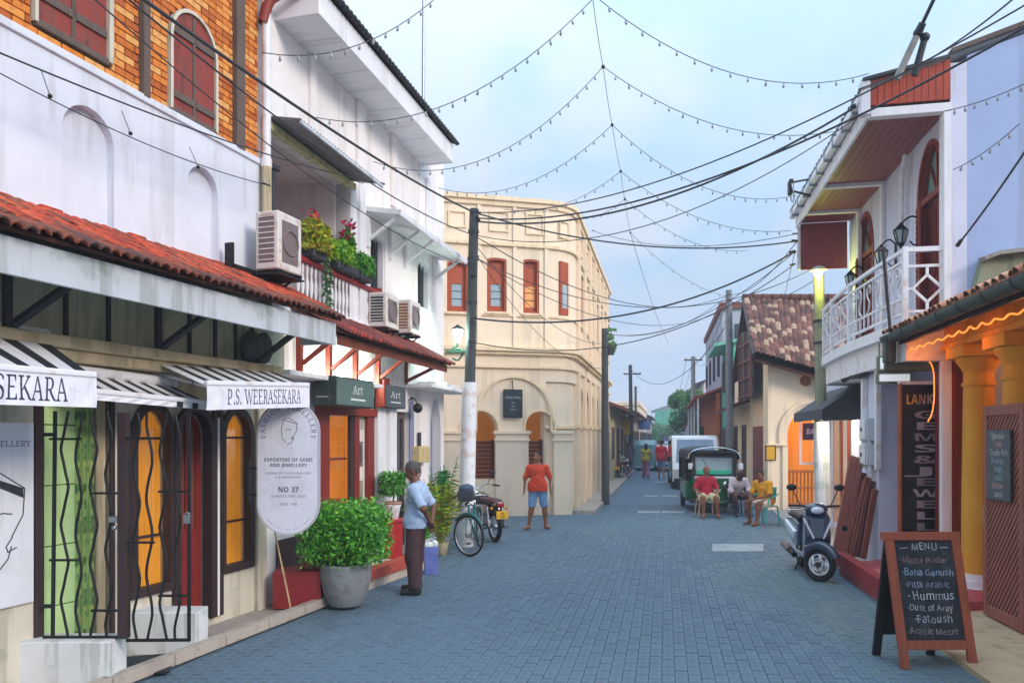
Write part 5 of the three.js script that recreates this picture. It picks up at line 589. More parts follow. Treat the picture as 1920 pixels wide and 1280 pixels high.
  put('print', printed(canvasTex(440, 2040, (c, w, h) => { c.fillStyle = '#16181b'; c.fillRect(0, 0, w, h); c.textBaseline = 'alphabetic'; const gr = c.createLinearGradient(40, 0, 420, 0); gr.addColorStop(0, '#f2a93c'); gr.addColorStop(0.45, '#c08a6a'); gr.addColorStop(1, '#c9c4c0'); c.fillStyle = gr; c.font = 'bold 150px sans-serif'; c.save(); c.translate(36, 205); const m = c.measureText('LANKA').width; c.scale(376 / m, 1); c.fillText('LANKA', 0, 0); c.restore(); const L2 = 'GEMS&JEWELLERY'.split(''), h0 = 260, st = (h - 300) / L2.length; c.font = 'bold 100px sans-serif'; L2.forEach((ch, i) => { c.fillStyle = ['#9c8a8c', '#a89aa0', '#8d7f86', '#b0a6aa'][i % 4]; c.save(); c.translate(110, h0 + (i + 0.85) * st); c.scale(300 / c.measureText(ch).width, st / 105); c.fillText(ch, 0, 0); c.restore(); }); }), 0.4), lk, quad(V(0.01, 2.54, 0.003), V(0.54, 2.54, 0.003), V(0.54, 0.01, 0.003), V(0.01, 0.01, 0.003)), { uv: true });
}
// leaning boards beside the lavender wall
{
  const add = (label, bot, top, w, th, m, hole) => { const t = thing('leaning_plank', label, 'plank', bot, 0, 'boards leaning on the lavender wall'), d = top.clone().sub(bot), L = d.length(), g = rb(-w / 2, w / 2, 0, L, -th / 2, th / 2, 0.006), p = put('board', m, t, g); p.quaternion.setFromUnitVectors(UPV, d.normalize()); if (hole) { const h = put('knot_hole', K.black, p, new THREE.CylinderGeometry(0.045, 0.045, 0.01, 14).rotateX(Math.PI / 2).translate(0.0, L * 0.34, th / 2 + 0.003)); } return t; };
  add('broad brown board leaning outermost against the lavender wall, a dark hole near its foot', P(1570, 1062, 11.35), P(1607, 857, 11.75), 0.22, 0.05, mat(0xa8685a, 0.6, { t: 'wood', size: 0.8 }), true);
  ['first', 'second', 'third', 'fourth', 'fifth', 'sixth'].forEach((n, i) => add(n + ' dark narrow board behind the broad leaning one, counted towards the meter boxes', V(3.29 + 0.2 * (11.95 - 0.13 * i) - 0.38 + 0.03 * i, i > 2 ? 0.15 : 0.02, -(11.95 - 0.13 * i)), V(3.29 + 0.2 * (11.95 - 0.13 * i) - 0.05, [1.42, 1.3, 1.36, 1.24, 1.32, 1.2][i], -(11.95 - 0.13 * i)), 0.085, 0.045, pick(K.plankWood)));
}

// ---------------------------------------------------------------- F: the orange veranda house at the right edge
{
  const q = (x, y, o = 0) => FV.q(x, y, o), t = FV.house('veranda_house', 'orange veranda house with yellow columns, clay tile roof and green gutter', 'building'), L = FV.L;
  put('back_wall', K.orangeWall, t, wallOf(rect(0, L + 2, -0.1, 3.6), [rect(1.9, 2.8, 0.1, 2.3)], 0.2, -1.6)); put('doorway', K.brownDark, t, bx(1.9, 2.8, 0.1, 2.3, -1.75, -1.65));
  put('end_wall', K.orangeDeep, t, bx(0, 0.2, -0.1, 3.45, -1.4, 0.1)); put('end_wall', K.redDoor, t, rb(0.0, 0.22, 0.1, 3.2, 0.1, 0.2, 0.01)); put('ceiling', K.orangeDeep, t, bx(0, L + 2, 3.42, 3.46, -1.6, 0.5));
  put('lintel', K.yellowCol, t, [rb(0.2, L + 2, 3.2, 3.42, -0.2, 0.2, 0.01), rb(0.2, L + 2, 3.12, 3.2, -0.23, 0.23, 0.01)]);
  for (const s of [FV.s(1836), FV.s(1915), FV.s(1915) + 1.6]) { const c = part('column', t, V(s, 0, 0)); put('shaft', K.yellowCol, c, lathe([[0.19, 0.32], [0.185, 1.2], [0.165, 2.78]], 24)); put('capital', K.yellowCol, c, [cyl(0.185, 0.185, 0.04, 0, 2.62, 0, 24), lathe([[0.165, 2.78], [0.19, 2.84], [0.25, 2.93], [0.25, 2.97]], 24), rb(-0.28, 0.28, 2.97, 3.12, -0.28, 0.28, 0.012)]); put('column_base', K.trim, c, [cyl(0.25, 0.25, 0.1, 0, 0.05, 0, 24), cyl(0.22, 0.22, 0.09, 0, 0.15, 0, 24), cyl(0.205, 0.2, 0.08, 0, 0.24, 0, 24)]); }
  const y0 = 3.42, oG = 0.7, rf = part('roof', t); tileRoof(rf, V(0.0, 4.45, -1.6), V(L + 1, 4.45, -1.6), V(L + 1, y0, oG + 0.06), V(0.0, y0, oG + 0.06), 38, 7, () => K.tilePale, { r: 0.07 });
  const gu = []; for (let i = 0; i <= 10; i++) { const a = Math.PI + Math.PI * i / 10; gu.push([0.1 * Math.cos(a), 0.1 * Math.sin(a)]); } for (let i = 10; i >= 0; i--) { const a = Math.PI + Math.PI * i / 10; gu.push([0.088 * Math.cos(a), 0.088 * Math.sin(a)]); }
  const gm = mat(0x4a5a54, 0.7, { t: 'metal', size: 0.5 }); put('gutter', gm, t, prism(gu, L + 1).rotateY(Math.PI / 2).translate(0.0, 3.36, oG + 0.1)); put('fascia', K.brownDark, t, rb(0, L + 1, 3.24, 3.4, oG - 0.06, oG - 0.02, 0.005)); put('soffit', K.redWood, t, slab(V(0, 3.46, 0.2), V(L + 1, 3.46, 0.2), V(L + 1, 3.26, oG - 0.06), V(0, 3.26, oG - 0.06), 0.02));
  for (let i = 0; i < 9; i++) put('gutter_joint', K.darkGrey, t, prism(gu.map(p => [p[0] * 1.07, p[1] * 1.07]), 0.04).rotateY(Math.PI / 2).translate(0.3 + i * 0.6, 3.36, oG + 0.1));
  const dp = part('down_pipe', t); put('elbow', gm, dp, rb(0.02, 0.16, 3.0, 3.34, oG + 0.02, oG + 0.17, 0.02)); put('cross_pipe', gm, dp, rb(0.04, 0.14, 2.88, 3.0, 0.05, oG + 0.16, 0.02)); put('drop_pipe', gm, dp, rb(0.03, 0.16, 0.1, 2.9, 0.05, 0.17, 0.02)); for (const y of [0.9, 1.9]) put('clamp', K.darkGrey, dp, rb(0.02, 0.17, y, y + 0.05, 0.04, 0.18, 0.006));
  const rp = FV.house('rope_light', 'glowing orange rope light looped under the green gutter and hanging past the drain pipe', 'rope light'); { const g = glow(0xff8a28, 0.9, 0xffb878), pts = []; for (let i = 0; i <= 44; i++) { const s = 0.12 + i * 0.1; pts.push(V(s, 3.17 - 0.045 * Math.abs(Math.sin(i * 1.0)), 0.62)); } put('rope', g, rp, tube(pts, 0.01, 160, 5)); put('hanging_rope', g, rp, tube([V(0.12, 3.16, 0.62), V(0.1, 3.05, 0.4), V(0.16, 2.98, 0.3), V(0.2, 2.6, 0.27), V(0.2, 2.3, 0.3), V(0.24, 2.2, 0.36)], 0.009, 40, 6)); for (const s of [0.6, 1.8, 3.2]) { const p = new THREE.PointLight(0xff8a30, 0.11, 0, 2); p.position.set(s, 3.06, 0.5); p.castShadow = true; rp.add(p); } }
  { const l = FV.house('ceiling_lamp', 'warm globe lamp under the veranda ceiling behind the yellow columns', 'lamp'); put('globe', glow(0xffb050, 4), l, sph(0.07, 1.4, 3.28, -0.8, 12)); put('rose', K.trim, l, cyl(0.06, 0.06, 0.03, 1.4, 3.38, -0.8)); const p = new THREE.PointLight(0xffb060, 0.9, 0, 2); p.position.set(1.4, 3.17, -0.8); p.castShadow = true; l.add(p); }
  // grey flashing wall above the tiles, against the white gable
  const pw = thing('parapet', 'mossy grey cement parapet above the clay tiles against the white gable wall', 'parapet'); put('wall', K.greyGreen, pw, (() => { const g = [P(1826, 560, 9.62), P(1845, 486, 9.62), P(1870, 476, 9.62), P(2080, 452, 9.62), P(2080, 560, 9.62)]; return prism(g.map(v => [v.x, v.y]), 0.12, -9.74); })()); put('coping', K.concrete, pw, [bar(P(1842, 486, 9.56), P(1870, 475, 9.56), 0.05, 0.14), bar(P(1870, 475, 9.56), P(2080, 451, 9.56), 0.05, 0.14)]);
}
// the lattice door leaf with its chalk board, and the menu easel
{
  const a = V(5.17, 0.07, -8.15), b = V(5.03, 0.07, -7.3), turn = Math.atan2(-(b.z - a.z), b.x - a.x), w = 0.86, h = 2.26;
  const t = thing('lattice_door', 'brown timber door leaf of diagonal lattice standing open before the yellow columns', 'door', a, turn), fm = mat(0x9a5f52, 0.6, { t: 'wood', size: 0.7 });
  for (const g of [rb(0, 0.09, 0, h, -0.02, 0.025, 0.008), rb(w - 0.09, w, 0, h, -0.02, 0.025, 0.008)]) put('stile', fm, t, g); for (const g of [rb(0.091, w - 0.091, 0, 0.12, -0.02, 0.025, 0.008), rb(0.091, w - 0.091, h - 0.11, h, -0.02, 0.025, 0.008)]) put('rail', fm, t, g);
  const x0 = 0.09, x1 = w - 0.09, y0 = 0.12, y1 = h - 0.11; for (let c = -30; c < 50; c++) { const k = 1.25, base = c * 0.088; let p = [x0, base + y0], q2 = [x1, base + y0 + k * (x1 - x0)]; const clip = (y) => (y - base - y0) / k + x0; if (p[1] < y0) p = [clip(y0), y0]; if (q2[1] > y1) q2 = [clip(y1), y1]; if (p[0] >= x1 || q2[0] <= x0 || p[1] >= y1 || q2[1] <= y0 || q2[0] - p[0] < 0.02) continue; put('lattice_strip', fm, t, bar(V(p[0], p[1], 0.008), V(q2[0], q2[1], 0.008), 0.036, 0.012)); }
  for (let c = -2; c < 30; c++) { const k = -1.25, base = c * 0.11; let p = [x0, base + y0], q2 = [x1, base + y0 + k * (x1 - x0)]; const clip = y => (y - base - y0) / k + x0; if (p[1] > y1) p = [clip(y1), y1]; if (q2[1] < y0) q2 = [clip(y0), y0]; if (p[0] >= x1 || q2[0] <= x0 || p[1] <= y0 || q2[1] >= y1 || q2[0] - p[0] < 0.02) continue; put('lattice_strip', K.brownDark, t, bar(V(p[0], p[1], -0.006), V(q2[0], q2[1], -0.006), 0.04, 0.01)); }
  put('latch_plate', K.trim, t, rb(-0.012, 0.0, 0.95, 1.15, -0.015, 0.02, 0.004));
  const cb = thing('chalk_board', 'small chalk price board hung on the diagonal lattice door', 'board', a.clone(), turn), s = V(0.2, 1.35, 0); const X0 = 0.14, X1 = 0.66, Y0 = 1.26, Y1 = 2.0; put('board', K.darkGrey, cb, rb(X0, X1, Y0, Y1, 0.027, 0.045, 0.006));
  put('print', printed(canvasTex(256, 400, (c, W, H) => { c.fillStyle = '#46525a'; c.fillRect(0, 0, W, H); const col = ['#e8e2da', '#e59a86', '#c9d4d8', '#8fc4d4', '#8fc4d4', '#8fc4d4', '#e5a69a', '#cfe0e6'], tx = ['Special', 'Crab', 'Cuttle fish', 'Prawns', 'Fish', 'Juice', 'Coffee', 'Lassi']; c.textAlign = 'center'; tx.forEach((s2, i) => { c.fillStyle = col[i]; c.font = 'bold 40px sans-serif'; chalk(c, s2, W / 2 + (i % 3 - 1) * 8, 46 + i * 48, 42, W * 0.86, 950 + i); }); })), cb, quad(V(X0 + 0.01, Y1 - 0.01, 0.048), V(X1 - 0.01, Y1 - 0.01, 0.048), V(X1 - 0.01, Y0 + 0.01, 0.048), V(X0 + 0.01, Y0 + 0.01, 0.048)), { uv: true });
  const p0 = P(1690, 1252, 6.42), m = thing('menu_easel', 'chalk menu easel with reddish wooden frame standing on the pavement edge', 'menu board', V(p0.x, 0.0, p0.z), 0.02);
  const W0 = 0.67, H0 = 1.17, lean = g => g.rotateX(-0.13), fw = K.frameWood; for (const [x, y] of [[-0.05, -0.04], [W0 - 0.03, 0.05]]) put('leg', fw, m, lean(rb(0, 0.075, 0, H0, -0.02, 0.02, 0.006).rotateZ(x < 0 ? 0.0 : 0).applyMatrix4(new THREE.Matrix4().makeShear(0, 0, x < 0 ? -0.06 : -0.07, 0, 0, 0)).translate(x < 0 ? 0 : W0 - 0.075, 0, 0)));
  const sx = y => -0.065 * y; put('top_rail', fw, m, lean(rb(sx(H0) - 0.02, W0 + sx(H0), H0 - 0.075, H0, -0.022, 0.022, 0.006))); put('bottom_rail', fw, m, lean(rb(sx(0.2) + 0.076, W0 + sx(0.2) - 0.076, 0.16, 0.24, -0.018, 0.018, 0.006)));
  const bpts = [[sx(0.24) + 0.07, 0.23], [W0 + sx(0.24) - 0.07, 0.23], [W0 + sx(1.1) - 0.07, 1.1], [sx(1.1) + 0.07, 1.1]]; put('board', K.black, m, lean(prism(bpts, 0.012, -0.012)));
  put('chalk_writing', printed(canvasTex(640, 1024, (c, w, h) => { c.fillStyle = '#25292f'; c.fillRect(0, 0, w, h); const r = rng(5); for (let i = 0; i < 60; i++) { c.fillStyle = 'rgba(190,195,200,0.025)'; c.fillRect(r() * w, r() * h, 60 + r() * 220, 20 + r() * 60); } c.textAlign = 'center'; const ln = [['— MENU —', '#cfd2d6', 104, 104], ['·Mezza Platter', '#b58d8c', 84, 236], ['·Baba Ganush', '#9fc2dd', 94, 362], ['·Pitta Arabic', '#9fb2cc', 92, 486], ['· Hummus', '#d5dbe0', 110, 604], ['·Dust of Aray', '#cfd2d6', 88, 720], ['·Fatoush', '#d5dbe0', 112, 838], ['·Arabic Mezze', '#a88f94', 90, 952]]; ln.forEach(([s2, k, f, y], i) => { c.save(); c.translate(w / 2 + (i % 2 ? -14 : 10), y); c.rotate(-0.012 + (i % 3) * 0.012); c.fillStyle = k; c.font = f + 'px sans-serif'; chalk(c, s2, 0, 0, f, w * 0.9, 900 + i); c.restore(); }); }), 0.9), m, lean(quad(V(bpts[3][0] + 0.01, bpts[3][1], 0.003), V(bpts[2][0] - 0.01, bpts[2][1], 0.003), V(bpts[1][0] - 0.01, bpts[1][1], 0.003), V(bpts[0][0] + 0.01, bpts[0][1], 0.003))), { uv: true });
  for (const x of [0.0, W0 - 0.17]) put('back_leg', K.black, m, bar(V(x, 0.0, -0.42), V(x - 0.02, H0 - 0.08, -0.17), 0.07, 0.03)); put('back_board', K.black, m, slab(V(-0.02, H0 - 0.1, -0.18), V(W0 - 0.1, H0 - 0.1, -0.18), V(W0 - 0.05, 0.2, -0.37), V(0.0, 0.2, -0.37), 0.012));
}

// ---------------------------------------------------------------- D: the cream house with the great arch
{
  const q = (x, y, o = 0) => D.q(x, y, o), S = (x, o = 0) => D.s(x, o), t = D.house('arch_house', 'cream house with big orange lit arch, round vent and old clay tile roof', 'building');
  const a = [S(1477), S(1566), 0.02, q(1515, 768)[1]], x1 = S(1640);
  put('wall', K.creamD, t, wallOf([[0, -0.1], [0, q(1440, 664)[1]], [x1, q(1640, 722)[1]], [x1, -0.1]], [archPts(...a, 1)], 0.35, -0.35)); put('arch_moulding', K.creamD, t, archFrame(a[0] - 0.26, a[1] + 0.26, 1.75, a[3] + 0.26, 0.08, 0.07, 0.001, 1, false)); put('string_course', K.creamTrim, t, [rb(-0.08, a[0] - 0.02, 1.74, 1.8, 0, 0.08, 0.01)]); put('corner_pilaster', K.creamD, t, rb(-0.03, 0.12, -0.1, 1.73, 0, 0.05, 0.01)); put('jamb_pilaster', K.creamD, t, rb(a[0] - 0.16, a[0] - 0.01, -0.1, 1.73, 0, 0.06, 0.01));
  { const [s, y] = q(1510, 713); put('round_vent', K.creamTrim, t, new THREE.TorusGeometry(0.19, 0.035, 8, 24).translate(s, y, 0.02)); put('vent_disc', mat(0xa66a44, 0.8, { t: 'clay', size: 0.3 }), t, new THREE.CylinderGeometry(0.18, 0.18, 0.02, 24).rotateX(Math.PI / 2).translate(s, y, 0.012)); }
  put('lit_room', new THREE.MeshStandardMaterial({ color: 0xe09a30, roughness: 0.8, map: tex('plaster', 2), emissive: 0xff9018, emissiveIntensity: 0.06, side: THREE.DoubleSide }), t, [bx(a[0] - 0.06, a[1] + 0.5, 0, 3.3, -2.0, -1.9), bx(a[0] - 0.06, a[0] - 0.02, 0, 3.3, -1.9, -0.36), bx(a[0] - 0.06, a[1] + 0.5, 3.2, 3.3, -1.9, -0.36)]);
  const dr = part('inner_door', t); put('door_frame', K.trim, dr, ring(rect(S(1500, -0.6), S(1530, -0.6), 1.2, 2.7), rect(S(1500, -0.6) + 0.07, S(1530, -0.6) - 0.05, 1.27, 2.62), 0.08, -0.7)); put('name_board', mat(0x3c3058, 0.6), dr, bx(S(1507, -0.6), S(1560, -0.6), 1.9, 2.38, -0.66, -0.62)); put('print', printed(canvasTex(256, 128, (c, w, h) => { c.fillStyle = '#3c3058'; c.fillRect(0, 0, w, h); c.fillStyle = '#cfc6ea'; c.font = 'bold 64px sans-serif'; c.fillText('BAR', 24, 86); })), dr, quad(V(S(1508, -0.6), 2.36, -0.616), V(S(1558, -0.6), 2.36, -0.616), V(S(1558, -0.6), 1.92, -0.616), V(S(1508, -0.6), 1.92, -0.616)), { uv: true });
  const wg = part('wooden_gate', t), wm = mat(0xb5682c, 0.6, { t: 'wood', size: 0.5 }); for (let i = 0; i < 12; i++) put('gate_bar', wm, wg, rb(a[0] + 0.03 + i * 0.105, a[0] + 0.07 + i * 0.105, 0.05, 1.08, -0.25, -0.21, 0.006)); for (const y of [0.12, 0.55, 1.0]) put('gate_rail', wm, wg, rb(a[0], a[1], y, y + 0.06, -0.209, -0.18, 0.006));
  put('notice_board', mat(0xd9a41c, 0.6), t, rb(S(1435), S(1452), 1.36, 1.74, 0.052, 0.08, 0.01)); put('notice_frame', K.brownDark, t, ring(rect(S(1435) - 0.02, S(1452) + 0.02, 1.34, 1.76), rect(S(1435) + 0.01, S(1452) - 0.01, 1.37, 1.73), 0.03, 0.052));
  put('side_wall', K.creamD, t, [bx(-0.001, 0.2, -0.1, 4.1, -9, -0.36)].map(g => g.applyMatrix4(new THREE.Matrix4().makeShear(0, 0, 0, 0, -0.24, 0))));
  const roofM = new THREE.Matrix4().copy(new THREE.Matrix4().compose(D.at, new THREE.Quaternion().setFromEuler(new THREE.Euler(0, D.turn, 0)), V(1, 1, 1))).invert(), l = v => v.applyMatrix4(roofM), rf = part('roof', t);
  tileRoof(rf, l(P(1394, 560, 24.3)), l(P(1640, 560, 24.9)), l(P(1640, 726, 20.0)), l(P(1416, 660, 19.95)), 24, 15, () => K.tileBrown, { r: 0.085, drop: 0.22 }); put('ridge_tiles', K.tileBrown[0], rf, Array.from({ length: 14 }, (_, i) => rod(l(P(1394 + i * 17.5, 558, 24.3)), l(P(1394 + (i + 1.1) * 17.5, 557.5, 24.34)), 0.13, 0.11, 10))); put('back_slope', K.tileBrown[2], rf, slab(l(P(1394, 562, 24.4)), l(P(1640, 562, 25)), l(V(16, 3.5, -31)), l(V(9.0, 3.5, -31)), 0.05));
  put('verge_board', K.brownDark, rf, bar(l(P(1394, 566, 24.3)), l(P(1414, 668, 19.95)), 0.06, 0.18));
  // dark slatted screen on the street side, side door
  const sc = part('timber_screen', t), w0 = [21.1, 24.4]; const at = (d, y, o = 0.32) => l(V(2.92 - o * 1.02 + 0.2 * d, y, -d)); put('screen_backing', K.brownDark, sc, slab(at(24.4, 5.4), at(21.1, 4.95), at(21.1, 3.1), at(24.4, 3.1), 0.04)); for (let i = 0; i < 4; i++) put('screen_rail', mat(0x8a5a58, 0.7), sc, bar(at(24.4, 3.25 + i * 0.55, 0.38), at(21.1, 3.2 + i * 0.5, 0.38), 0.06, 0.05)); for (let i = 0; i < 3; i++) put('screen_stile', mat(0x8a5a58, 0.7), sc, bar(at(21.15 + i * 1.5, 3.1, 0.38), at(21.15 + i * 1.5, 5.0 + i * 0.12, 0.38), 0.06, 0.05));
  put('side_door', K.redDoor, t, slab(at(23.6, 2.3, 0.02), at(21.2, 2.3, 0.02), at(21.2, 0.0, 0.02), at(23.6, 0.0, 0.02), 0.04));
  { const lp = thing('porch_lamp', 'warm bulb hanging inside the orange arch of the cream house', 'lamp', D.w((a[0] + a[1]) / 2, 2.9, -1.0)); put('bulb', glow(0xffb040, 5), lp, sph(0.06, 0, 0, 0, 10)); put('cord', K.black, lp, rod(V(0, 0.06, 0), V(0, 0.3, 0), 0.008)); const p = new THREE.PointLight(0xffa848, 2.4, 0, 2); p.position.set(0, -0.1, 0); p.castShadow = true; lp.add(p); }
}

// ---------------------------------------------------------------- the street beyond
const lineL = d => 1.54 + 0.21 * (d - 19.2), lineR = d => 2.92 + 0.2 * d;
function farHouse(label, right, d0, d1, h, wallM, o = {}) {   // right: frames run far to near so that +z looks into the street
  const x = right ? d => lineR(d) + (o.back ?? 0) : d => lineL(d) - (o.back ?? 0), F = right ? new Frame(x(d1), d1, x(d0), d0) : new Frame(x(d0), d0, x(d1), d1), L = F.L, t = F.house('street_house', label, 'house'), dep = o.depth ?? 7;
  put('wall', wallM, t, bx(0, L, -0.1, h, -dep, 0));
  const roofM = o.roofM ?? K.tileBrown[0];
  if (o.flat) { put('parapet', o.trimM ?? wallM, t, [rb(-0.1, L + 0.1, h, h + 0.35, -dep - 0.1, 0.12, 0.03)]); }
  else put('roof', roofM, t, [slab(V(-0.2, h + (o.rise ?? 1.6), -dep * 0.5), V(L + 0.2, h + (o.rise ?? 1.6), -dep * 0.5), V(L + 0.2, h - 0.15, 0.7), V(-0.2, h - 0.15, 0.7), 0.12), slab(V(L + 0.2, h + (o.rise ?? 1.6), -dep * 0.5), V(-0.2, h + (o.rise ?? 1.6), -dep * 0.5), V(-0.2, h - 0.15, -dep - 0.4), V(L + 0.2, h - 0.15, -dep - 0.4), 0.12), prism([[0, h], [-dep / 2, h + (o.rise ?? 1.6)], [-dep, h]], 0.1).rotateY(-Math.PI / 2).translate(right ? L : 0.1, 0, 0)]);
  const n = o.n ?? Math.max(2, Math.round(L / 3)), fl = o.floors ?? 1, fh = h / fl;
  for (let f = 0; f < fl; f++) for (let i = 0; i < n; i++) {
    const s = L * (i + 0.5) / n, door = f === 0 && (i + (o.k ?? 0)) % 2 === 0, y0 = f * fh + (door ? 0.02 : 1.0), y1 = f * fh + Math.min(fh - 0.5, 2.4), w = part(door ? 'door' : 'window', t);
    put('frame', o.frameM ?? K.greyWood, w, ring(rect(s - 0.55, s + 0.55, y0, y1), rect(s - 0.46, s + 0.46, y0 + 0.06, y1 - 0.09), 0.06, 0.0)); put(door ? 'leaf' : 'pane', door ? (o.doorM ?? K.brownDark) : K.glassDark, w, bx(s - 0.46, s + 0.46, y0 + 0.06, y1 - 0.09, 0.004, 0.03)); if (!door) put('glazing_bar', o.frameM ?? K.greyWood, w, [bx(s - 0.02, s + 0.02, y0, y1 - 0.05, 0.03, 0.05)]);
  }
  if (o.gable) { const gz = right ? L : 0; for (let f = 0; f < fl; f++) for (let i = 0; i < 2; i++) { const z = -1.2 - i * 1.9, w = part('window', t, V(gz, 0, z), 0); const y0 = f * fh + 1.0, y1 = f * fh + fh - 0.7; if (y0 < (o.gableFrom ?? 3)) continue; put('frame', o.frameM ?? K.trim, w, ring(rect(-0.6, 0.6, y0, y1), rect(-0.5, 0.5, y0 + 0.08, y1 - 0.08), 0.05, 0).rotateY(Math.PI / 2)); put('pane', K.glassDark, w, bx(0.002, 0.02, y0 + 0.08, y1 - 0.08, -0.5, 0.5)); } }
  if (o.leanTo) { const y = o.leanTo; put('lean_to', o.leanM ?? K.tileRed[1], t, slab(V(0, y + 0.5, 0), V(L, y + 0.5, 0), V(L, y, 1.3), V(0, y, 1.3), 0.1)); for (let i = 0; i <= 3; i++) put('post', K.trim, t, rb(L * i / 3 * 0.98 + 0.05, L * i / 3 * 0.98 + 0.15, 0, y, 1.05, 1.15, 0.01)); put('shop_wall', o.leanWall ?? K.orangeWall, t, bx(0.05, L - 0.05, 0, y + 0.2, 0.06, 0.25)); }
  return t;
}
farHouse('low beige house with dark lean-to eave just beyond the yellow corner building', false, 31.6, 44, 3.35, K.beige, { rise: 1.1, depth: 5, roofM: K.tileOld[0], k: 1 });
farHouse('pinkish upper house with grey roof rising behind the low beige one', false, 34, 47, 5.6, mat(0xc9aeb4, 0.9, { t: 'old', size: 3 }), { back: 3.2, rise: 0.9, roofM: K.darkGrey, floors: 2 });
farHouse('white low house with maroon roof on the far left side of the street', false, 45, 62, 3.6, K.offwhite, { rise: 1.2, depth: 6, roofM: K.tileMaroon[0] });
farHouse('cream house with flat top far down the left side', false, 63, 84, 4.6, K.cream, { flat: true, floors: 1 });
farHouse('grey house with thin chimney block at the far left', false, 85, 110, 4.4, mat(0xb8b4c4, 0.9, { t: 'old', size: 3 }), { rise: 1.4 });
farHouse('low beige house with red tiled eave next to the arch house', true, 24.6, 30.2, 3.15, K.creamD, { rise: 0.9, depth: 4, roofM: K.tileMaroon[1], k: 1 });
{ const t = farHouse('narrow teal house with a stepped upper gable behind the concrete pole', true, 31, 35.4, 6.0, K.teal, { floors: 2, depth: 5, rise: 0.5, roofM: mat(0x7fcab0, 0.8), gable: true, gableFrom: 9 }); put('gable_panel', mat(0x6fe0bc, 0.8, { t: 'plaster', size: 2 }), t, bx(4.42, 4.5, 3.6, 5.9, -2.6, -0.1)); }
farHouse('tall weathered grey white house with dark upper windows on the right', true, 36, 49, 8.1, mat(0xc2bcc8, 0.9, { t: 'old', size: 3, bump: 0.01 }), { flat: true, floors: 2, depth: 6, gable: true, gableFrom: 4, leanTo: 3.9, frameM: K.darkGrey, trimM: K.tileOld[1] });
farHouse('orange shop house with red tiles beyond the tall grey one', true, 50, 58, 4.2, K.orangeWall, { rise: 1.3, roofM: K.tileRed[3], leanTo: 2.8 });
farHouse('white gabled house behind the big green tree', true, 60, 76, 6.4, K.whiteB, { back: 0.5, rise: 1.4, roofM: K.darkGrey, floors: 2, gable: true, gableFrom: 3 });
farHouse('long pale house at the far right end of the street', true, 78, 110, 4.5, K.offwhite, { rise: 1.5, roofM: K.tileMaroon[2] });
farHouse('small teal house closing the view at the end of the street', true, 128, 136, 6.5, K.teal, { back: -4, rise: 1.5, depth: 8, roofM: K.tinRoof, floors: 1 });
// trees
const leafM = [0x3f7a26, 0x549634, 0x33681f, 0x66a83c].map(c => mat(c, 0.7, { transmission: 0.25 }));
function leafCloud(n, size, fn, seed) {                     // many small folded leaves where fn() puts them
  const r = rng(seed), pos = [], idx = [], nor = []; let k = 0; const q = new THREE.Quaternion(), e = new THREE.Euler(), a = V(), nn = V();
  for (let i = 0; i < n; i++) { const c = fn(r); if (!c) continue; q.setFromEuler(e.set(r() * 6.3, r() * 6.3, r() * 6.3)); const s = size * (0.6 + 0.8 * r());
    for (const [x, y, z] of [[-1, 0, 0], [0, 0.42, 0.18], [1, 0, 0.05], [0, -0.42, 0.18]]) { a.set(x * s, y * s, z * s).applyQuaternion(q); pos.push(c.x + a.x, c.y + a.y, c.z + a.z); nn.set(0, 0, -1).applyQuaternion(q); nor.push(nn.x, nn.y, nn.z); } idx.push(k, k + 1, k + 2, k, k + 2, k + 3); k += 4; }
  const g = new THREE.BufferGeometry(); g.setAttribute('position', new THREE.Float32BufferAttribute(pos, 3)); g.setAttribute('normal', new THREE.Float32BufferAttribute(nor, 3)); g.setIndex(idx); return g;
}
function tree(label, p, trunkH, r, h, seed, name = 'street_tree', group) {
  const t = thing(name, label, 'tree', p, 0, group), q = rng(seed), cs = []; put('trunk', mat(0x5a4a3a, 0.9, { t: 'wood', size: 0.8 }), t, [tube([V(0, -0.1, 0), V(0.1, trunkH * 0.5, 0), V(0.05, trunkH, 0.1), V(0.2, trunkH + h * 0.4, 0)], 0.2 * r / 2.5, 10, 8)]);
  for (let i = 0; i < 13; i++) { const a = q() * 6.28, k = Math.sqrt(q()) * 0.72; cs.push([V(Math.cos(a) * k * r, trunkH + h * (0.2 + 0.65 * q()), Math.sin(a) * k * r), r * (0.26 + 0.2 * q())]); }
  const limbs = cs.slice(0, 6).map(([c]) => rod(V(0.08, trunkH * 0.9, 0.05), c, 0.07, 0.03, 6)); limbs.forEach(g => put('limb', mat(0x5a4a3a, 0.9), t, g));
  [0, 1, 2].forEach(j => put('crown', leafM[j], t, leafCloud(1500, r * 0.075, r2 => { const [c, R2] = cs[(r2() * cs.length) | 0], u = V(r2() - 0.5, r2() - 0.5, r2() - 0.5).normalize().multiplyScalar(R2 * Math.pow(r2(), 0.35)); return c.clone().add(u); }, seed * 7 + j)));
  return t;
}
tree('broad green tree leaning over the right side of the far street', V(13.4, 0, -57), 2.3, 2.1, 3.6, 31);
tree('tall narrow green hedge tree beside the far pole', V(12.0, 0, -47), 0.5, 0.75, 2.8, 32);
tree('low round tree left of the middle at the end of the street', V(20.5, 0, -118), 0.8, 3.6, 3.2, 33); tree('dark bushy tree at the centre of the street end', V(26, 0, -126), 0.6, 3.8, 2.6, 34); tree('pale green tree behind the parked cars at the street end', V(31.5, 0, -122), 0.8, 3.0, 3.2, 35);
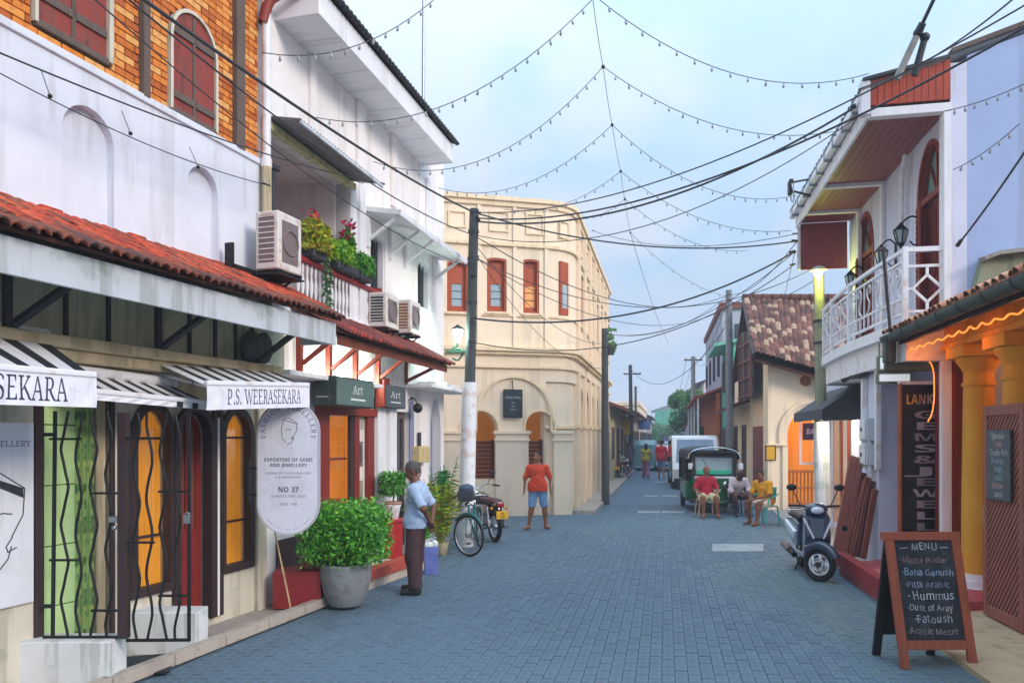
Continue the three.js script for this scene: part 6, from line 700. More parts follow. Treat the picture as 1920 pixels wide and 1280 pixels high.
// poles
function pole(name, label, cat, base, top, r0, r1, m, extra) { const t = thing(name, label, cat, base), d = top.clone().sub(base); put('shaft', m, t, rod(V(0, -0.1, 0), d, r0, r1, 14)); if (extra) extra(t, d); return t; }
const oldPole = mat(0x4e5558, 0.9, { t: 'wood', size: 1.1, bump: 0.006 });
const arm = (t, y, w, dx = 0.03, turn = 0) => { const c = part('cross_arm', t, V(dx, y, 0), turn); put('beam', K.greyWood, c, rb(-w, w, -0.04, 0.04, -0.04, 0.04, 0.008)); for (const s of [-1, -0.35, 0.35, 1]) put('insulator', K.trim, c, lathe([[0.0, 0], [0.03, 0.0], [0.035, 0.05], [0.02, 0.07], [0.03, 0.1], [0.0, 0.12]], 8).translate(s * w * 0.92, 0.04, 0)); return c; };
const PL = P(873, 1022, 13.6); PL.y = 0; const PLt = P(889, 392, 13.6);
const poleL = pole('utility_pole', 'weathered dark utility pole with white painted foot before the yellow corner building', 'utility pole', PL, PLt, 0.115, 0.085, oldPole, (t, d) => { const k = 2.98 / d.y; put('white_band', K.whitePaint, t, rod(V(0, -0.05, 0), d.clone().multiplyScalar(k), 0.15, 0.135, 16)); for (const y of [5.7, 5.2, 4.4]) put('collar', K.darkGrey, t, cyl(0.1, 0.1, 0.06, d.x * y / d.y, y, 0)); put('fuse_box', K.darkGrey, t, rb(0.07, 0.2, 4.9, 5.2, 0.03, 0.16, 0.015)); });
const PR = P(1544, 1000, 15.4); PR.y = 0; const PRt = P(1535, 470, 15.4);
const poleR = pole('utility_pole', 'mossy concrete lamp pole with yellow glowing top before the arch house', 'utility pole', PR, PRt, 0.125, 0.1, mat(0xa8a890, 0.9, { t: 'old', size: 0.9 }), (t, d) => { put('white_band', K.plinth, t, rod(V(0, -0.05, 0), d.clone().multiplyScalar(2.3 / d.y), 0.16, 0.15, 16)); for (const y of [2.3, 3.9, 4.35]) put('collar', K.darkGrey, t, cyl(0.13, 0.13, 0.05, d.x * y / d.y, y, 0)); });
{ const t = thing('street_lamp', 'yellow glowing street lamp strapped to the top of the mossy concrete pole', 'street lamp', P(1535, 512, 15.15)); put('bulb', glow(0xf2ff60, 6), t, sph(0.085, 0, 0, 0, 12, 1, 1.3, 1)); put('shade', K.trim, t, lathe([[0.06, 0.14], [0.13, 0.11], [0.16, 0.06]], 16)); put('neck', K.steel, t, rod(V(0, 0.12, 0), V(0, 0.16, -0.18), 0.02)); const p = new THREE.PointLight(0xf4ff70, 1.3, 0, 2); p.position.set(0, -0.16, 0.02); p.castShadow = true; t.add(p); }
{ const t = thing('street_lamp', 'white glowing lantern on a green bracket beside the dark utility pole', 'street lamp', P(858, 628, 13.7)); put('glass', glow(0xe8fff0, 3.2), t, lathe([[0.05, -0.14], [0.1, 0.1], [0.0, 0.12]], 8)); put('cap', K.darkGrey, t, lathe([[0.0, 0.2], [0.04, 0.17], [0.13, 0.11], [0.1, 0.1]], 8)); const gm = mat(0x2f4a3c, 0.6, { metal: 0.3 }); put('arm', gm, t, tube([V(0.18, -0.3, 0), V(0.02, -0.26, 0), V(-0.1, -0.26, 0), V(-0.02, -0.2, 0), V(0, -0.15, 0)], 0.024, 20, 6)); put('arm_plate', gm, t, rb(-0.22, 0.16, -0.34, -0.28, -0.03, 0.03, 0.01)); put('scroll', gm, t, tube([V(0.1, -0.34, 0), V(0, -0.46, 0), V(-0.1, -0.42, 0)], 0.018, 12, 5)); const p = new THREE.PointLight(0xd8fff0, 1.6, 0, 2); p.position.set(0, -0.02, 0.16); p.castShadow = true; t.add(p); }
pole('utility_pole', 'dark wooden utility pole standing against the side of the yellow corner building', 'utility pole', V(2.76, 0, -22), P(1134, 616, 22), 0.12, 0.09, oldPole, t => put('box', K.darkGrey, t, rb(0.08, 0.25, 4.4, 4.65, -0.08, 0.08, 0.02)));
pole('utility_pole', 'slim dark utility pole on the far left kerb, beyond the couple', 'utility pole', V(6.9, 0, -43), P(1182, 684, 43), 0.13, 0.1, oldPole, t => arm(t, 5.6, 0.5)); pole('utility_pole', 'thin far utility pole behind the slim dark one on the left', 'utility pole', V(9.95, 0, -60), P(1192, 724, 60), 0.12, 0.1, oldPole);
pole('utility_pole', 'tall pale concrete utility pole in front of the teal house', 'utility pole', P(1369, 932, 24).setY(0), P(1367, 544, 24), 0.14, 0.1, mat(0x8e9098, 0.9, { t: 'stone', size: 1 })); pole('utility_pole', 'pale far utility pole with a head of insulators beside the green tree', 'utility pole', V(10.9, 0, -45), P(1300, 668, 45), 0.16, 0.12, mat(0xb0aea4, 0.9, { t: 'stone', size: 1 }), t => arm(t, 6.6, 0.55));

// signs and people that crowd the far end
for (const [px, py, d, w, h, c, l] of [[1342, 790, 47, 1.1, 0.7, 0xc8402c, 'red shop sign jutting out from the orange lean-to shop'], [1352, 770, 40, 0.8, 1.0, 0xe8e2d0, 'white shop sign jutting out from the tall grey house'], [1318, 800, 56, 1.3, 0.8, 0x2f8a5a, 'green shop sign beyond the green leaning tree'], [1170, 800, 41, 0.7, 0.9, 0xe0c040, 'yellow shop sign on the low beige house at the left'], [1205, 795, 62, 1.2, 0.8, 0x3a6ab0, 'blue shop sign far down the left side']]) { const t = thing('shop_sign', l, 'sign', P(px, py, d), -0.1); put('board', mat(c, 0.6, { t: 'metal', size: 1 }), t, rb(-w / 2, w / 2, -h / 2, h / 2, -0.04, 0.04, 0.02)); put('rim', K.greyWood, t, ring(rect(-w / 2 - 0.04, w / 2 + 0.04, -h / 2 - 0.04, h / 2 + 0.04), rect(-w / 2 + 0.02, w / 2 - 0.02, -h / 2 + 0.02, h / 2 - 0.02), 0.1, -0.05)); put('arm', K.blackIron, t, rod(V(-w / 2, h / 2 + 0.1, 0), V(w / 2, h / 2 + 0.1, 0), 0.03)); }

// ---------------------------------------------------------------- plants and small things on the left
const leafSet = (a) => a.map(c => mat(c, 0.55, { transmission: 0.18 }));
{
  const p = P(648, 1130, 8.72), t = thing('potted_bush', 'big clipped green bush in a round grey concrete pot', 'potted plant', V(p.x, 0.03, p.z));
  put('pot', mat(0x8d9294, 0.85, { t: 'stone', size: 0.6, bump: 0.003 }), t, lathe([[0.0, 0], [0.17, 0], [0.19, 0.02], [0.25, 0.14], [0.295, 0.32], [0.3, 0.47], [0.305, 0.5], [0.275, 0.5], [0.27, 0.44], [0.0, 0.43]], 40)); put('soil', mat(0x3a2c22, 0.95, { t: 'stone', size: 0.3 }), t, cyl(0.265, 0.265, 0.02, 0, 0.44, 0, 24));
  put('stem', mat(0x5c4632, 0.9, { t: 'wood', size: 0.5 }), t, [0, 1, 2, 3, 4].map(i => rod(V(0.05 * Math.cos(i * 1.3), 0.43, 0.05 * Math.sin(i * 1.3)), V(0.35 * Math.cos(i * 1.3), 0.95, 0.28 * Math.sin(i * 1.3)), 0.018, 0.01, 6)));
  const ms = leafSet([0x4a9c22, 0x6cc032, 0x337a1a, 0x9ade48]);
  const inB = r => { let x, y, z; for (let k = 0; k < 12; k++) { x = r() * 2 - 1; y = r() * 2 - 1; z = r() * 2 - 1; if (Math.pow(Math.abs(x), 4.6) + Math.pow(Math.abs(y), 4.6) + Math.pow(Math.abs(z), 4.6) < 1) break; } const e = 0.82 + 0.24 * vn(Math.abs(x * 0.5 + 0.5) % 1, Math.abs(y * 0.5 + z * 0.3 + 0.9) % 1, 6, 6, 133), m = Math.max(Math.abs(x), Math.abs(y), Math.abs(z)), k = (0.55 + 0.45 * Math.pow(r(), 0.4)) / Math.max(0.3, m) * m; return V(x * 0.6 * e * k * 1.02 - 0.0, 0.86 + y * 0.41 * e * k - (Math.abs(x) > 0.6 ? 0.02 : 0), z * 0.5 * e * k); };
  ms.forEach((m, j) => put('foliage', m, t, leafCloud([3600, 3200, 2400, 1200][j], 0.029, r => { const c = inB(r); if (j === 3 && c.y < 0.85 && r() < 0.6) return null; return c; }, 400 + j)));
  // red planter box by the corner pilaster
  const b = P(510, 1145, 8.5), r = thing('planter_box', 'dark red painted box against the corner pilaster beside the grey pot', 'box', V(b.x + 0.0, 0.03, b.z), 0.15); put('box', mat(0x8f2124, 0.6, { t: 'fine', size: 0.6 }), r, rb(0, 0.54, 0, 0.42, -0.42, 0, 0.012)); put('lid', K.redPaint, r, rb(0.28, 0.52, 0.425, 0.56, -0.4, -0.12, 0.012)); put('lid_edge', K.trim, r, rb(0.3, 0.52, 0.561, 0.575, -0.38, -0.14, 0.004));
  // oval shop sign hung at right angles to the wall
  const o = P(541, 877, 7.85), s = thing('oval_sign', 'white oval shop sign reading NO 37 hung out from the corner', 'sign', o, 0.04), w = 0.318, h = 0.695; const out = []; for (let i = 0; i <= 24; i++) { const a = Math.PI * i / 24; out.push([w * Math.cos(a), h - w + w * Math.sin(a)]); } for (let i = 0; i <= 24; i++) { const a = Math.PI + Math.PI * i / 24; out.push([w * Math.cos(a), -h + w + w * Math.sin(a)]); }
  put('board', K.whitePaint, s, prism(out, 0.035, -0.0175)); put('rim', mat(0xb9b7bf, 0.5), s, ring(out.map(q => [q[0] * 1.025, q[1] * 1.012]), out.map(q => [q[0] * 0.97, q[1] * 0.985]), 0.045, -0.0225));
  const face = new THREE.ShapeGeometry(new THREE.Shape(out.map(q => new THREE.Vector2(q[0] * 0.965, q[1] * 0.98)))), uv = face.attributes.uv, fp = face.attributes.position; for (let i = 0; i < uv.count; i++) uv.setXY(i, fp.getX(i) / (2 * w) + 0.5, fp.getY(i) / (2 * h) + 0.5); face.translate(0, 0, 0.0185);
  put('print', printed(canvasTex(700, 1530, (c, W, H) => { c.fillStyle = '#dcdce8'; c.fillRect(0, 0, W, H); c.fillStyle = '#3a3c4c'; c.strokeStyle = '#3a3c4c'; c.textAlign = 'center'; c.font = '78px serif'; const arc = (txt, cx, cy, r, a0, a1) => { const n = txt.length; for (let i = 0; i < n; i++) { const a = a0 + (a1 - a0) * i / (n - 1); c.save(); c.translate(cx + r * Math.cos(a), cy + r * Math.sin(a)); c.rotate(a + Math.PI / 2); c.fillText(txt[i], 0, 0); c.restore(); } }; arc('FASHION JEWELLERY', W / 2, 350, 262, -Math.PI * 1.06, Math.PI * 0.06); c.lineWidth = 7; const ln = (...p) => { c.beginPath(); c.moveTo(p[0], p[1]); for (let i = 2; i < p.length; i += 2) c.lineTo(p[i], p[i + 1]); c.stroke(); }; ln(265, 330, 300, 200, 350, 185, 450, 250, 445, 330, 410, 400, 390, 470, 330, 500); ln(290, 210, 448, 258); ln(270, 330, 280, 420, 320, 470); ln(320, 330, 350, 318, 385, 322); ln(410, 400, 385, 420, 420, 430); c.font = 'bold 56px sans-serif'; c.fillText('EXPORTERS OF GEMS', W / 2, 690, 560); c.fillText('AND JEWELLERY', W / 2, 752, 500); c.font = '34px sans-serif'; c.fillText('LICENSED BY CEYLON GEMS CORP.', W / 2, 838, 560); c.fillText('P. S. WEERASEKARA', W / 2, 884, 400); c.font = 'bold 84px sans-serif'; c.fillText('NO 37', W / 2, 1044); c.font = '36px sans-serif'; c.fillText('CHURCH ST, FORT, GALLE', W / 2, 1104, 500); c.font = '40px sans-serif'; c.fillText('SINCE 1980', W / 2, 1196); c.font = '30px sans-serif'; const bt = 'jewellery of sri lanka'; for (let i = 0; i < bt.length; i++) { const a = Math.PI * (0.82 - 0.64 * i / (bt.length - 1)); c.save(); c.translate(W / 2 + 300 * Math.cos(a), 1185 + 300 * Math.sin(a)); c.rotate(a - Math.PI / 2); c.fillText(bt[i], 0, 0); c.restore(); } }), 0.5), s, face, { uv: true });
  for (const y of [0.0, -0.28]) put('bracket', K.blackIron, s, bar(V(-0.42, y, 0), V(-w + 0.01, y, 0), 0.025)); put('wall_plate', K.blackIron, s, rb(-0.43, -0.4, -0.36, 0.08, -0.03, 0.03, 0.005));
  const st = thing('bamboo_stick', 'thin pale stick leaning up to the oval sign from the red box', 'stick', P(546, 1147, 8.3)); put('stick', mat(0xd2b488, 0.7, { t: 'wood', size: 0.4 }), st, rod(V(0, 0, 0), V(-0.18, 0.95, 0.05), 0.012, 0.01, 8)); put('knot', mat(0xb89868, 0.7), st, [rod(V(-0.09, 0.47, 0.025), V(-0.094, 0.49, 0.026), 0.015, 0.015, 8)]);
  // red pedestal with a white flower pot
  const rp = thing('red_pedestal', 'bright red square pedestal standing between the bush and the old man', 'pedestal', V(-1.86, 0.12, -11.55), 0.2); put('block', mat(0xc22326, 0.55, { t: 'fine', size: 0.6 }), rp, rb(-0.13, 0.16, 0, 0.56, -0.2, 0.1, 0.012)); put('cap', mat(0xb01e22, 0.5), rp, rb(-0.15, 0.18, 0.56, 0.6, -0.22, 0.12, 0.008));
  const fp2 = thing('flower_pot', 'leafy plant in a white pot on the red pedestal', 'potted plant', V(-1.85, 0.72, -11.6)); put('pot', K.trim, fp2, lathe([[0, 0], [0.08, 0], [0.12, 0.2], [0.13, 0.22], [0.11, 0.22], [0.1, 0.18], [0, 0.17]], 20)); put('clay_ring', mat(0xb88a78, 0.8), fp2, new THREE.TorusGeometry(0.118, 0.02, 8, 20).rotateX(Math.PI / 2).translate(0, 0.25, 0)); put('stem', mat(0x6d5c34, 0.8), fp2, [rod(V(0, 0.2, 0), V(0.02, 0.5, 0), 0.012)]); leafSet([0x3f8f2a, 0x62b03a]).forEach((m, j) => put('foliage', m, fp2, leafCloud(260, 0.05, r => { const a = r() * 6.28, k = Math.sqrt(r()) * 0.22; return V(Math.cos(a) * k, 0.36 + r() * 0.36, Math.sin(a) * k); }, 450 + j)));
  // yellow-green palms in pots beside the white wall
  const palm = (label, pos, h, w, n, seed, cols, potR, potM) => { const q = thing('potted_palm', label, 'potted plant', pos), r2 = rng(seed); put('pot', potM, q, lathe([[0, 0], [potR * 0.75, 0], [potR, potR * 1.5], [potR * 1.06, potR * 1.55], [potR * 0.9, potR * 1.55], [potR * 0.85, potR * 1.4], [0, potR * 1.35]], 20)); const M3 = leafSet(cols); const lists = M3.map(() => []); for (let i = 0; i < n; i++) { const a = r2() * 6.28, lean = 0.15 + r2() * 0.5, L = h * (0.55 + 0.5 * r2()), b0 = V(Math.cos(a) * 0.03, potR * 1.4, Math.sin(a) * 0.03), tip = V(Math.cos(a) * lean * w, potR * 1.4 + L, Math.sin(a) * lean * w), mid = b0.clone().lerp(tip, 0.55).add(V(-Math.cos(a) * 0.05, 0.06, -Math.sin(a) * 0.05)); put('stem', M3[i % M3.length], q, tube([b0, mid, tip], 0.005, 6, 4)); const side = V(-Math.sin(a), 0, Math.cos(a)); for (let k = 2; k < 12; k++) { const t2 = k / 12, c0 = b0.clone().lerp(mid, Math.min(1, t2 * 1.6)).lerp(tip, Math.max(0, t2 * 1.6 - 0.6) * 0.9); for (const sg of [-1, 1]) { const e = c0.clone().addScaledVector(side, sg * (0.06 + 0.1 * r2())).add(V(0, 0.09 - t2 * 0.12 + 0.07 * (r2() - 0.5), 0)).addScaledVector(V(Math.cos(a), 0, Math.sin(a)), 0.04), nn = V(0, 0.018, 0.006); lists[(i + k) % M3.length].push(quad(c0.clone().add(nn), e, e.clone().add(V(0, -0.006, 0)), c0.clone().sub(nn))); } } } lists.forEach((l, i) => l.length && put('frond', M3[i], q, l)); return q; };
  const g1 = P(826, 1040, 12.6); palm('tall yellow green potted palm in a beige pot beside the white painted pole', V(g1.x, 0, g1.z), 1.15, 0.75, 30, 501, [0x8fb02a, 0xb8c832, 0x5c8a24, 0x9a7a2a], 0.14, mat(0xcfc09a, 0.8, { t: 'old', size: 0.5 }));
  palm('dark green spiky plant rising behind the yellow green palm', V(g1.x - 0.02, 0, g1.z - 0.55), 1.45, 0.5, 16, 502, [0x2f7a34, 0x4a9a44, 0x2a6a30], 0.13, K.concrete); palm('bright green potted plant right behind the old man', V(g1.x - 0.3, 0, g1.z + 0.1), 1.0, 0.7, 24, 503, [0x4fa82c, 0x79c23a, 0x3a8424], 0.12, K.plinth);
  const bg = P(808, 1076, 10.85), bag = thing('paper_bag', 'blue violet paper bag with white top standing behind the old man', 'bag', V(bg.x, 0, bg.z), 0.25); put('bag', mat(0x6f7fc8, 0.7, { t: 'fine', size: 0.4 }), bag, (() => { const g = new THREE.BoxGeometry(0.19, 0.4, 0.1, 4, 6, 2), p2 = g.attributes.position; for (let i = 0; i < p2.count; i++) { const y = p2.getY(i) / 0.4 + 0.5; p2.setX(i, p2.getX(i) * (1 + 0.08 * y)); p2.setZ(i, p2.getZ(i) * (1.05 - 0.4 * y) + 0.008 * Math.sin(y * 9 + p2.getX(i) * 20)); } g.computeVertexNormals(); return g.translate(0, 0.2, 0); })()); put('wrapping', mat(0xe4efe6, 0.8), bag, [sph(0.06, -0.03, 0.42, 0, 10, 1.2, 0.9, 0.6), sph(0.05, 0.05, 0.44, 0, 10, 1.1, 1.1, 0.6)]); for (const z of [-0.03, 0.03]) put('handle', K.trim, bag, tube([V(-0.05, 0.4, z), V(-0.03, 0.5, z), V(0.03, 0.5, z), V(0.05, 0.4, z)], 0.004, 12, 5));
}
// balcony flowers in troughs
{
  const put1 = (label, px, py, w, h, cols, flower, seed) => { const [s, y] = B.q(px, py, 0.12), t = thing('balcony_plant', label, 'potted plant', B.w(s, 4.27, 0.1), B.turn, 'plants on the balcony rail'); put('pot', K.darkGrey, t, rb(-0.18, 0.18, 0, 0.14, -0.1, 0.1, 0.03)); leafSet(cols).forEach((m, j) => put('foliage', m, t, leafCloud(420, 0.045, r => { const a = r() * 6.28, k = Math.sqrt(r()); return V(Math.cos(a) * k * w * (0.6 + 0.4 * r()), 0.1 + r() * h * (1 - 0.4 * k), Math.sin(a) * k * w * 0.7); }, seed + j))); if (flower) put('blossom', mat(flower, 0.6), t, leafCloud(70, 0.04, r => V((r() - 0.5) * w * 1.1, h * (0.8 + 0.45 * r()), (r() - 0.5) * 0.2), seed + 9)); return t; };
  put1('yellow green balcony plant topped with red blossoms, beside the biggest air conditioner', 592, 470, 0.3, 0.5, [0xc4c228, 0x8fae24, 0xa8901c], 0xd63a4a, 601); put1('green balcony plant in the middle of the rail', 638, 495, 0.28, 0.38, [0x7fc02c, 0x58a024, 0xa8c832], null, 611); put1('leafy green balcony plant nearest the far end post', 680, 520, 0.26, 0.36, [0x4f9a2a, 0x72b834, 0x3a7a20], null, 621); put1('tall stems of magenta blossoms over the middle of the balcony rail', 655, 495, 0.14, 0.62, [0x5a9a30, 0x4a8a28], 0xb4164e, 631);
  const cr = thing('creeper', 'small dark green creeper hanging down the white balusters', 'plant', B.w(B.s(606, 0.12), 3.55, 0.13), B.turn); leafSet([0x2f5a34, 0x4a7a44]).forEach((m, j) => put('foliage', m, cr, leafCloud(60, 0.04, r => V((r() - 0.5) * 0.2, r() * 0.72, 0.02 + r() * 0.06), 641 + j))); put('stem', mat(0x4a5a30, 0.8), cr, [tube([V(0, 0, 0.02), V(0.04, 0.3, 0.03), V(-0.04, 0.7, 0.04)], 0.006, 10, 5)]);
}
// air conditioners
function airCon(label, F, s0, s1, y0, y1, z0, z1, o = {}) {
  const t = F.house('air_conditioner', label, 'air conditioner', 'air conditioners on the left facades'); put('casing', K.acWhite, t, rb(s0, s1, y0, y1, z0, z1, 0.025, 2));
  put('side_grille', o.dark ?? K.acGrille, t, rb(s0 - 0.006, s0 + 0.002, y0 + 0.08, y1 - 0.05, z0 + 0.05, z1 - 0.05, 0.003)); put('front_grille', K.acGrille, t, rb(s0 + 0.07, s1 - 0.08, y0 + 0.09, y1 - 0.09, z1 - 0.004, z1 + 0.006, 0.004));
  const n = 9; for (let i = 0; i < n; i++) { const y = y0 + 0.1 + (y1 - y0 - 0.17) * i / (n - 1); put('louvre', K.acWhite, t, [bx(s0 - 0.012, s0 - 0.006, y, y + 0.012, z0 + 0.05, z1 - 0.05)]); }
  put('fan_ring', K.acGrille, t, new THREE.TorusGeometry(Math.min(s1 - s0, y1 - y0) * 0.3, 0.012, 6, 24).translate((s0 + s1) / 2, (y0 + y1) / 2, z1 + 0.008));
  for (const s of [s0 + 0.04, s1 - 0.06]) { put('bracket', K.blackIron, t, [bx(s, s + 0.03, y0 - 0.035, y0 - 0.002, 0.002, z1 + 0.02)]); put('bracket', K.blackIron, t, [bar(V(s + 0.015, y0 - 0.02, z1 - 0.04), V(s + 0.015, y0 - 0.25, 0.02), 0.02)]); }
  put('hose', K.black, t, tube([V(s1 - 0.05, y0 + 0.1, z0), V(s1 + 0.05, y0 + 0.05, z0 - 0.02), V(s1 + 0.05, y0 - 0.2, 0.02)], 0.018, 12, 6)); return t;
}
{ const [s0, y0] = A.q(521, 503, 0.5), [s1] = A.q(566, 500, 0.5), y1 = A.q(521, 392, 0.5)[1]; const t = airCon('large rust stained air conditioner hung on the corner between both facades', A, s0, s1, y0, y1, 0.2, 0.5); put('wall_bracket', K.blackIron, t, [bx(s0 - 0.35, s0, y0 - 0.04, y0 - 0.005, 0.18, 0.22)]); put('wall_bracket', K.blackIron, t, [bx(s0 - 0.37, s0 - 0.34, y0 - 0.04, y0 + 0.22, 0.1, 0.2)]); put('tray', K.blackIron, t, rb(s0 - 0.02, s1 + 0.02, y0 - 0.06, y0 - 0.04, 0.1, 0.52, 0.005)); }
{ const [s0, y0] = B.q(724, 612, 0.36), [s1] = B.q(748, 610, 0.36), y1 = B.q(724, 546, 0.36)[1]; airCon('middle air conditioner with dark slatted side below the balcony end', B, s0, s1, y0, y1, 0.06, 0.36, { dark: K.darkGrey }); }
{ const [s0, y0] = B.q(770, 624, 0.34), [s1] = B.q(789, 622, 0.34), y1 = B.q(770, 560, 0.34)[1]; airCon('farthest air conditioner with brown side under the white window hood', B, s0, s1, y0, y1, 0.06, 0.34, { dark: mat(0x8a5a34, 0.6) }); }

// ---------------------------------------------------------------- vehicles
function spokedWheel(parent, name, r, rt, spokes, rimM, pos, turn = 0, hub = 0.03) {
  const w = part(name, parent, pos, turn); put('tyre', K.rubber, w, new THREE.TorusGeometry(r - rt, rt, 10, 40)); put('rim', rimM, w, new THREE.TorusGeometry(r - rt * 2.1, rt * 0.55, 8, 40)); put('hub', K.steel, w, new THREE.CylinderGeometry(hub, hub, 0.09, 14).rotateX(Math.PI / 2)); const l = []; for (let i = 0; i < spokes; i++) { const a = i * 2 * Math.PI / spokes, b = a + (i % 2 ? 0.5 : -0.5); l.push(rod(V(hub * Math.cos(b), hub * Math.sin(b), (i % 4 < 2 ? 1 : -1) * 0.03), V((r - rt * 2.2) * Math.cos(a), (r - rt * 2.2) * Math.sin(a), 0), 0.0022, 0.0022, 4)); } put('spoke_set', K.steel, w, l); return w;
}
{ // bicycle leaning on the white painted pole; its own axes: +x forward, y up
  const p = GP(880, 1043).add(V(0.14, 0, -1.03)), t = thing('bicycle', 'old teal bicycle with dark saddle leaning on the white painted pole', 'bicycle', p, 0), fr = mat(0x2a6f74, 0.4, { metal: 0.3 }); t.rotation.order = 'YXZ'; t.rotation.y = -1.7; t.rotation.x = 0.06;
  const R0 = 0.345, A0 = V(0, R0, 0), BB = V(0.44, 0.29, 0), ST = V(0.30, 0.84, 0), HD = V(0.86, 0.86, 0), HB = V(0.9, 0.66, 0), FA = V(1.04, R0, 0);
  spokedWheel(t, 'wheel', R0, 0.019, 24, K.chrome, A0); spokedWheel(t, 'wheel', R0, 0.019, 24, K.chrome, FA, 1.0);
  for (const [a, b, r] of [[BB, ST, 0.016], [ST.clone().lerp(BB, 0.12), HD, 0.016], [BB, HB, 0.018], [HD, HB, 0.018]]) put('frame_tube', fr, t, rod(a, b, r)); for (const z of [-0.05, 0.05]) { put('stay', fr, t, rod(BB.clone().setZ(z * 0.5), A0.clone().setZ(z), 0.009)); put('stay', fr, t, rod(ST.clone().lerp(BB, 0.15).setZ(z * 0.4), A0.clone().setZ(z), 0.008)); put('fork_blade', fr, t, rod(HB.clone().setZ(z * 0.8), FA.clone().setZ(z), 0.011)); }
  put('saddle', K.black, t, (() => { const g = new THREE.SphereGeometry(0.12, 14, 8).scale(1.15, 0.35, 0.75); return g.translate(0.27, 0.93, 0); })()); put('seat_post', K.chrome, t, rod(ST, V(0.28, 0.91, 0), 0.013)); put('handlebar', K.chrome, t, tube([V(0.72, 0.98, -0.29), V(0.84, 1.0, -0.2), V(0.87, 0.98, 0), V(0.84, 1.0, 0.2), V(0.72, 0.98, 0.29)], 0.011, 24, 6)); for (const z of [-0.27, 0.27]) put('grip', K.black, t, rod(V(0.75, 0.985, z * 0.96), V(0.66, 0.97, z * 1.12), 0.016)); put('stem', K.chrome, t, rod(HD, V(0.87, 0.98, 0), 0.014));
  put('chain_ring', K.steel, t, new THREE.TorusGeometry(0.085, 0.008, 6, 24).translate(BB.x, BB.y, 0.05)); put('crank', K.steel, t, [rod(V(0.44, 0.29, 0.07), V(0.52, 0.15, 0.07), 0.009)]); put('pedal', K.black, t, rb(0.47, 0.57, 0.135, 0.16, 0.075, 0.15, 0.006)); put('crank', K.steel, t, [rod(V(0.44, 0.29, -0.07), V(0.36, 0.43, -0.07), 0.009)]); put('pedal', K.black, t, rb(0.31, 0.41, 0.42, 0.445, -0.15, -0.075, 0.006));
  put('mudguard', fr, t, (() => { const a = new THREE.TorusGeometry(R0 + 0.02, 0.022, 5, 24, Math.PI * 0.75).scale(1, 1, 1).rotateZ(0.35); return a.translate(0, R0, 0); })()); put('mudguard', fr, t, new THREE.TorusGeometry(R0 + 0.02, 0.022, 5, 20, Math.PI * 0.6).rotateZ(0.5).rotateY(1.0).translate(FA.x, R0, 0)); put('carrier', K.steel, t, [rb(-0.22, 0.2, 0.74, 0.755, -0.06, 0.06, 0.005)]); for (const z of [-0.055, 0.055]) put('carrier_stay', K.steel, t, rod(V(-0.12, 0.74, z), V(0, R0, z), 0.005)); put('head_lamp', K.chrome, t, lathe([[0, 0], [0.03, 0.01], [0.045, 0.06], [0, 0.065]], 14).rotateZ(-Math.PI / 2).translate(0.92, 0.86, 0)); put('basket', mat(0x2b333b, 0.8), t, [rb(0.92, 1.14, 0.92, 1.1, -0.13, 0.13, 0.03)]); put('bag', mat(0x3c4c66, 0.8), t, sph(0.13, 0.99, 1.13, 0, 10, 1, 0.6, 1)); put('kick_stand', K.steel, t, rod(V(0.02, 0.33, 0.07), V(-0.06, 0.0, 0.16), 0.008));
}
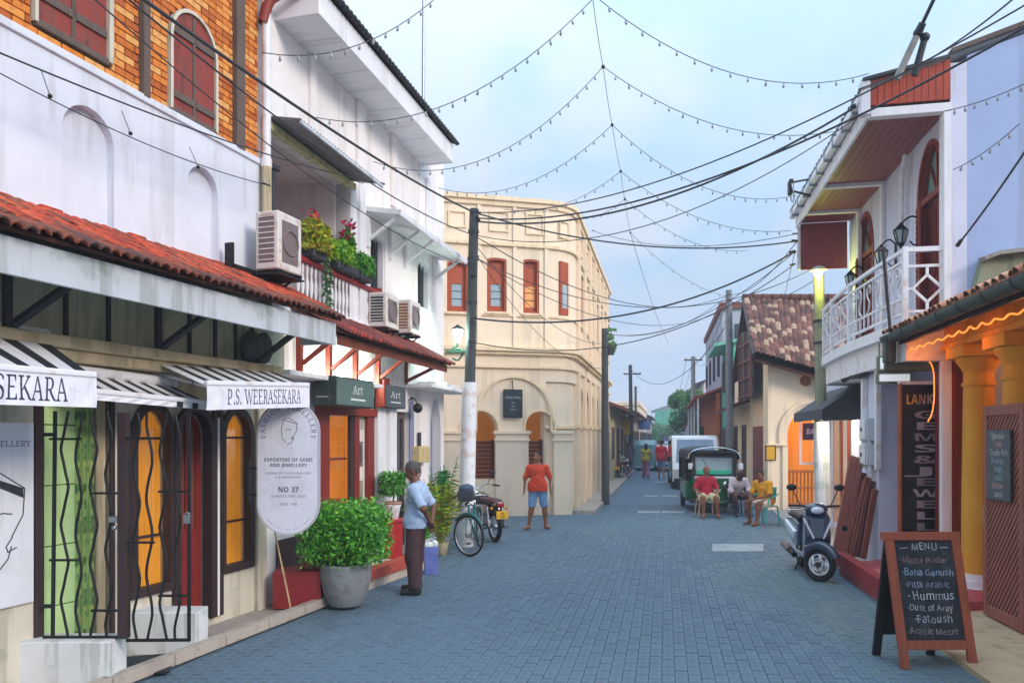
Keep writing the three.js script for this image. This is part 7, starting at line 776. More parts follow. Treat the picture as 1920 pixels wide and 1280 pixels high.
function motorbike(label, pos, turn, body, plate) { // +x forward
  const t = thing('motorbike', label, 'motorbike', pos, turn, 'motorbikes parked by the left walls'), pm = mat(body, 0.3, { clearcoat: 0.8 });
  spokedWheel(t, 'wheel', 0.29, 0.045, 20, K.chrome, V(0, 0.29, 0), 0, 0.06); spokedWheel(t, 'wheel', 0.29, 0.04, 20, K.chrome, V(1.24, 0.29, 0), 0, 0.05);
  put('engine', K.steel, t, [rb(0.48, 0.8, 0.24, 0.5, -0.11, 0.11, 0.04), cyl(0.07, 0.07, 0.2, 0.72, 0.42, 0, 12)]); put('cylinder_fins', K.darkGrey, t, [0, 1, 2, 3].map(i => rb(0.62, 0.82, 0.48 + i * 0.04, 0.5 + i * 0.04, -0.1, 0.1, 0.005))); put('fuel_tank', pm, t, new THREE.SphereGeometry(0.2, 18, 12).scale(1.25, 0.62, 0.75).translate(0.74, 0.78, 0)); put('seat', mat(0x4a1f26, 0.6), t, rb(-0.1, 0.56, 0.72, 0.82, -0.12, 0.12, 0.045, 2)); put('side_panel', pm, t, [rb(0.1, 0.5, 0.5, 0.7, -0.13, 0.13, 0.04)]); put('tail', pm, t, rb(-0.28, 0.0, 0.68, 0.79, -0.08, 0.08, 0.03)); put('tail_lamp', new THREE.MeshPhysicalMaterial({ color: 0xa01818, roughness: 0.2, clearcoat: 1 }), t, rb(-0.31, -0.27, 0.68, 0.76, -0.06, 0.06, 0.012)); put('mudguard', K.black, t, new THREE.TorusGeometry(0.33, 0.055, 5, 18, Math.PI * 0.55).rotateZ(Math.PI * 0.42).translate(0, 0.29, 0)); put('mudguard', K.chrome, t, new THREE.TorusGeometry(0.32, 0.045, 5, 18, Math.PI * 0.6).rotateZ(0.4).translate(1.24, 0.29, 0));
  put('number_plate', mat(0xf2b81c, 0.5), t, rb(-0.37, -0.355, 0.47, 0.62, -0.12, 0.12, 0.006)); put('plate_print', printed(canvasTex(128, 80, (c, w, h) => { c.fillStyle = '#f0b41a'; c.fillRect(0, 0, w, h); c.fillStyle = '#222'; c.font = 'bold 30px sans-serif'; c.textAlign = 'center'; c.fillText(plate, w / 2, 34); c.fillText('1640', w / 2, 68); })), t, quad(V(-0.373, 0.615, -0.115), V(-0.373, 0.615, 0.115), V(-0.373, 0.475, 0.115), V(-0.373, 0.475, -0.115)), { uv: true }); put('plate_bracket', K.black, t, bar(V(-0.25, 0.7, 0), V(-0.36, 0.55, 0), 0.03));
  for (const z of [-0.075, 0.075]) { put('fork_blade', K.chrome, t, rod(V(1.0, 0.86, z), V(1.24, 0.29, z), 0.018)); put('shock', K.chrome, t, rod(V(0.1, 0.66, z * 1.5), V(0.0, 0.3, z * 1.5), 0.022)); put('swing_arm', K.darkGrey, t, rod(V(0.45, 0.32, z), V(0, 0.29, z), 0.018)); } put('head_lamp', K.chrome, t, sph(0.1, 1.06, 0.82, 0, 14)); put('handlebar', K.chrome, t, tube([V(0.78, 1.02, -0.36), V(0.92, 1.04, -0.2), V(0.98, 0.96, 0), V(0.92, 1.04, 0.2), V(0.78, 1.02, 0.36)], 0.012, 20, 6)); for (const z of [-1, 1]) { put('grip', K.black, t, rod(V(0.84, 1.03, z * 0.3), V(0.74, 1.01, z * 0.4), 0.018)); put('indicator', mat(0xe08a18, 0.3), t, sph(0.03, -0.2, 0.66, z * 0.15, 8)); const m = part('mirror', t, V(0.92, 1.05, z * 0.22)); put('stalk', K.black, m, rod(V(0, 0, 0), V(-0.03, 0.2, z * 0.08), 0.007)); put('glass', K.black, m, sph(0.055, -0.03, 0.22, z * 0.09, 10, 0.4, 0.8, 1.2)); }
  put('exhaust', K.chrome, t, [rod(V(0.7, 0.28, 0.13), V(-0.2, 0.3, 0.16), 0.035, 0.045, 10)]); put('frame', K.black, t, [tube([V(1.02, 0.8, 0), V(0.9, 0.5, 0), V(0.7, 0.22, 0), V(0.4, 0.24, 0), V(0.2, 0.6, 0)], 0.02, 20, 6)]); put('foot_rest', K.black, t, rod(V(0.5, 0.26, -0.24), V(0.5, 0.26, 0.24), 0.014)); put('kick_stand', K.steel, t, rod(V(0.45, 0.22, -0.1), V(0.4, 0.0, -0.24), 0.012)); return t;
}
motorbike('dark motorbike with maroon seat and yellow number plate beside the teal bicycle', GP(928, 1016), 1.98, 0x3a1c22, 'MJ'); motorbike('far dark red motorbike parked along the beige wall behind the wooden pole', V(5.0, 0, -34.6), 1.1, 0x5a2418, 'UT');
{ // scooter on the right, front towards the camera; +x forward
  const pW = GP(1537, 1090), t = thing('scooter', 'dark blue and white scooter parked beside the leaning boards', 'scooter'), turn = -1.74, dx = Math.cos(turn), dz = -Math.sin(turn), wb = 1.16; t.position.set(pW.x - dx * wb, 0, pW.z - dz * wb - 0.0); t.rotation.y = turn; const bm = mat(0x27374f, 0.28, { clearcoat: 1 }), wm = mat(0xdfe6ee, 0.3, { clearcoat: 1 });
  const alloy = (x, st, nm) => { const w = part(nm, t, V(x, 0.235, 0), st); put('tyre', K.rubber, w, new THREE.TorusGeometry(0.19, 0.045, 12, 36)); put('rim', K.whitePaint, w, new THREE.TorusGeometry(0.145, 0.02, 8, 30)); for (let i = 0; i < 5; i++) { const a = i * 1.2566; put('spoke', K.whitePaint, w, bar(V(0.02 * Math.cos(a), 0.02 * Math.sin(a), 0.01), V(0.14 * Math.cos(a + 0.15), 0.14 * Math.sin(a + 0.15), 0.01), 0.045, 0.025)); } put('hub', K.darkGrey, w, new THREE.CylinderGeometry(0.04, 0.04, 0.1, 14).rotateX(Math.PI / 2)); put('brake_disc', K.chrome, w, new THREE.TorusGeometry(0.085, 0.014, 4, 24).translate(0, 0, 0.035)); };
  alloy(0, 0, 'wheel'); alloy(wb, 0.85, 'wheel');
  const body = (pts, w, z = 0) => new THREE.ExtrudeGeometry(new THREE.Shape(pts.map(p => new THREE.Vector2(...p))), { depth: w, bevelEnabled: true, bevelSize: 0.03, bevelThickness: 0.04, bevelSegments: 3 }).translate(0, 0, z - w / 2);
  put('front_apron', bm, t, body([[0.9, 0.32], [1.0, 0.34], [1.08, 0.62], [1.02, 0.86], [0.94, 0.9], [0.9, 0.6]], 0.26)); put('leg_shield', bm, t, [body([[0.98, 0.6], [1.09, 0.62], [1.06, 0.84], [1.0, 0.88]], 0.16)]); for (const s of [-1, 1]) put('front_stripe', wm, t, bar(V(1.1, 0.58, s * 0.06), V(1.085, 0.86, s * 0.19), 0.05, 0.03, 0.008)); put('floor_board', bm, t, rb(0.34, 0.95, 0.26, 0.34, -0.16, 0.16, 0.03, 2)); put('rear_body', bm, t, body([[-0.32, 0.55], [0.1, 0.4], [0.42, 0.42], [0.46, 0.7], [0.1, 0.74], [-0.38, 0.7]], 0.22)); put('side_stripe', wm, t, [body([[-0.3, 0.6], [0.3, 0.5], [0.36, 0.58], [-0.3, 0.67]], 0.3)]); put('seat', K.black, t, rb(-0.36, 0.46, 0.75, 0.85, -0.14, 0.14, 0.05, 2)); put('front_fender', bm, t, new THREE.TorusGeometry(0.26, 0.07, 6, 20, Math.PI * 0.62).rotateZ(0.45).rotateY(0.85).translate(wb, 0.235, 0)); put('handle_cowl', bm, t, new THREE.SphereGeometry(0.15, 16, 10).scale(0.75, 0.6, 1.05).translate(0.96, 0.98, 0)); put('head_lamp', new THREE.MeshPhysicalMaterial({ color: 0xdfe8f0, roughness: 0.1, clearcoat: 1 }), t, sph(0.075, 1.05, 0.97, 0, 14, 0.5, 0.7, 1.2)); put('horn_cover', K.black, t, rb(1.05, 1.1, 0.5, 0.62, -0.07, 0.07, 0.02)); for (const z of [-0.06, 0.06]) put('fork_blade', K.chrome, t, rod(V(1.02, 0.5, z), V(wb, 0.235, z + 0.02), 0.016));
  put('handlebar', K.black, t, tube([V(0.84, 1.02, -0.34), V(0.92, 1.02, -0.2), V(0.94, 1.0, 0), V(0.92, 1.02, 0.2), V(0.84, 1.02, 0.34)], 0.016, 18, 6)); for (const z of [-1, 1]) { const m = part('mirror', t, V(0.93, 1.02, z * 0.2)); put('stalk', K.black, m, rod(V(0, 0, 0), V(-0.02, 0.22, z * 0.1), 0.008)); put('mirror_shell', K.black, m, sph(0.06, -0.02, 0.26, z * 0.12, 12, 0.45, 0.8, 1.2)); put('indicator', mat(0xe89a28, 0.3), t, sph(0.03, 1.06, 0.72, z * 0.13, 8)); put('brake_lever', K.steel, t, rod(V(0.95, 1.0, z * 0.18), V(0.9, 0.99, z * 0.32), 0.006)); }
  put('engine', K.darkGrey, t, rb(-0.1, 0.4, 0.16, 0.36, -0.14, 0.02, 0.04)); put('exhaust', K.black, t, [rod(V(0.2, 0.22, 0.14), V(-0.38, 0.3, 0.18), 0.045, 0.06, 12)]); put('heat_shield', K.acGrille, t, [rod(V(0.0, 0.26, 0.17), V(-0.3, 0.31, 0.2), 0.05, 0.055, 10)]); put('grab_rail', K.steel, t, tube([V(-0.1, 0.8, -0.13), V(-0.42, 0.86, -0.1), V(-0.42, 0.86, 0.1), V(-0.1, 0.8, 0.13)], 0.014, 18, 6)); put('tail_lamp', mat(0xa01c1c, 0.2), t, rb(-0.43, -0.39, 0.62, 0.7, -0.08, 0.08, 0.012)); put('centre_stand', K.black, t, [rod(V(0.3, 0.2, -0.08), V(0.24, 0.0, -0.14), 0.014), rod(V(0.3, 0.2, 0.08), V(0.24, 0.0, 0.14), 0.014)]); put('rear_fender', K.black, t, [rb(-0.36, -0.3, 0.34, 0.56, -0.07, 0.07, 0.02)]);
}
{ // three wheeler facing the camera; +z forward
  const p = GP(1341, 962), t = thing('three_wheeler', 'dark green three wheeled taxi with black hood parked facing down the street', 'three wheeler', V(p.x, 0, p.z - 0.15), -0.12), gm = mat(0x17662f, 0.35, { clearcoat: 0.8 }), hood = mat(0x2a3440, 0.75, { t: 'cloth', size: 0.08 });
  put('front_body', gm, t, (() => { const pts = [[-0.3, 0.25], [0.3, 0.25], [0.42, 0.6], [0.5, 0.92], [-0.5, 0.92], [-0.42, 0.6]]; return new THREE.ExtrudeGeometry(new THREE.Shape(pts.map(q => new THREE.Vector2(...q))), { depth: 0.3, bevelEnabled: true, bevelSize: 0.05, bevelThickness: 0.06, bevelSegments: 3 }).translate(0, 0, -0.2); })()); put('cabin_body', gm, t, rb(-0.64, 0.64, 0.28, 0.78, -2.3, -0.75, 0.06, 2)); put('floor', K.darkGrey, t, rb(-0.6, 0.6, 0.24, 0.32, -2.2, 0.0, 0.02));
  put('windscreen_frame', K.black, t, (() => { const o = [[-0.56, 0.95], [0.56, 0.95], [0.58, 1.5], [0.5, 1.6], [-0.5, 1.6], [-0.58, 1.5]], i = [[-0.47, 1.0], [0.47, 1.0], [0.48, 1.46], [-0.48, 1.46]]; return wallOf(o, [i], 0.05, 0).rotateX(-0.16).translate(0, 0.02, 0.26); })()); put('windscreen', K.glassPale, t, (() => quad(V(-0.48, 1.47, 0.0), V(0.48, 1.47, 0.0), V(0.47, 0.99, 0.08), V(-0.47, 0.99, 0.08)))()); put('dash_band', mat(0x3cc8a0, 0.5), t, rb(-0.44, 0.44, 1.0, 1.12, 0.06, 0.09, 0.01)); put('wiper', K.black, t, rod(V(-0.1, 1.02, 0.13), V(-0.28, 1.42, 0.07), 0.008)); put('white_band', K.trim, t, rb(-0.5, 0.5, 0.9, 0.96, 0.1, 0.17, 0.012));
  put('hood', hood, t, (() => { const g = new THREE.PlaneGeometry(1, 1, 18, 12), q = g.attributes.position; for (let i = 0; i < q.count; i++) { const u = q.getX(i) * 2, v = q.getY(i) + 0.5; q.setXYZ(i, 0.66 * Math.sin(u * 1.57) * (1), 1.58 + 0.14 * Math.cos(u * 1.57) - 0.0, -2.3 + 2.4 * v); const a = Math.abs(u); if (a > 0.8) q.setY(i, q.getY(i) - (a - 0.8) * 0.9); } g.computeVertexNormals(); return g; })()); put('hood_back', hood, t, rb(-0.66, 0.66, 0.78, 1.6, -2.34, -2.3, 0.01)); put('visor', K.black, t, rb(-0.54, 0.54, 1.54, 1.62, 0.0, 0.16, 0.02)); put('hood_edge', K.chrome, t, tube([V(-0.66, 1.42, 0.1), V(-0.6, 1.58, 0.1), V(0, 1.71, 0.1), V(0.6, 1.58, 0.1), V(0.66, 1.42, 0.1)], 0.018, 24, 6)); for (const s of [-1, 1]) { put('door_post', K.black, t, rod(V(0.6 * s, 0.78, -0.75), V(0.64 * s, 1.5, -0.75), 0.022)); put('front_post', K.black, t, rod(V(0.55 * s, 0.92, 0.08), V(0.58 * s, 1.5, -0.0), 0.02)); const m = part('mirror', t, V(0.64 * s, 1.2, 0.1)); put('stalk', K.black, m, rod(V(-0.06 * s, -0.06, 0), V(0.04 * s, 0, 0), 0.01)); put('mirror_shell', K.trim, m, rb(-0.02, 0.1, -0.06, 0.1, -0.02, 0.02, 0.015)); put('head_lamp', K.chrome, t, lathe([[0, 0], [0.07, 0.01], [0.085, 0.06], [0, 0.07]], 16).rotateX(Math.PI / 2).translate(0.3 * s, 0.75, 0.12)); const w = part('wheel', t, V(0.6 * s, 0.22, -1.75)); put('tyre', K.rubber, w, new THREE.TorusGeometry(0.165, 0.055, 8, 24).rotateY(Math.PI / 2)); put('rim', K.steel, w, new THREE.CylinderGeometry(0.11, 0.11, 0.07, 16).rotateZ(Math.PI / 2)); put('indicator', mat(0xe8942a, 0.3), t, sph(0.035, 0.43 * s, 0.84, 0.14, 8)); }
  put('front_fender', gm, t, new THREE.TorusGeometry(0.25, 0.08, 6, 16, Math.PI).rotateY(Math.PI / 2).translate(0, 0.24, 0.16)); const fw = part('wheel', t, V(0, 0.22, 0.18)); put('tyre', K.rubber, fw, new THREE.TorusGeometry(0.165, 0.055, 8, 24).rotateY(Math.PI / 2)); put('rim', K.steel, fw, new THREE.CylinderGeometry(0.11, 0.11, 0.07, 16).rotateZ(Math.PI / 2)); put('seat', mat(0x303036, 0.6), t, [rb(-0.58, 0.58, 0.75, 0.95, -1.9, -1.3, 0.06), rb(-0.58, 0.58, 0.9, 1.4, -2.1, -1.85, 0.06)]); put('driver_seat', mat(0x303036, 0.6), t, [rb(-0.3, 0.3, 0.6, 0.75, -0.85, -0.4, 0.05)]); put('bumper', K.chrome, t, tube([V(-0.34, 0.34, 0.12), V(-0.2, 0.3, 0.24), V(0.2, 0.3, 0.24), V(0.34, 0.34, 0.12)], 0.02, 18, 6)); put('number_plate', mat(0xeeeeee, 0.5), t, rb(-0.16, 0.16, 0.56, 0.64, 0.165, 0.175, 0.004));
}
function car(name, label, cat, pos, turn, col, W, H, L, o = {}) { // front at +z
  const t = thing(name, label, cat, pos, turn, o.group), bm = mat(col, 0.25, { clearcoat: 1 }), van = o.van, prof = van ? [[-L / 2, 0.32], [L / 2, 0.32], [L / 2 + 0.02, 0.75], [L / 2 - 0.15, 1.0], [L / 2 - 0.75, H - 0.08], [L / 2 - 1.1, H], [-L / 2 + 0.15, H], [-L / 2, H - 0.25]] : [[-L / 2, 0.3], [L / 2, 0.3], [L / 2, 0.68], [L / 2 - 0.9, 0.86], [L / 2 - 1.5, H - 0.04], [L / 2 - 1.8, H], [-L / 2 + 0.9, H], [-L / 2 + 0.2, 0.92], [-L / 2, 0.85]];
  const sh = new THREE.ExtrudeGeometry(new THREE.Shape(prof.map(p => new THREE.Vector2(...p))), { depth: W - 0.16, bevelEnabled: true, bevelSize: 0.04, bevelThickness: 0.08, bevelSegments: 3 }).translate(0, 0, -(W - 0.16) / 2).rotateY(-Math.PI / 2); put('body', bm, t, sh);
  const zf = van ? L / 2 - 0.15 : L / 2 - 0.9, zt = van ? L / 2 - 0.75 : L / 2 - 1.5, y0 = van ? 1.02 : 0.88, y1 = H - 0.12; put('windscreen', new THREE.MeshPhysicalMaterial({ color: 0x35648c, roughness: 0.1, clearcoat: 1, side: THREE.DoubleSide }), t, slab(V(-W / 2 + 0.2, y1, zt + 0.075), V(W / 2 - 0.2, y1, zt + 0.075), V(W / 2 - 0.14, y0 + 0.04, zf + 0.06), V(-W / 2 + 0.14, y0 + 0.04, zf + 0.06), 0.015)); for (const s of [-1, 1]) { put('side_window', K.glassDark, t, prism(van ? [[zf - 0.25, y0 + 0.05], [zt - 0.05, y1], [-L / 2 + 0.3, y1], [-L / 2 + 0.3, y0 + 0.05]] : [[zf - 0.3, y0 + 0.03], [zt - 0.05, y1 + 0.02], [-L / 2 + 1.1, y1 + 0.02], [-L / 2 + 0.6, y0 + 0.05]], 0.012).rotateY(-Math.PI / 2).translate(s * (W / 2 + 0.006) + 0.006, 0, 0)); put('head_lamp', new THREE.MeshPhysicalMaterial({ color: 0xe4eaf0, roughness: 0.1, clearcoat: 1 }), t, rb(s * W * 0.24 - 0.02 + (s > 0 ? 0.05 : -0.15), s * W * 0.24 + (s > 0 ? 0.2 : 0.02), 0.62, 0.78, L / 2 - 0.05, L / 2 + 0.055, 0.03)); for (const z of [L / 2 - 0.75, -L / 2 + 0.75]) { const w = part('wheel', t, V(s * (W / 2 - 0.06), 0.31, z)); put('tyre', K.rubber, w, new THREE.TorusGeometry(0.23, 0.085, 8, 24).rotateY(Math.PI / 2)); put('rim', K.steel, w, new THREE.CylinderGeometry(0.18, 0.18, 0.14, 16).rotateZ(Math.PI / 2)); } const m = part('mirror', t, V(s * (W / 2 + 0.1), y0 + 0.12, zf - 0.3)); put('mirror_shell', o.dark ? bm : K.black, m, rb(-0.08, 0.08, -0.06, 0.1, -0.05, 0.04, 0.03)); }
  put('grille', K.darkGrey, t, rb(-W * 0.26, W * 0.26, 0.52, 0.64, L / 2 + 0.03, L / 2 + 0.06, 0.01)); put('bumper', K.darkGrey, t, rb(-W / 2 + 0.05, W / 2 - 0.05, 0.28, 0.42, L / 2 - 0.02, L / 2 + 0.08, 0.03)); put('number_plate', K.trim, t, rb(-0.24, 0.24, 0.42, 0.53, L / 2 + 0.065, L / 2 + 0.08, 0.005)); return t;
}
{ const p = GP(1318, 918); car('parked_van', 'white van with broad blue windscreen parked behind the three wheeler', 'van', V(p.x + 0.15, 0, p.z - 2.3), -0.17, 0xf0f0f2, 1.75, 2.0, 4.6, { van: true });
  car('parked_car', 'small white car parked beyond the van at the right kerb', 'car', V(9.4, 0, -44.5), -0.19, 0xeeeef0, 1.6, 1.42, 3.8, { group: 'cars far down the street' }); car('parked_car', 'pale silver car far off in the middle of the street', 'car', V(11.8, 0, -66), 2.9, 0xd8dce2, 1.65, 1.5, 4, { group: 'cars far down the street' }); car('parked_car', 'dark violet car beyond the small white car', 'car', V(14.4, 0, -66), -0.19, 0x4a4670, 1.65, 1.45, 4, { group: 'cars far down the street' }); car('parked_van', 'far white van with roof rack in the middle of the street', 'van', V(12.6, 0, -76), -0.2, 0xe8e8ec, 1.75, 2.1, 4.6, { van: true });
  car('parked_van', 'pale teal van parked behind the slim pole on the left', 'van', V(8.0, 0, -45.5), 2.93, 0x7fb0b4, 1.6, 1.75, 3.8, { van: true }); }

car('parked_car', 'pale grey hatchback at the right kerb behind the violet car', 'car', V(16.6, 0, -78), -0.19, 0xb8bcc4, 1.6, 1.45, 3.8, { group: 'cars far down the street' }); car('parked_car', 'deep red car far down the left kerb', 'car', V(11.6, 0, -56), 2.95, 0x8a2028, 1.6, 1.42, 3.9, { group: 'cars far down the street' });
{ const b = motorbike('third motorbike parked at the left kerb close to the slim pole', V(6.2, 0, -40.4), 1.2, 0x20303c, 'WP'); }

// ---------------------------------------------------------------- people: one skin surface each, clothes as thin shells over the same limbs
function netMesh(f, lo, hi, cell) {                         // surface nets over a signed distance
  const nx = Math.ceil((hi.x - lo.x) / cell) + 1, ny = Math.ceil((hi.y - lo.y) / cell) + 1, nz = Math.ceil((hi.z - lo.z) / cell) + 1, val = new Float32Array(nx * ny * nz), id = (i, j, k) => i + nx * (j + ny * k);
  for (let k = 0; k < nz; k++) for (let j = 0; j < ny; j++) for (let i = 0; i < nx; i++) val[id(i, j, k)] = f(lo.x + i * cell, lo.y + j * cell, lo.z + k * cell);
  const vert = new Int32Array(nx * ny * nz).fill(-1), pos = [], idx = [];
  for (let k = 0; k < nz - 1; k++) for (let j = 0; j < ny - 1; j++) for (let i = 0; i < nx - 1; i++) {
    let n = 0, sx = 0, sy = 0, sz = 0; const c = []; for (let q = 0; q < 8; q++) c.push(val[id(i + (q & 1), j + ((q >> 1) & 1), k + (q >> 2))]);
    if (c.every(v => v > 0) || c.every(v => v <= 0)) continue;
    for (let a = 0; a < 8; a++) for (const b of [a ^ 1, a ^ 2, a ^ 4]) if (b > a && (c[a] > 0) !== (c[b] > 0)) { const t = c[a] / (c[a] - c[b]); n++; sx += (a & 1) + ((b & 1) - (a & 1)) * t; sy += ((a >> 1) & 1) + (((b >> 1) & 1) - ((a >> 1) & 1)) * t; sz += (a >> 2) + ((b >> 2) - (a >> 2)) * t; }
    vert[id(i, j, k)] = pos.length / 3; pos.push(lo.x + (i + sx / n) * cell, lo.y + (j + sy / n) * cell, lo.z + (k + sz / n) * cell);
  }
  const face = (a, b, c, d, flip) => { if (a < 0 || b < 0 || c < 0 || d < 0) return; if (flip) idx.push(a, c, b, a, d, c); else idx.push(a, b, c, a, c, d); };
  for (let k = 1; k < nz - 1; k++) for (let j = 1; j < ny - 1; j++) for (let i = 1; i < nx - 1; i++) { const v = val[id(i, j, k)] > 0;
    if (v !== val[id(i + 1, j, k)] > 0) face(vert[id(i, j - 1, k - 1)], vert[id(i, j, k - 1)], vert[id(i, j, k)], vert[id(i, j - 1, k)], v);
    if (v !== val[id(i, j + 1, k)] > 0) face(vert[id(i - 1, j, k - 1)], vert[id(i - 1, j, k)], vert[id(i, j, k)], vert[id(i, j, k - 1)], v);
    if (v !== val[id(i, j, k + 1)] > 0) face(vert[id(i - 1, j - 1, k)], vert[id(i, j - 1, k)], vert[id(i, j, k)], vert[id(i - 1, j, k)], v); }
  const g = new THREE.BufferGeometry(); g.setAttribute('position', new THREE.Float32BufferAttribute(pos, 3)); g.setIndex(idx); g.computeVertexNormals(); return g;
}
const smin = (a, b, k) => { const h = Math.max(k - Math.abs(a - b), 0) / k; return Math.min(a, b) - h * h * k * 0.25; };
function limb(x, y, z, a, b, ra, rb2) { const dx = b.x - a.x, dy = b.y - a.y, dz = b.z - a.z, l = dx * dx + dy * dy + dz * dz || 1e-9, t = cl(((x - a.x) * dx + (y - a.y) * dy + (z - a.z) * dz) / l), px = x - a.x - dx * t, py = y - a.y - dy * t, pz = z - a.z - dz * t; return Math.sqrt(px * px + py * py + pz * pz) - (ra + (rb2 - ra) * t); }
const field = (bones, k, grow = 0) => (x, y, z) => { let d = 1; for (const b of bones) d = smin(d, limb(x, y, z, b[0], b[1], b[2], b[3]), k); return d - grow; };
function bounds(bones, m) { const lo = V(9, 9, 9), hi = V(-9, -9, -9); for (const b of bones) for (const p of [b[0], b[1]]) { lo.min(p); hi.max(p); } const r = Math.max(...bones.map(b => Math.max(b[2], b[3]))) + m; return [lo.addScalar(-r), hi.addScalar(r)]; }
const hairM = c => mat(c, 0.75, { t: 'fine', size: 0.1 });
/* joints in metres, the person facing +z, left arm at +x */
function person(label, pos, turn, o) {
  const t = thing('person', label, 'person', pos, turn), c = o.cell ?? 0.017, j = Object.assign({ hip: V(0, 0.92, 0), chest: V(0, 1.24, 0), neck: V(0, 1.4, 0.0), head: V(0, 1.545, 0.02), lS: V(0.165, 1.325, 0), rS: V(-0.165, 1.325, 0), lE: V(0.235, 1.08, -0.02), rE: V(-0.235, 1.08, -0.02), lW: V(0.24, 0.84, 0.05), rW: V(-0.24, 0.84, 0.05), lH: V(0.085, 0.88, 0), rH: V(-0.085, 0.88, 0), lK: V(0.1, 0.48, 0.02), rK: V(-0.1, 0.48, 0.02), lA: V(0.11, 0.08, -0.02), rA: V(-0.11, 0.08, -0.02), lT: V(0.15, 0.035, 0.15), rT: V(-0.15, 0.035, 0.15) }, o.j), fat = o.fat ?? 1;
  const skin = mat(o.skin ?? 0x8a5a3c, 0.6), mid = j.hip.clone().lerp(j.chest, 0.5), acr = (a, b) => a.clone().lerp(b, 0.5);
  const torso = [[j.hip.clone().add(V(0.05, 0, 0)), j.hip.clone().add(V(-0.05, 0, 0)), 0.108 * fat, 0.108 * fat], [j.hip, j.chest, 0.115 * fat, 0.118], [j.chest.clone().add(V(0.065, 0.0, 0)), j.chest.clone().add(V(-0.065, 0.0, 0)), 0.108, 0.108], [mid.clone().add(V(0, 0, 0.03)), j.hip.clone().add(V(0, 0.05, 0.03)), 0.1 * fat * fat, 0.1 * fat * fat], [j.chest.clone().add(V(0, 0.06, 0)), j.lS, 0.085, 0.06], [j.chest.clone().add(V(0, 0.06, 0)), j.rS, 0.085, 0.06], [j.neck.clone().lerp(j.chest, 0.2), j.chest.clone().lerp(j.lS, 0.75), 0.06, 0.056], [j.neck.clone().lerp(j.chest, 0.2), j.chest.clone().lerp(j.rS, 0.75), 0.06, 0.056]];
  const arms = { l: [j.lS, j.lE, j.lW], r: [j.rS, j.rE, j.rW] }, legs = { l: [j.lH, j.lK, j.lA, j.lT], r: [j.rH, j.rK, j.rA, j.rT] }, armB = s => [[arms[s][0], arms[s][1], 0.05, 0.037], [arms[s][1], arms[s][2], 0.037, 0.026]], legB = s => [[legs[s][0], legs[s][1], 0.085, 0.055], [legs[s][1], legs[s][2].clone().lerp(legs[s][1], 0.75), 0.05, 0.056], [legs[s][2].clone().lerp(legs[s][1], 0.75), legs[s][2], 0.056, 0.036], [legs[s][2].clone().add(V(0, -0.03, 0)), legs[s][3], 0.04, 0.028]];
  const up = j.head.clone().sub(j.neck).normalize(), all = [...torso, ...armB('l'), ...armB('r'), ...legB('l'), ...legB('r'), [j.neck.clone().addScaledVector(up, -0.06), j.neck.clone().lerp(j.head, 0.7), 0.054, 0.05]];
  const geos = [netMesh(field(all, 0.05), ...bounds(all, 0.04), c)];
  // head: its own finer field, turned by yaw
  const hq = new THREE.Quaternion().setFromUnitVectors(UPV, up).multiply(new THREE.Quaternion().setFromEuler(new THREE.Euler(o.nod ?? 0, o.look ?? 0, 0))), toW = v => v.clone().applyQuaternion(hq).add(j.head), ell = (x, y, z, a, b, e, rx, ry, rz) => { const u = Math.hypot((x - a) / rx, (y - b) / ry, (z - e) / rz); return (u - 1) * Math.min(rx, ry, rz); };
  const hf = (x, y, z) => { let d = ell(x, y, z, 0, 0.025, -0.008, 0.076, 0.098, 0.094); d = smin(d, ell(x, y, z, 0, -0.05, 0.025, 0.052, 0.062, 0.062), 0.04); d = smin(d, limb(x, y, z, V(0, 0.02, 0.082), V(0, -0.022, 0.104), 0.009, 0.0145), 0.018); d = smin(d, limb(x, y, z, V(-0.018, -0.055, 0.083), V(0.018, -0.055, 0.083), 0.009, 0.009), 0.012); for (const s of [-1, 1]) { d = smin(d, ell(x, y, z, s * 0.078, 0.0, -0.01, 0.012, 0.032, 0.02), 0.012); d = Math.max(d, -ell(x, y, z, s * 0.031, 0.012, 0.097, 0.017, 0.011, 0.02)); } return d; };
  const head = netMesh(hf, V(-0.11, -0.14, -0.13), V(0.11, 0.14, 0.14), o.far ? 0.016 : 0.0075).applyQuaternion(hq).translate(j.head.x, j.head.y, j.head.z); geos.push(head);
  if (!o.far) for (const s of ['l', 'r']) { // hands: palm, four unequal bent fingers and a thumb
    const [, e, w] = arms[s], d = w.clone().sub(e).normalize(), sg = s === 'l' ? 1 : -1, side = (o['palm' + s] ?? V(0, 0, 1)).clone().addScaledVector(d, -d.dot(o['palm' + s] ?? V(0, 0, 1))).normalize(), nrm = d.clone().cross(side).multiplyScalar(sg).normalize().negate(), at = (a, b, n) => w.clone().addScaledVector(d, a).addScaledVector(side, b).addScaledVector(nrm, n), hb = [[at(-0.01, 0, 0), at(0.03, 0.012, 0), 0.025, 0.024], [at(0.03, -0.02, 0), at(0.075, -0.026, 0), 0.017, 0.013], [at(0.03, 0.012, 0), at(0.075, 0.022, 0), 0.02, 0.014], [at(0.07, -0.026, 0), at(0.075, 0.024, 0), 0.012, 0.012]];
    [[-0.028, 0.052], [-0.01, 0.066], [0.009, 0.07], [0.027, 0.062]].forEach(([b, L]) => { const k1 = at(0.08, b, 0), k2 = at(0.08 + L * 0.5, b * 1.08, L * 0.12), k3 = at(0.08 + L * 0.88, b * 1.08, L * 0.42); hb.push([k1, k2, 0.0092, 0.0085], [k2, k3, 0.0085, 0.007]); }); const t1 = at(0.022, 0.03, 0.004), t2 = at(0.05, 0.05, 0.016), t3 = at(0.078, 0.053, 0.024); hb.push([t1, t2, 0.012, 0.0105], [t2, t3, 0.0105, 0.008]);
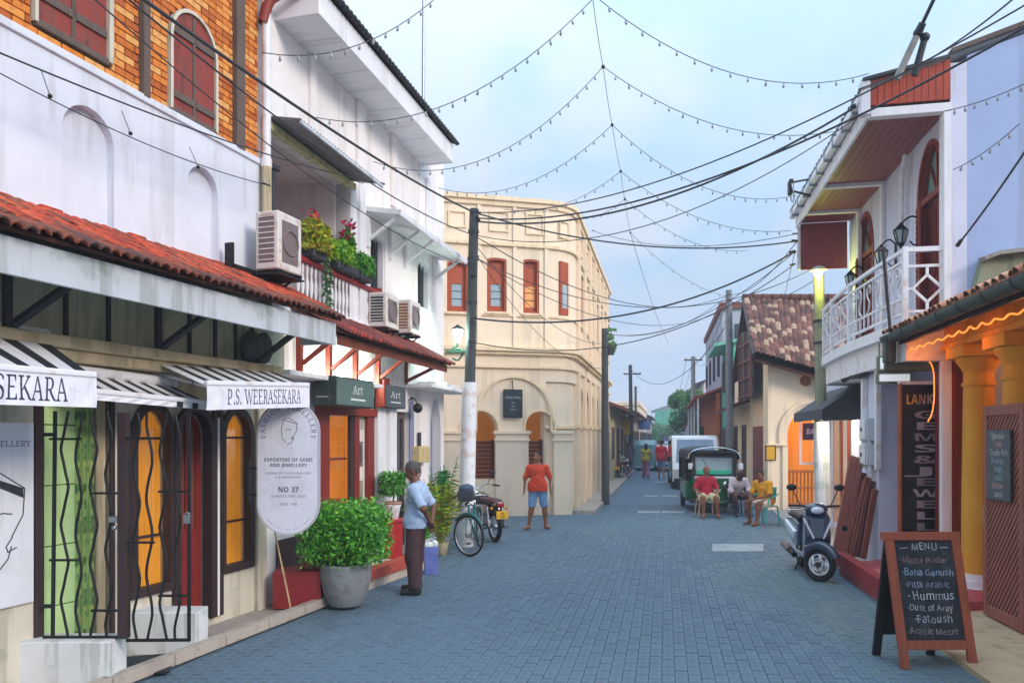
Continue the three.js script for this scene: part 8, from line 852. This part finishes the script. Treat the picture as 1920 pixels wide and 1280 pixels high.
    geos.push(netMesh(field(hb, 0.008), ...bounds(hb, 0.012), 0.006)); }
  const body = put('body', skin, t, geos);
  if (!o.far) { const ey = part('face', t); for (const s of [-1, 1]) { put('eye', K.trim, ey, sph(0.0125, 0, 0, 0, 8)).position.copy(toW(V(s * 0.031, 0.012, 0.074))); put('iris', K.black, ey, sph(0.0065, 0, 0, 0, 8)).position.copy(toW(V(s * 0.031, 0.012, 0.0815))); put('eyebrow', hairM(o.hair ?? 0x18120e), ey, rod(toW(V(s * 0.014, 0.036, 0.088)), toW(V(s * 0.05, 0.034, 0.076)), 0.005, 0.004, 6)); } put('lips', mat(0x7a3c34, 0.6), ey, rod(toW(V(-0.02, -0.057, 0.092)), toW(V(0.02, -0.057, 0.092)), 0.0055, 0.0055, 6)); }
  const hairF = o.bald ? (x, y, z) => Math.max(Math.abs(ell(x, y, z, 0, 0.025, -0.008, 0.079, 0.101, 0.098)) - 0.006, y - 0.055 - 0.4 * (-z), -(y + 0.06), z - 0.03) : (x, y, z) => Math.max(ell(x, y, z, 0, 0.032, -0.014, 0.085, 0.103, 0.1) + 0.004 * Math.sin(x * 160) * Math.sin(y * 140 + z * 120), -(y + 0.06 + (o.long ? 0.2 : 0)), (z - 0.055 + 0.9 * Math.max(0, 0.075 - y)) * 0.7);
  put('hair', hairM(o.hair ?? 0x18120e), t, (() => { let f = hairF, lo = V(-0.12, -0.1, -0.14), hi = V(0.12, 0.16, 0.14); if (o.long) { f = (x, y, z) => Math.min(hairF(x, y, z), ell(x, y, z, 0, -0.08, -0.06, 0.075, 0.17, 0.05)); lo = V(-0.12, -0.28, -0.16); } return netMesh(f, lo, hi, o.far ? 0.016 : 0.009).applyQuaternion(hq).translate(j.head.x, j.head.y, j.head.z); })());
  // clothes
  const cut = (a, b, k) => a.clone().lerp(b, k);
  if (o.shirt) { const sl = o.sleeve ?? 0.85, sb = [...torso, [j.hip.clone().add(V(0.055, 0.02, 0)), j.hip.clone().add(V(-0.055, 0.02, 0)), 0.137 * fat, 0.137 * fat], [j.hip.clone().add(V(0.055, o.hemAt ? 0 : -0.1, 0)), j.hip.clone().add(V(-0.055, o.hemAt ? 0 : -0.1, 0)), 0.135 * fat, 0.135 * fat]]; for (const s of ['l', 'r']) { const [a, b, w] = arms[s]; sb.push([a, cut(a, b, Math.min(1, sl)), 0.05, 0.05]); if (sl > 1) sb.push([b, cut(b, w, sl - 1), 0.048, 0.04]); } const hem = o.hem ?? 0.8; const f0 = field(sb, 0.04, 0.013), ends = ['l', 'r'].map(s => { const [a, b, w] = arms[s], e = sl > 1 ? cut(b, w, sl - 1) : cut(a, b, sl), d = (sl > 1 ? w.clone().sub(b) : b.clone().sub(a)).normalize(); return [e, d]; }); const hd = o.hemDir ?? V(0, 1, 0), hp = o.hemAt ?? V(0, hem, 0);
    const nk = j.neck.clone().addScaledVector(up, 0.005); const sf = (x, y, z) => { let d = f0(x, y, z) + 0.0065 * Math.sin(y * 42 + x * 24) * Math.sin(z * 30 + y * 17 + x * 9); d = Math.max(d, -((x - hp.x) * hd.x + (y - hp.y) * hd.y + (z - hp.z) * hd.z)); d = Math.max(d, (x - nk.x) * up.x + (y - nk.y) * up.y + (z - nk.z) * up.z - 0.0); for (const [e, dd] of ends) { const al = (x - e.x) * dd.x + (y - e.y) * dd.y + (z - e.z) * dd.z, px = x - e.x - dd.x * al, py = y - e.y - dd.y * al, pz = z - e.z - dd.z * al; if (px * px + py * py + pz * pz < 0.0075) d = Math.max(d, al); } return d; };
    const sh = put('shirt', o.shirt, t, netMesh(sf, ...bounds(sb, 0.05), c)); if (o.collar) put('collar', o.shirt, sh, new THREE.TorusGeometry(0.064, 0.016, 6, 20).rotateX(Math.PI / 2).applyQuaternion(hq).translate(j.neck.x, j.neck.y, j.neck.z)); if (o.motif) put('chest_print', K.black, sh, o.motif.map(([x, y, w, h]) => rb(x - w / 2, x + w / 2, y - h / 2, y + h / 2, j.chest.z + 0.118, j.chest.z + 0.128, 0.003))); }
  if (o.legs) { const lg = o.legLen ?? 1, tb = [torso[0], [j.hip, mid, 0.118 * fat, 0.12 * fat]]; for (const s of ['l', 'r']) { const [h, k, a] = legs[s]; tb.push([h, lg >= 0.5 ? k : cut(h, k, lg * 2), 0.094, lg >= 0.5 ? 0.074 : 0.082 + (o.wide ?? 0)]); if (lg > 0.5) tb.push([k, cut(k, a, (lg - 0.5) * 2), 0.074, 0.064 + (o.wide ?? 0)]); } const f0 = field(tb, 0.04, 0.012), wy = o.waist; const ends = ['l', 'r'].map(s => { const [h, k, a] = legs[s], q = lg > 0.5; return [q ? cut(k, a, (lg - 0.5) * 2) : cut(h, k, lg * 2), (q ? a.clone().sub(k) : k.clone().sub(h)).normalize()]; });
    const ud = j.chest.clone().sub(j.hip).normalize(), wp = j.hip.clone().addScaledVector(ud, wy ?? 0.1); const lf = (x, y, z) => { let d = f0(x, y, z) + 0.0065 * Math.sin(y * 26 + z * 26) * Math.cos(x * 34 + y * 13); d = Math.max(d, (x - wp.x) * ud.x + (y - wp.y) * ud.y + (z - wp.z) * ud.z); for (const [e, dd] of ends) { const al = (x - e.x) * dd.x + (y - e.y) * dd.y + (z - e.z) * dd.z, px = x - e.x - dd.x * al, py = y - e.y - dd.y * al, pz = z - e.z - dd.z * al; if (px * px + py * py + pz * pz < 0.02) d = Math.max(d, al); } return d; };
    put(o.legName ?? 'trousers', o.legs, t, netMesh(lf, ...bounds(tb, 0.06), c)); }
  if (o.shoes) for (const s of ['l', 'r']) { const [, , a, tt] = legs[s], fb2 = [[a.clone().add(V(0, -0.03, -0.02)), tt, 0.05, 0.037]]; put('shoe', o.shoes, t, netMesh((x, y, z) => Math.max(field(fb2, 0.02, 0.004)(x, y, z), y - a.y - 0.005, -(y - Math.min(a.y - 0.078, tt.y - 0.033))), ...bounds(fb2, 0.03), 0.011)); }
  return t;
}
const cloth = (c, s = 0.05) => mat(c, 0.85, { t: 'cloth', size: s });
{
  const p = GP(780, 1112); person('old grey haired man in pale blue shirt, hands clasped behind him', V(p.x, 0, p.z), -1.75, { skin: 0x6b4430, hair: 0x4e4a46, bald: false, shirt: cloth(0xa9bfdd), sleeve: 0.92, hem: 0.84, collar: true, legs: cloth(0x4b3234), waist: 0.0, shoes: mat(0x1c1818, 0.5), look: 0.15, cell: 0.014, wide: 0.01, palml: V(0, 0, 1), palmr: V(0, 0, 1),
    j: { chest: V(0, 1.25, -0.02), neck: V(0, 1.41, 0.0), head: V(0, 1.555, 0.05), lS: V(0.165, 1.335, -0.02), rS: V(-0.165, 1.335, -0.02), lE: V(0.24, 1.1, -0.17), rE: V(-0.24, 1.1, -0.16), lW: V(0.07, 0.93, -0.2), rW: V(-0.07, 0.9, -0.19), lA: V(0.1, 0.08, -0.03), rA: V(-0.1, 0.08, 0.05), rT: V(-0.14, 0.035, 0.21), lT: V(0.14, 0.035, 0.13) } });
  const q = GP(1008, 992); person('barefoot man in orange shirt and pale blue shorts walking before the yellow building', V(q.x, 0, q.z), 0.05, { skin: 0x9a6444, hair: 0x1a1410, shirt: cloth(0xe8481e), sleeve: 0.95, hem: 0.82, legs: cloth(0x7fa3cc), legLen: 0.5, wide: 0.025, legName: 'shorts', waist: 0.02, look: -0.6, fat: 1.12, cell: 0.016, motif: [[-0.05, 1.18, 0.09, 0.02], [0.03, 1.2, 0.08, 0.02], [-0.01, 1.16, 0.14, 0.014]],
    j: { lS: V(0.175, 1.325, 0), rS: V(-0.175, 1.325, 0), lE: V(0.27, 1.09, -0.02), rE: V(-0.27, 1.09, 0.0), lW: V(0.27, 0.86, 0.07), rW: V(-0.29, 0.86, 0.06), lK: V(0.15, 0.48, 0.02), rK: V(-0.13, 0.48, 0.05), lA: V(0.18, 0.08, -0.02), rA: V(-0.2, 0.08, 0.03), lT: V(0.25, 0.035, 0.1), rT: V(-0.29, 0.035, 0.14), head: V(0, 1.55, 0.01) } });
  // three men seated beside the three wheeler
  const seat = (h, k = {}) => Object.assign({ hip: V(0, h + 0.09, -0.02), chest: V(0, h + 0.42, 0.0), neck: V(0, h + 0.58, 0.03), head: V(0, h + 0.72, 0.06), lS: V(0.17, h + 0.5, 0.01), rS: V(-0.17, h + 0.5, 0.01), lH: V(0.09, h + 0.08, 0.0), rH: V(-0.09, h + 0.08, 0.0), lK: V(0.16, h + 0.07, 0.42), rK: V(-0.16, h + 0.07, 0.42), lA: V(0.15, 0.08, 0.44), rA: V(-0.15, 0.08, 0.44), lT: V(0.18, 0.035, 0.62), rT: V(-0.18, 0.035, 0.62), lE: V(0.27, h + 0.27, 0.08), rE: V(-0.27, h + 0.27, 0.08), lW: V(0.17, h + 0.16, 0.3), rW: V(-0.17, h + 0.16, 0.3) }, k);
  const chair = (label, pos, turn, m) => { const t = thing('plastic_chair', label, 'chair', pos, turn, 'plastic chairs beside the three wheeler'); put('seat', m, t, rb(-0.21, 0.21, 0.4, 0.425, -0.2, 0.22, 0.012, 2)); put('backrest', m, t, (() => { const g = new THREE.CylinderGeometry(0.3, 0.27, 0.36, 14, 1, true, Math.PI * 0.72, Math.PI * 0.56).translate(0, 0.66, 0.07); return [g, g.clone().scale(0.95, 1, 0.95)]; })()); for (const [x, z] of [[-0.19, -0.2], [0.19, -0.2], [-0.19, 0.2], [0.19, 0.2]]) put('leg', m, t, bar(V(x, 0.41, z), V(x * 1.2, 0, z * 1.2), 0.035, 0.03, 0.006)); for (const s of [-1, 1]) { put('arm_rest', m, t, tube([V(s * 0.24, 0.7, -0.16), V(s * 0.27, 0.64, 0.0), V(s * 0.26, 0.62, 0.18), V(s * 0.22, 0.42, 0.21)], 0.018, 14, 6)); } return t; };
  const a = GP(1334, 972); chair('pale plastic chair under the man in the red shirt', V(a.x, 0, a.z - 0.5), -0.05, mat(0xd9b08a, 0.5)); person('grey haired man in red shirt and cream shorts seated before the three wheeler', V(a.x, 0, a.z - 0.5), -0.05, { skin: 0x8a563c, hair: 0x8a8078, bald: true, shirt: cloth(0xc41f3c), sleeve: 0.95, hemAt: V(0, 0.44, 0), legs: cloth(0xe0d3a8), legLen: 0.46, wide: 0.02, legName: 'shorts', fat: 1.15, cell: 0.016, j: seat(0.42, { rE: V(-0.29, 0.68, 0.06), lA: V(0.2, 0.08, 0.4), lT: V(0.22, 0.035, 0.58) }) });
  const b = GP(1391, 968); chair('low dark plastic chair under the man leaning forward', V(b.x, 0, b.z - 0.45), 0.05, K.darkGrey); person('man in pale pink shirt leaning forward on his knees, between the other two sitters', V(b.x, 0, b.z - 0.45), 0.02, { skin: 0x5c3626, hair: 0x5a2a26, shirt: cloth(0xe4cfd4), sleeve: 1.35, hemAt: V(0, 0.44, 0), legs: cloth(0x3c3850), shoes: mat(0x2a2a30, 0.6), nod: 0.55, cell: 0.016, j: seat(0.42, { chest: V(0, 0.8, 0.16), neck: V(0, 0.93, 0.24), head: V(0, 1.03, 0.33), lS: V(0.17, 0.88, 0.18), rS: V(-0.17, 0.88, 0.18), lE: V(0.24, 0.62, 0.28), rE: V(-0.24, 0.62, 0.28), lW: V(0.06, 0.56, 0.45), rW: V(-0.06, 0.55, 0.44) }) });
  const c2 = GP(1440, 984); chair('turquoise plastic chair under the man in the yellow shirt', V(c2.x, 0, c2.z - 0.2), -0.95, mat(0x3fb8a8, 0.45)); person('man in yellow shirt and white shorts seated sideways on the turquoise chair', V(c2.x, 0, c2.z - 0.2), -0.95, { skin: 0x7a4a30, hair: 0x120e0c, shirt: cloth(0xe8a012), sleeve: 0.95, hemAt: V(0, 0.44, 0), legs: cloth(0xe6e2da), legLen: 0.42, wide: 0.02, legName: 'shorts', look: 0.35, cell: 0.016, j: seat(0.42, { chest: V(0, 0.83, 0.06), neck: V(0, 0.98, 0.12), head: V(0, 1.12, 0.17), lS: V(0.18, 0.93, 0.08), rS: V(-0.18, 0.93, 0.08), lE: V(0.25, 0.68, 0.16), rE: V(-0.25, 0.68, 0.16), lW: V(0.08, 0.6, 0.4), rW: V(-0.08, 0.6, 0.4), lA: V(0.14, 0.08, 0.5), rA: V(-0.14, 0.08, 0.36), lT: V(0.16, 0.035, 0.68), rT: V(-0.16, 0.035, 0.54) }) });
  // the couple and others farther off
  const walk = { lK: V(0.09, 0.49, 0.1), lA: V(0.1, 0.08, 0.12), lT: V(0.12, 0.035, 0.3), rK: V(-0.09, 0.48, -0.02), rA: V(-0.1, 0.12, -0.24), rT: V(-0.12, 0.04, -0.08), lW: V(0.24, 0.86, -0.14), rW: V(-0.24, 0.86, 0.16) };
  const m = person('man in bright red shirt and blue shorts walking away far up the street', V(7.05, 0, -35.2), 2.95, { skin: 0x9a6a50, shirt: cloth(0xd0182c), sleeve: 1, hem: 0.78, legs: cloth(0x7d9ec4), legLen: 0.5, wide: 0.03, legName: 'shorts', waist: 0.03, fat: 1.3, far: true, cell: 0.026, j: walk }); m.scale.setScalar(1.1);
  person('long haired woman with yellow and black top walking away beside the man in red', V(6.32, 0, -35.2), 2.95, { skin: 0x9a6a50, shirt: cloth(0xb9a82a), sleeve: 0.3, hem: 0.85, legs: cloth(0xa8688c), waist: 0.03, long: true, far: true, cell: 0.026, j: walk });
  person('person in pinkish clothes under a violet umbrella far up the street', V(10.0, 0, -46.5), 2.9, { shirt: cloth(0x9a5a70), sleeve: 1.2, hem: 0.8, legs: cloth(0xb86070), far: true, cell: 0.026, j: walk });
  const um = thing('umbrella', 'violet umbrella held by a person far up the street', 'umbrella', V(10.05, 1.72, -46.5)); put('canopy', mat(0x55508c, 0.7), um, [lathe([[0.62, 0.0], [0.5, 0.16], [0.3, 0.27], [0.0, 0.33]], 10), lathe([[0.6, 0.0], [0.49, 0.145], [0.29, 0.255], [0.0, 0.315]], 10)]); put('handle', K.black, um, rod(V(0, -0.75, 0), V(0, 0.36, 0), 0.012)); for (let i = 0; i < 10; i++) { const a2 = i * 0.628; put('rib', K.steel, um, rod(V(0, 0.3, 0), V(0.58 * Math.cos(a2), 0.02, 0.58 * Math.sin(a2)), 0.005)); }
  person('person in violet top standing by the beige wall behind the far motorbike', V(6.0, 0, -38.2), 1.6, { shirt: cloth(0x7a5a8c), sleeve: 1, hem: 0.8, legs: cloth(0x2c3040), far: true, cell: 0.026 });
  person('person in white top and dark trousers walking far off near the deep red car', V(10.6, 0, -54), 0.2, { shirt: cloth(0xe0dcd4), sleeve: 1, hem: 0.8, legs: cloth(0x30323c), far: true, cell: 0.03, j: walk });
  person('person in blue top walking far off in the middle of the street', V(12.4, 0, -61), 2.8, { shirt: cloth(0x3a62a8), sleeve: 1, hem: 0.8, legs: cloth(0x8a7a60), far: true, cell: 0.03, j: walk });
}

// ---------------------------------------------------------------- overhead cables and the strings of small bulbs
const hang = (a, b, sag, n = 14) => { const p = []; for (let i = 0; i <= n; i++) { const t = i / n, v = a.clone().lerp(b, t); v.y -= sag * 4 * t * (1 - t); p.push(v); } return p; };
function cableRun(label, a, b, sag, r, m = K.cable, name = 'power_cable') { const t = thing(name, label, 'cable', V()); put('cable', m, t, tube(hang(a, b, sag), r * 0.82, 26, 5)); for (const [p, q] of [[a, b], [b, a]]) { const d = q.clone().sub(p).normalize(); put('end_clamp', K.darkGrey, t, rod(p, p.clone().addScaledVector(d, 0.12), r * 1.8, r * 1.5, 6)); } return t; }
{
  const pl = P(889, 398, 13.6), pl2 = P(887, 440, 13.6), pl3 = P(886, 480, 13.6), eC = E.w(0.3, 5.9, 1.06), eD = E.w(0.05, 5.75, 1.06), eN = E.w(5.2, 6.5, 1.08), pc = P(1367, 552, 24), pf = P(1300, 672, 45), pd = P(1134, 625, 22), pk = P(1182, 690, 43);
  cableRun('thick black cable from above the brick wall to the top of the dark pole', P(215, -40, 5.2), pl, 0.12, 0.02); cableRun('second black cable just under the thick one along the white balcony house', P(170, -60, 5.2), pl2, 0.25, 0.011); cableRun('thin cable along the brick front, sagging below the two black ones', P(110, -60, 5.3), P(880, 500, 13.5), 0.3, 0.008);
  cableRun('black service wire crossing the white wall from the left edge to the corner pipe', P(-60, 74, 5.0), P(720, 345, 10.9), 0.12, 0.009); cableRun('thin wire with hooks strung across the blind niches', P(-60, 105, 5.15), P(505, 348, 8.2), 0.1, 0.006);
  for (const [x, y, d] of [[93, 180, 5.7], [244, 250, 6.45], [371, 313, 7.3]]) { const t = thing('wire_hook', { 93: 'first', 244: 'second', 371: 'third' }[x] + ' wire hook from the left edge, holding the thin wire off the niche wall', 'hook', P(x, y, d), A.turn, 'hooks on the niche wall'); put('stalk', K.cableGrey, t, rod(V(0, 0, 0), V(0.06, 0.24, -0.16), 0.004)); put('clip', K.black, t, sph(0.018, 0, 0, 0, 8)); }
  cableRun('long black cable from the boarded eave across the street to the dark pole head', eC, pl, 0.35, 0.018); cableRun('heavy twisted cable sweeping from the eave corner low across the yellow building', eD, P(880, 596, 13.4), 0.55, 0.022); cableRun('lower cable sweeping from the eave corner past the round corner windows', eD.clone().add(V(0, -0.25, 0)), P(878, 640, 13.4), 0.75, 0.012);
  cableRun('upper wire of the bundle rising from the dark pole towards the top right corner', pl, P(1990, -30, 6.5), 0.55, 0.011); cableRun('middle wire of the bundle rising to the right over the boarded gable', pl.clone().add(V(0, -0.1, 0)), P(2010, 0, 6.8), 0.62, 0.016); cableRun('twisted lower wire of the bundle over the street towards the eave', pl.clone().add(V(0, -0.16, 0)), eN, 0.55, 0.02); cableRun('thin sagging wire under the bundle over the street', pl2, eN.clone().add(V(0, -0.15, 0)), 0.7, 0.009);
  cableRun('thin wire from the roof gable to the upper right picture edge', E.w(5.2, 6.9, 0.5), P(2000, -90, 6.2), 0.1, 0.012);
  cableRun('black service cable running up the blue gable wall to the right picture edge', P(1796, 460, 9.6), P(1990, 180, 7.2), 0.05, 0.016);
  const cr = P(1390, 445, 17); cableRun('wire from the dark pole to the tall pale concrete pole', pl2, pc, 0.8, 0.012); cableRun('second wire from the dark pole sagging to the pale concrete pole', pl3, pc.clone().add(V(0, -0.4, 0)), 0.9, 0.009); cableRun('level wire from the yellow building roof to the eave corner', P(1110, 432, 22), eC.clone().add(V(0, 0.15, 0)), 0.35, 0.009); cableRun('wire from the wooden pole beside the yellow side wall to the boarded eave', pd, eD, 0.6, 0.01); cableRun('wire from the wooden pole to the pale concrete pole', pd, pc, 0.5, 0.01);
  cableRun('wire from the pale concrete pole back to the eave corner', pc, eC, 0.3, 0.012); cableRun('steep wire from the eave corner down to the clay tile ridge', eD, P(1470, 560, 23.5), 0.02, 0.009); cableRun('wire from the pale concrete pole to the far pole with insulators', pc, pf, 0.8, 0.012); cableRun('lower wire from the pale concrete pole to the far pole with insulators', pc.clone().add(V(0, -0.5, 0)), pf, 1.0, 0.01); cableRun('long wire from the tall pale pole to the slim dark pole on the left', pc.clone().add(V(0, -0.9, 0)), pk, 1.4, 0.014); cableRun('wire from the far insulator pole on towards the street end', pf, V(20.6, 6.2, -95), 1.2, 0.016); cableRun('second wire from the far insulator pole on towards the street end', pf.clone().add(V(-0.4, 0, 0)), V(20, 6, -95), 1.5, 0.014);
  cableRun('wire from the lamp pole head to the dark pole, low over the street', P(1535, 498, 15.3), pl3, 0.9, 0.01); cableRun('wire from the lamp pole to the tall pale pole', P(1535, 520, 15.3), pc.clone().add(V(0, -0.2, 0)), 0.3, 0.01); cableRun('slack wire from the dark pole down past the red shutters to the wooden pole', P(888, 455, 13.6), pd.clone().add(V(0, -0.3, 0)), 0.5, 0.008); cableRun('second slack wire before the red shutters of the yellow building', P(888, 470, 13.6), P(1134, 690, 22), 0.6, 0.007);
  // two short cable terminals over the gable
  for (const [x0, y0, x1, y1, l] of [[1682, 148, 1722, 62, 'pale cable terminal tube rising from the roof over the boarded gable'], [1715, 142, 1735, 70, 'dark cable terminal tube beside the pale one over the boarded gable']]) { const a = P(x0, y0, 9.6), b = P(x1, y1, 9.5), t = thing('cable_terminal', l, 'cable terminal', a, 0, 'terminals on the gable'); put('tube', x0 < 1700 ? K.concrete : K.darkGrey, t, rod(V(), b.clone().sub(a), 0.045, 0.04, 10)); put('head', K.black, t, sph(0.06, b.x - a.x, b.y - a.y, b.z - a.z, 10)); }
  cableRun('twisted drop cable from the gable terminals to the top picture edge', P(1722, 62, 9.5), P(1775, -50, 9.0), 0.0, 0.03);
  // string lights: a centre line of nodes and two garlands from each
  const Y = 7.5, node = [[1108, -30], [1131, 125], [1148, 234], [1164, 321], [1172, 373], [1182, 436]].map(([x, y]) => P(x, y, (Y - EYE) * FOC / (CY - y)));
  const cl2 = thing('catenary_wire', 'thin steel wire along the street middle carrying the garlands of bulbs', 'wire'); for (let i = 0; i + 1 < node.length; i++) put('wire', K.cableGrey, cl2, tube(hang(node[i], node[i + 1], 0.06), 0.005, 10, 5)); node.slice(1).forEach(n => put('knot', K.darkGrey, cl2, sph(0.03, n.x, n.y, n.z, 8)));
  put('wire', K.cableGrey, cl2, tube(hang(node[5], V(8.4, 7, -40), 0.3), 0.008, 12, 5));
  const bulb = geo(lathe([[0.0, -0.07], [0.011, -0.066], [0.018, -0.045], [0.011, -0.02], [0.01, 0], [0, 0.0]], 8)), bm = mat(0x8f979c, 0.35, { clearcoat: 0.6 });
  const garland = (label, a, b, sag, n) => { const t = thing('string_lights', label, 'string lights', V(), 0, 'garlands of small bulbs over the street'), pts = hang(a, b, sag, 16), cv = new THREE.CatmullRomCurve3(pts); put('wire', K.cable, t, new THREE.TubeGeometry(cv, 30, 0.0055, 5)); for (let i = 1; i < n; i++) put('bulb', bm, t, bulb, { shared: true, pos: cv.getPointAt(i / n).add(V(0, -0.004, 0)), rot: [rr(-0.25, 0.25), 0, rr(-0.25, 0.25)] }); };
  const bw = (px, py, o = 0.3) => { const [s, y] = B.q(px, py, o); return B.w(s, y, o); };
  garland('garland crossing the top edge and ending on the white eave front', bw(490, 98, 0.35), P(860, -45, 9.4), 0.35, 15); garland('left garland from the wall behind the mast up to the top of the picture', bw(592, 220, 0.1), node[0].clone().lerp(node[1], 0.15), 0.55, 22); garland('left garland from the eave tip to the first node below the picture top', bw(700, 303, 0.1), node[1], 0.65, 22); garland('left garland from the low white wall corner to the second node', bw(822, 352, 0.1), node[2], 0.5, 18); garland('left garland from the yellow parapet to the third node', P(945, 392, 15.5), node[3], 0.3, 12); garland('left garland from the yellow side wall to the fourth node', P(1090, 405, 21), node[4], 0.15, 6);
  const ew = (px, py, d) => P(px, py, d);
  garland('right garland from the picture top to the gutter corner of the white house', node[0].clone().lerp(node[1], 0.1), ew(1630, 138, 10), 0.5, 16); garland('right garland from the first node to the middle of the white gutter', node[1], ew(1596, 240, 11.1), 0.45, 17); garland('right garland from the second node to the eave near the flood light', node[2], ew(1494, 366, 14.2), 0.5, 18); garland('right garland from the third node to the far tip of the eave', node[3], ew(1484, 432, 15), 0.4, 16); garland('right garland from the fourth node dropping behind the power cables', node[4], ew(1400, 470, 18.5), 0.35, 12); garland('right garland from the fifth node towards the pale concrete pole', node[5], ew(1366, 556, 23.8), 0.3, 10);
  garland('garland drooping across the blue gable wall, upper one', P(1772, 208, 9.6), P(1960, 138, 8.6), 0.05, 9); garland('garland drooping across the blue gable wall, lower one', P(1788, 318, 9.6), P(1912, 232, 8.8), 0.05, 7);
}

renderer.render(scene, camera);
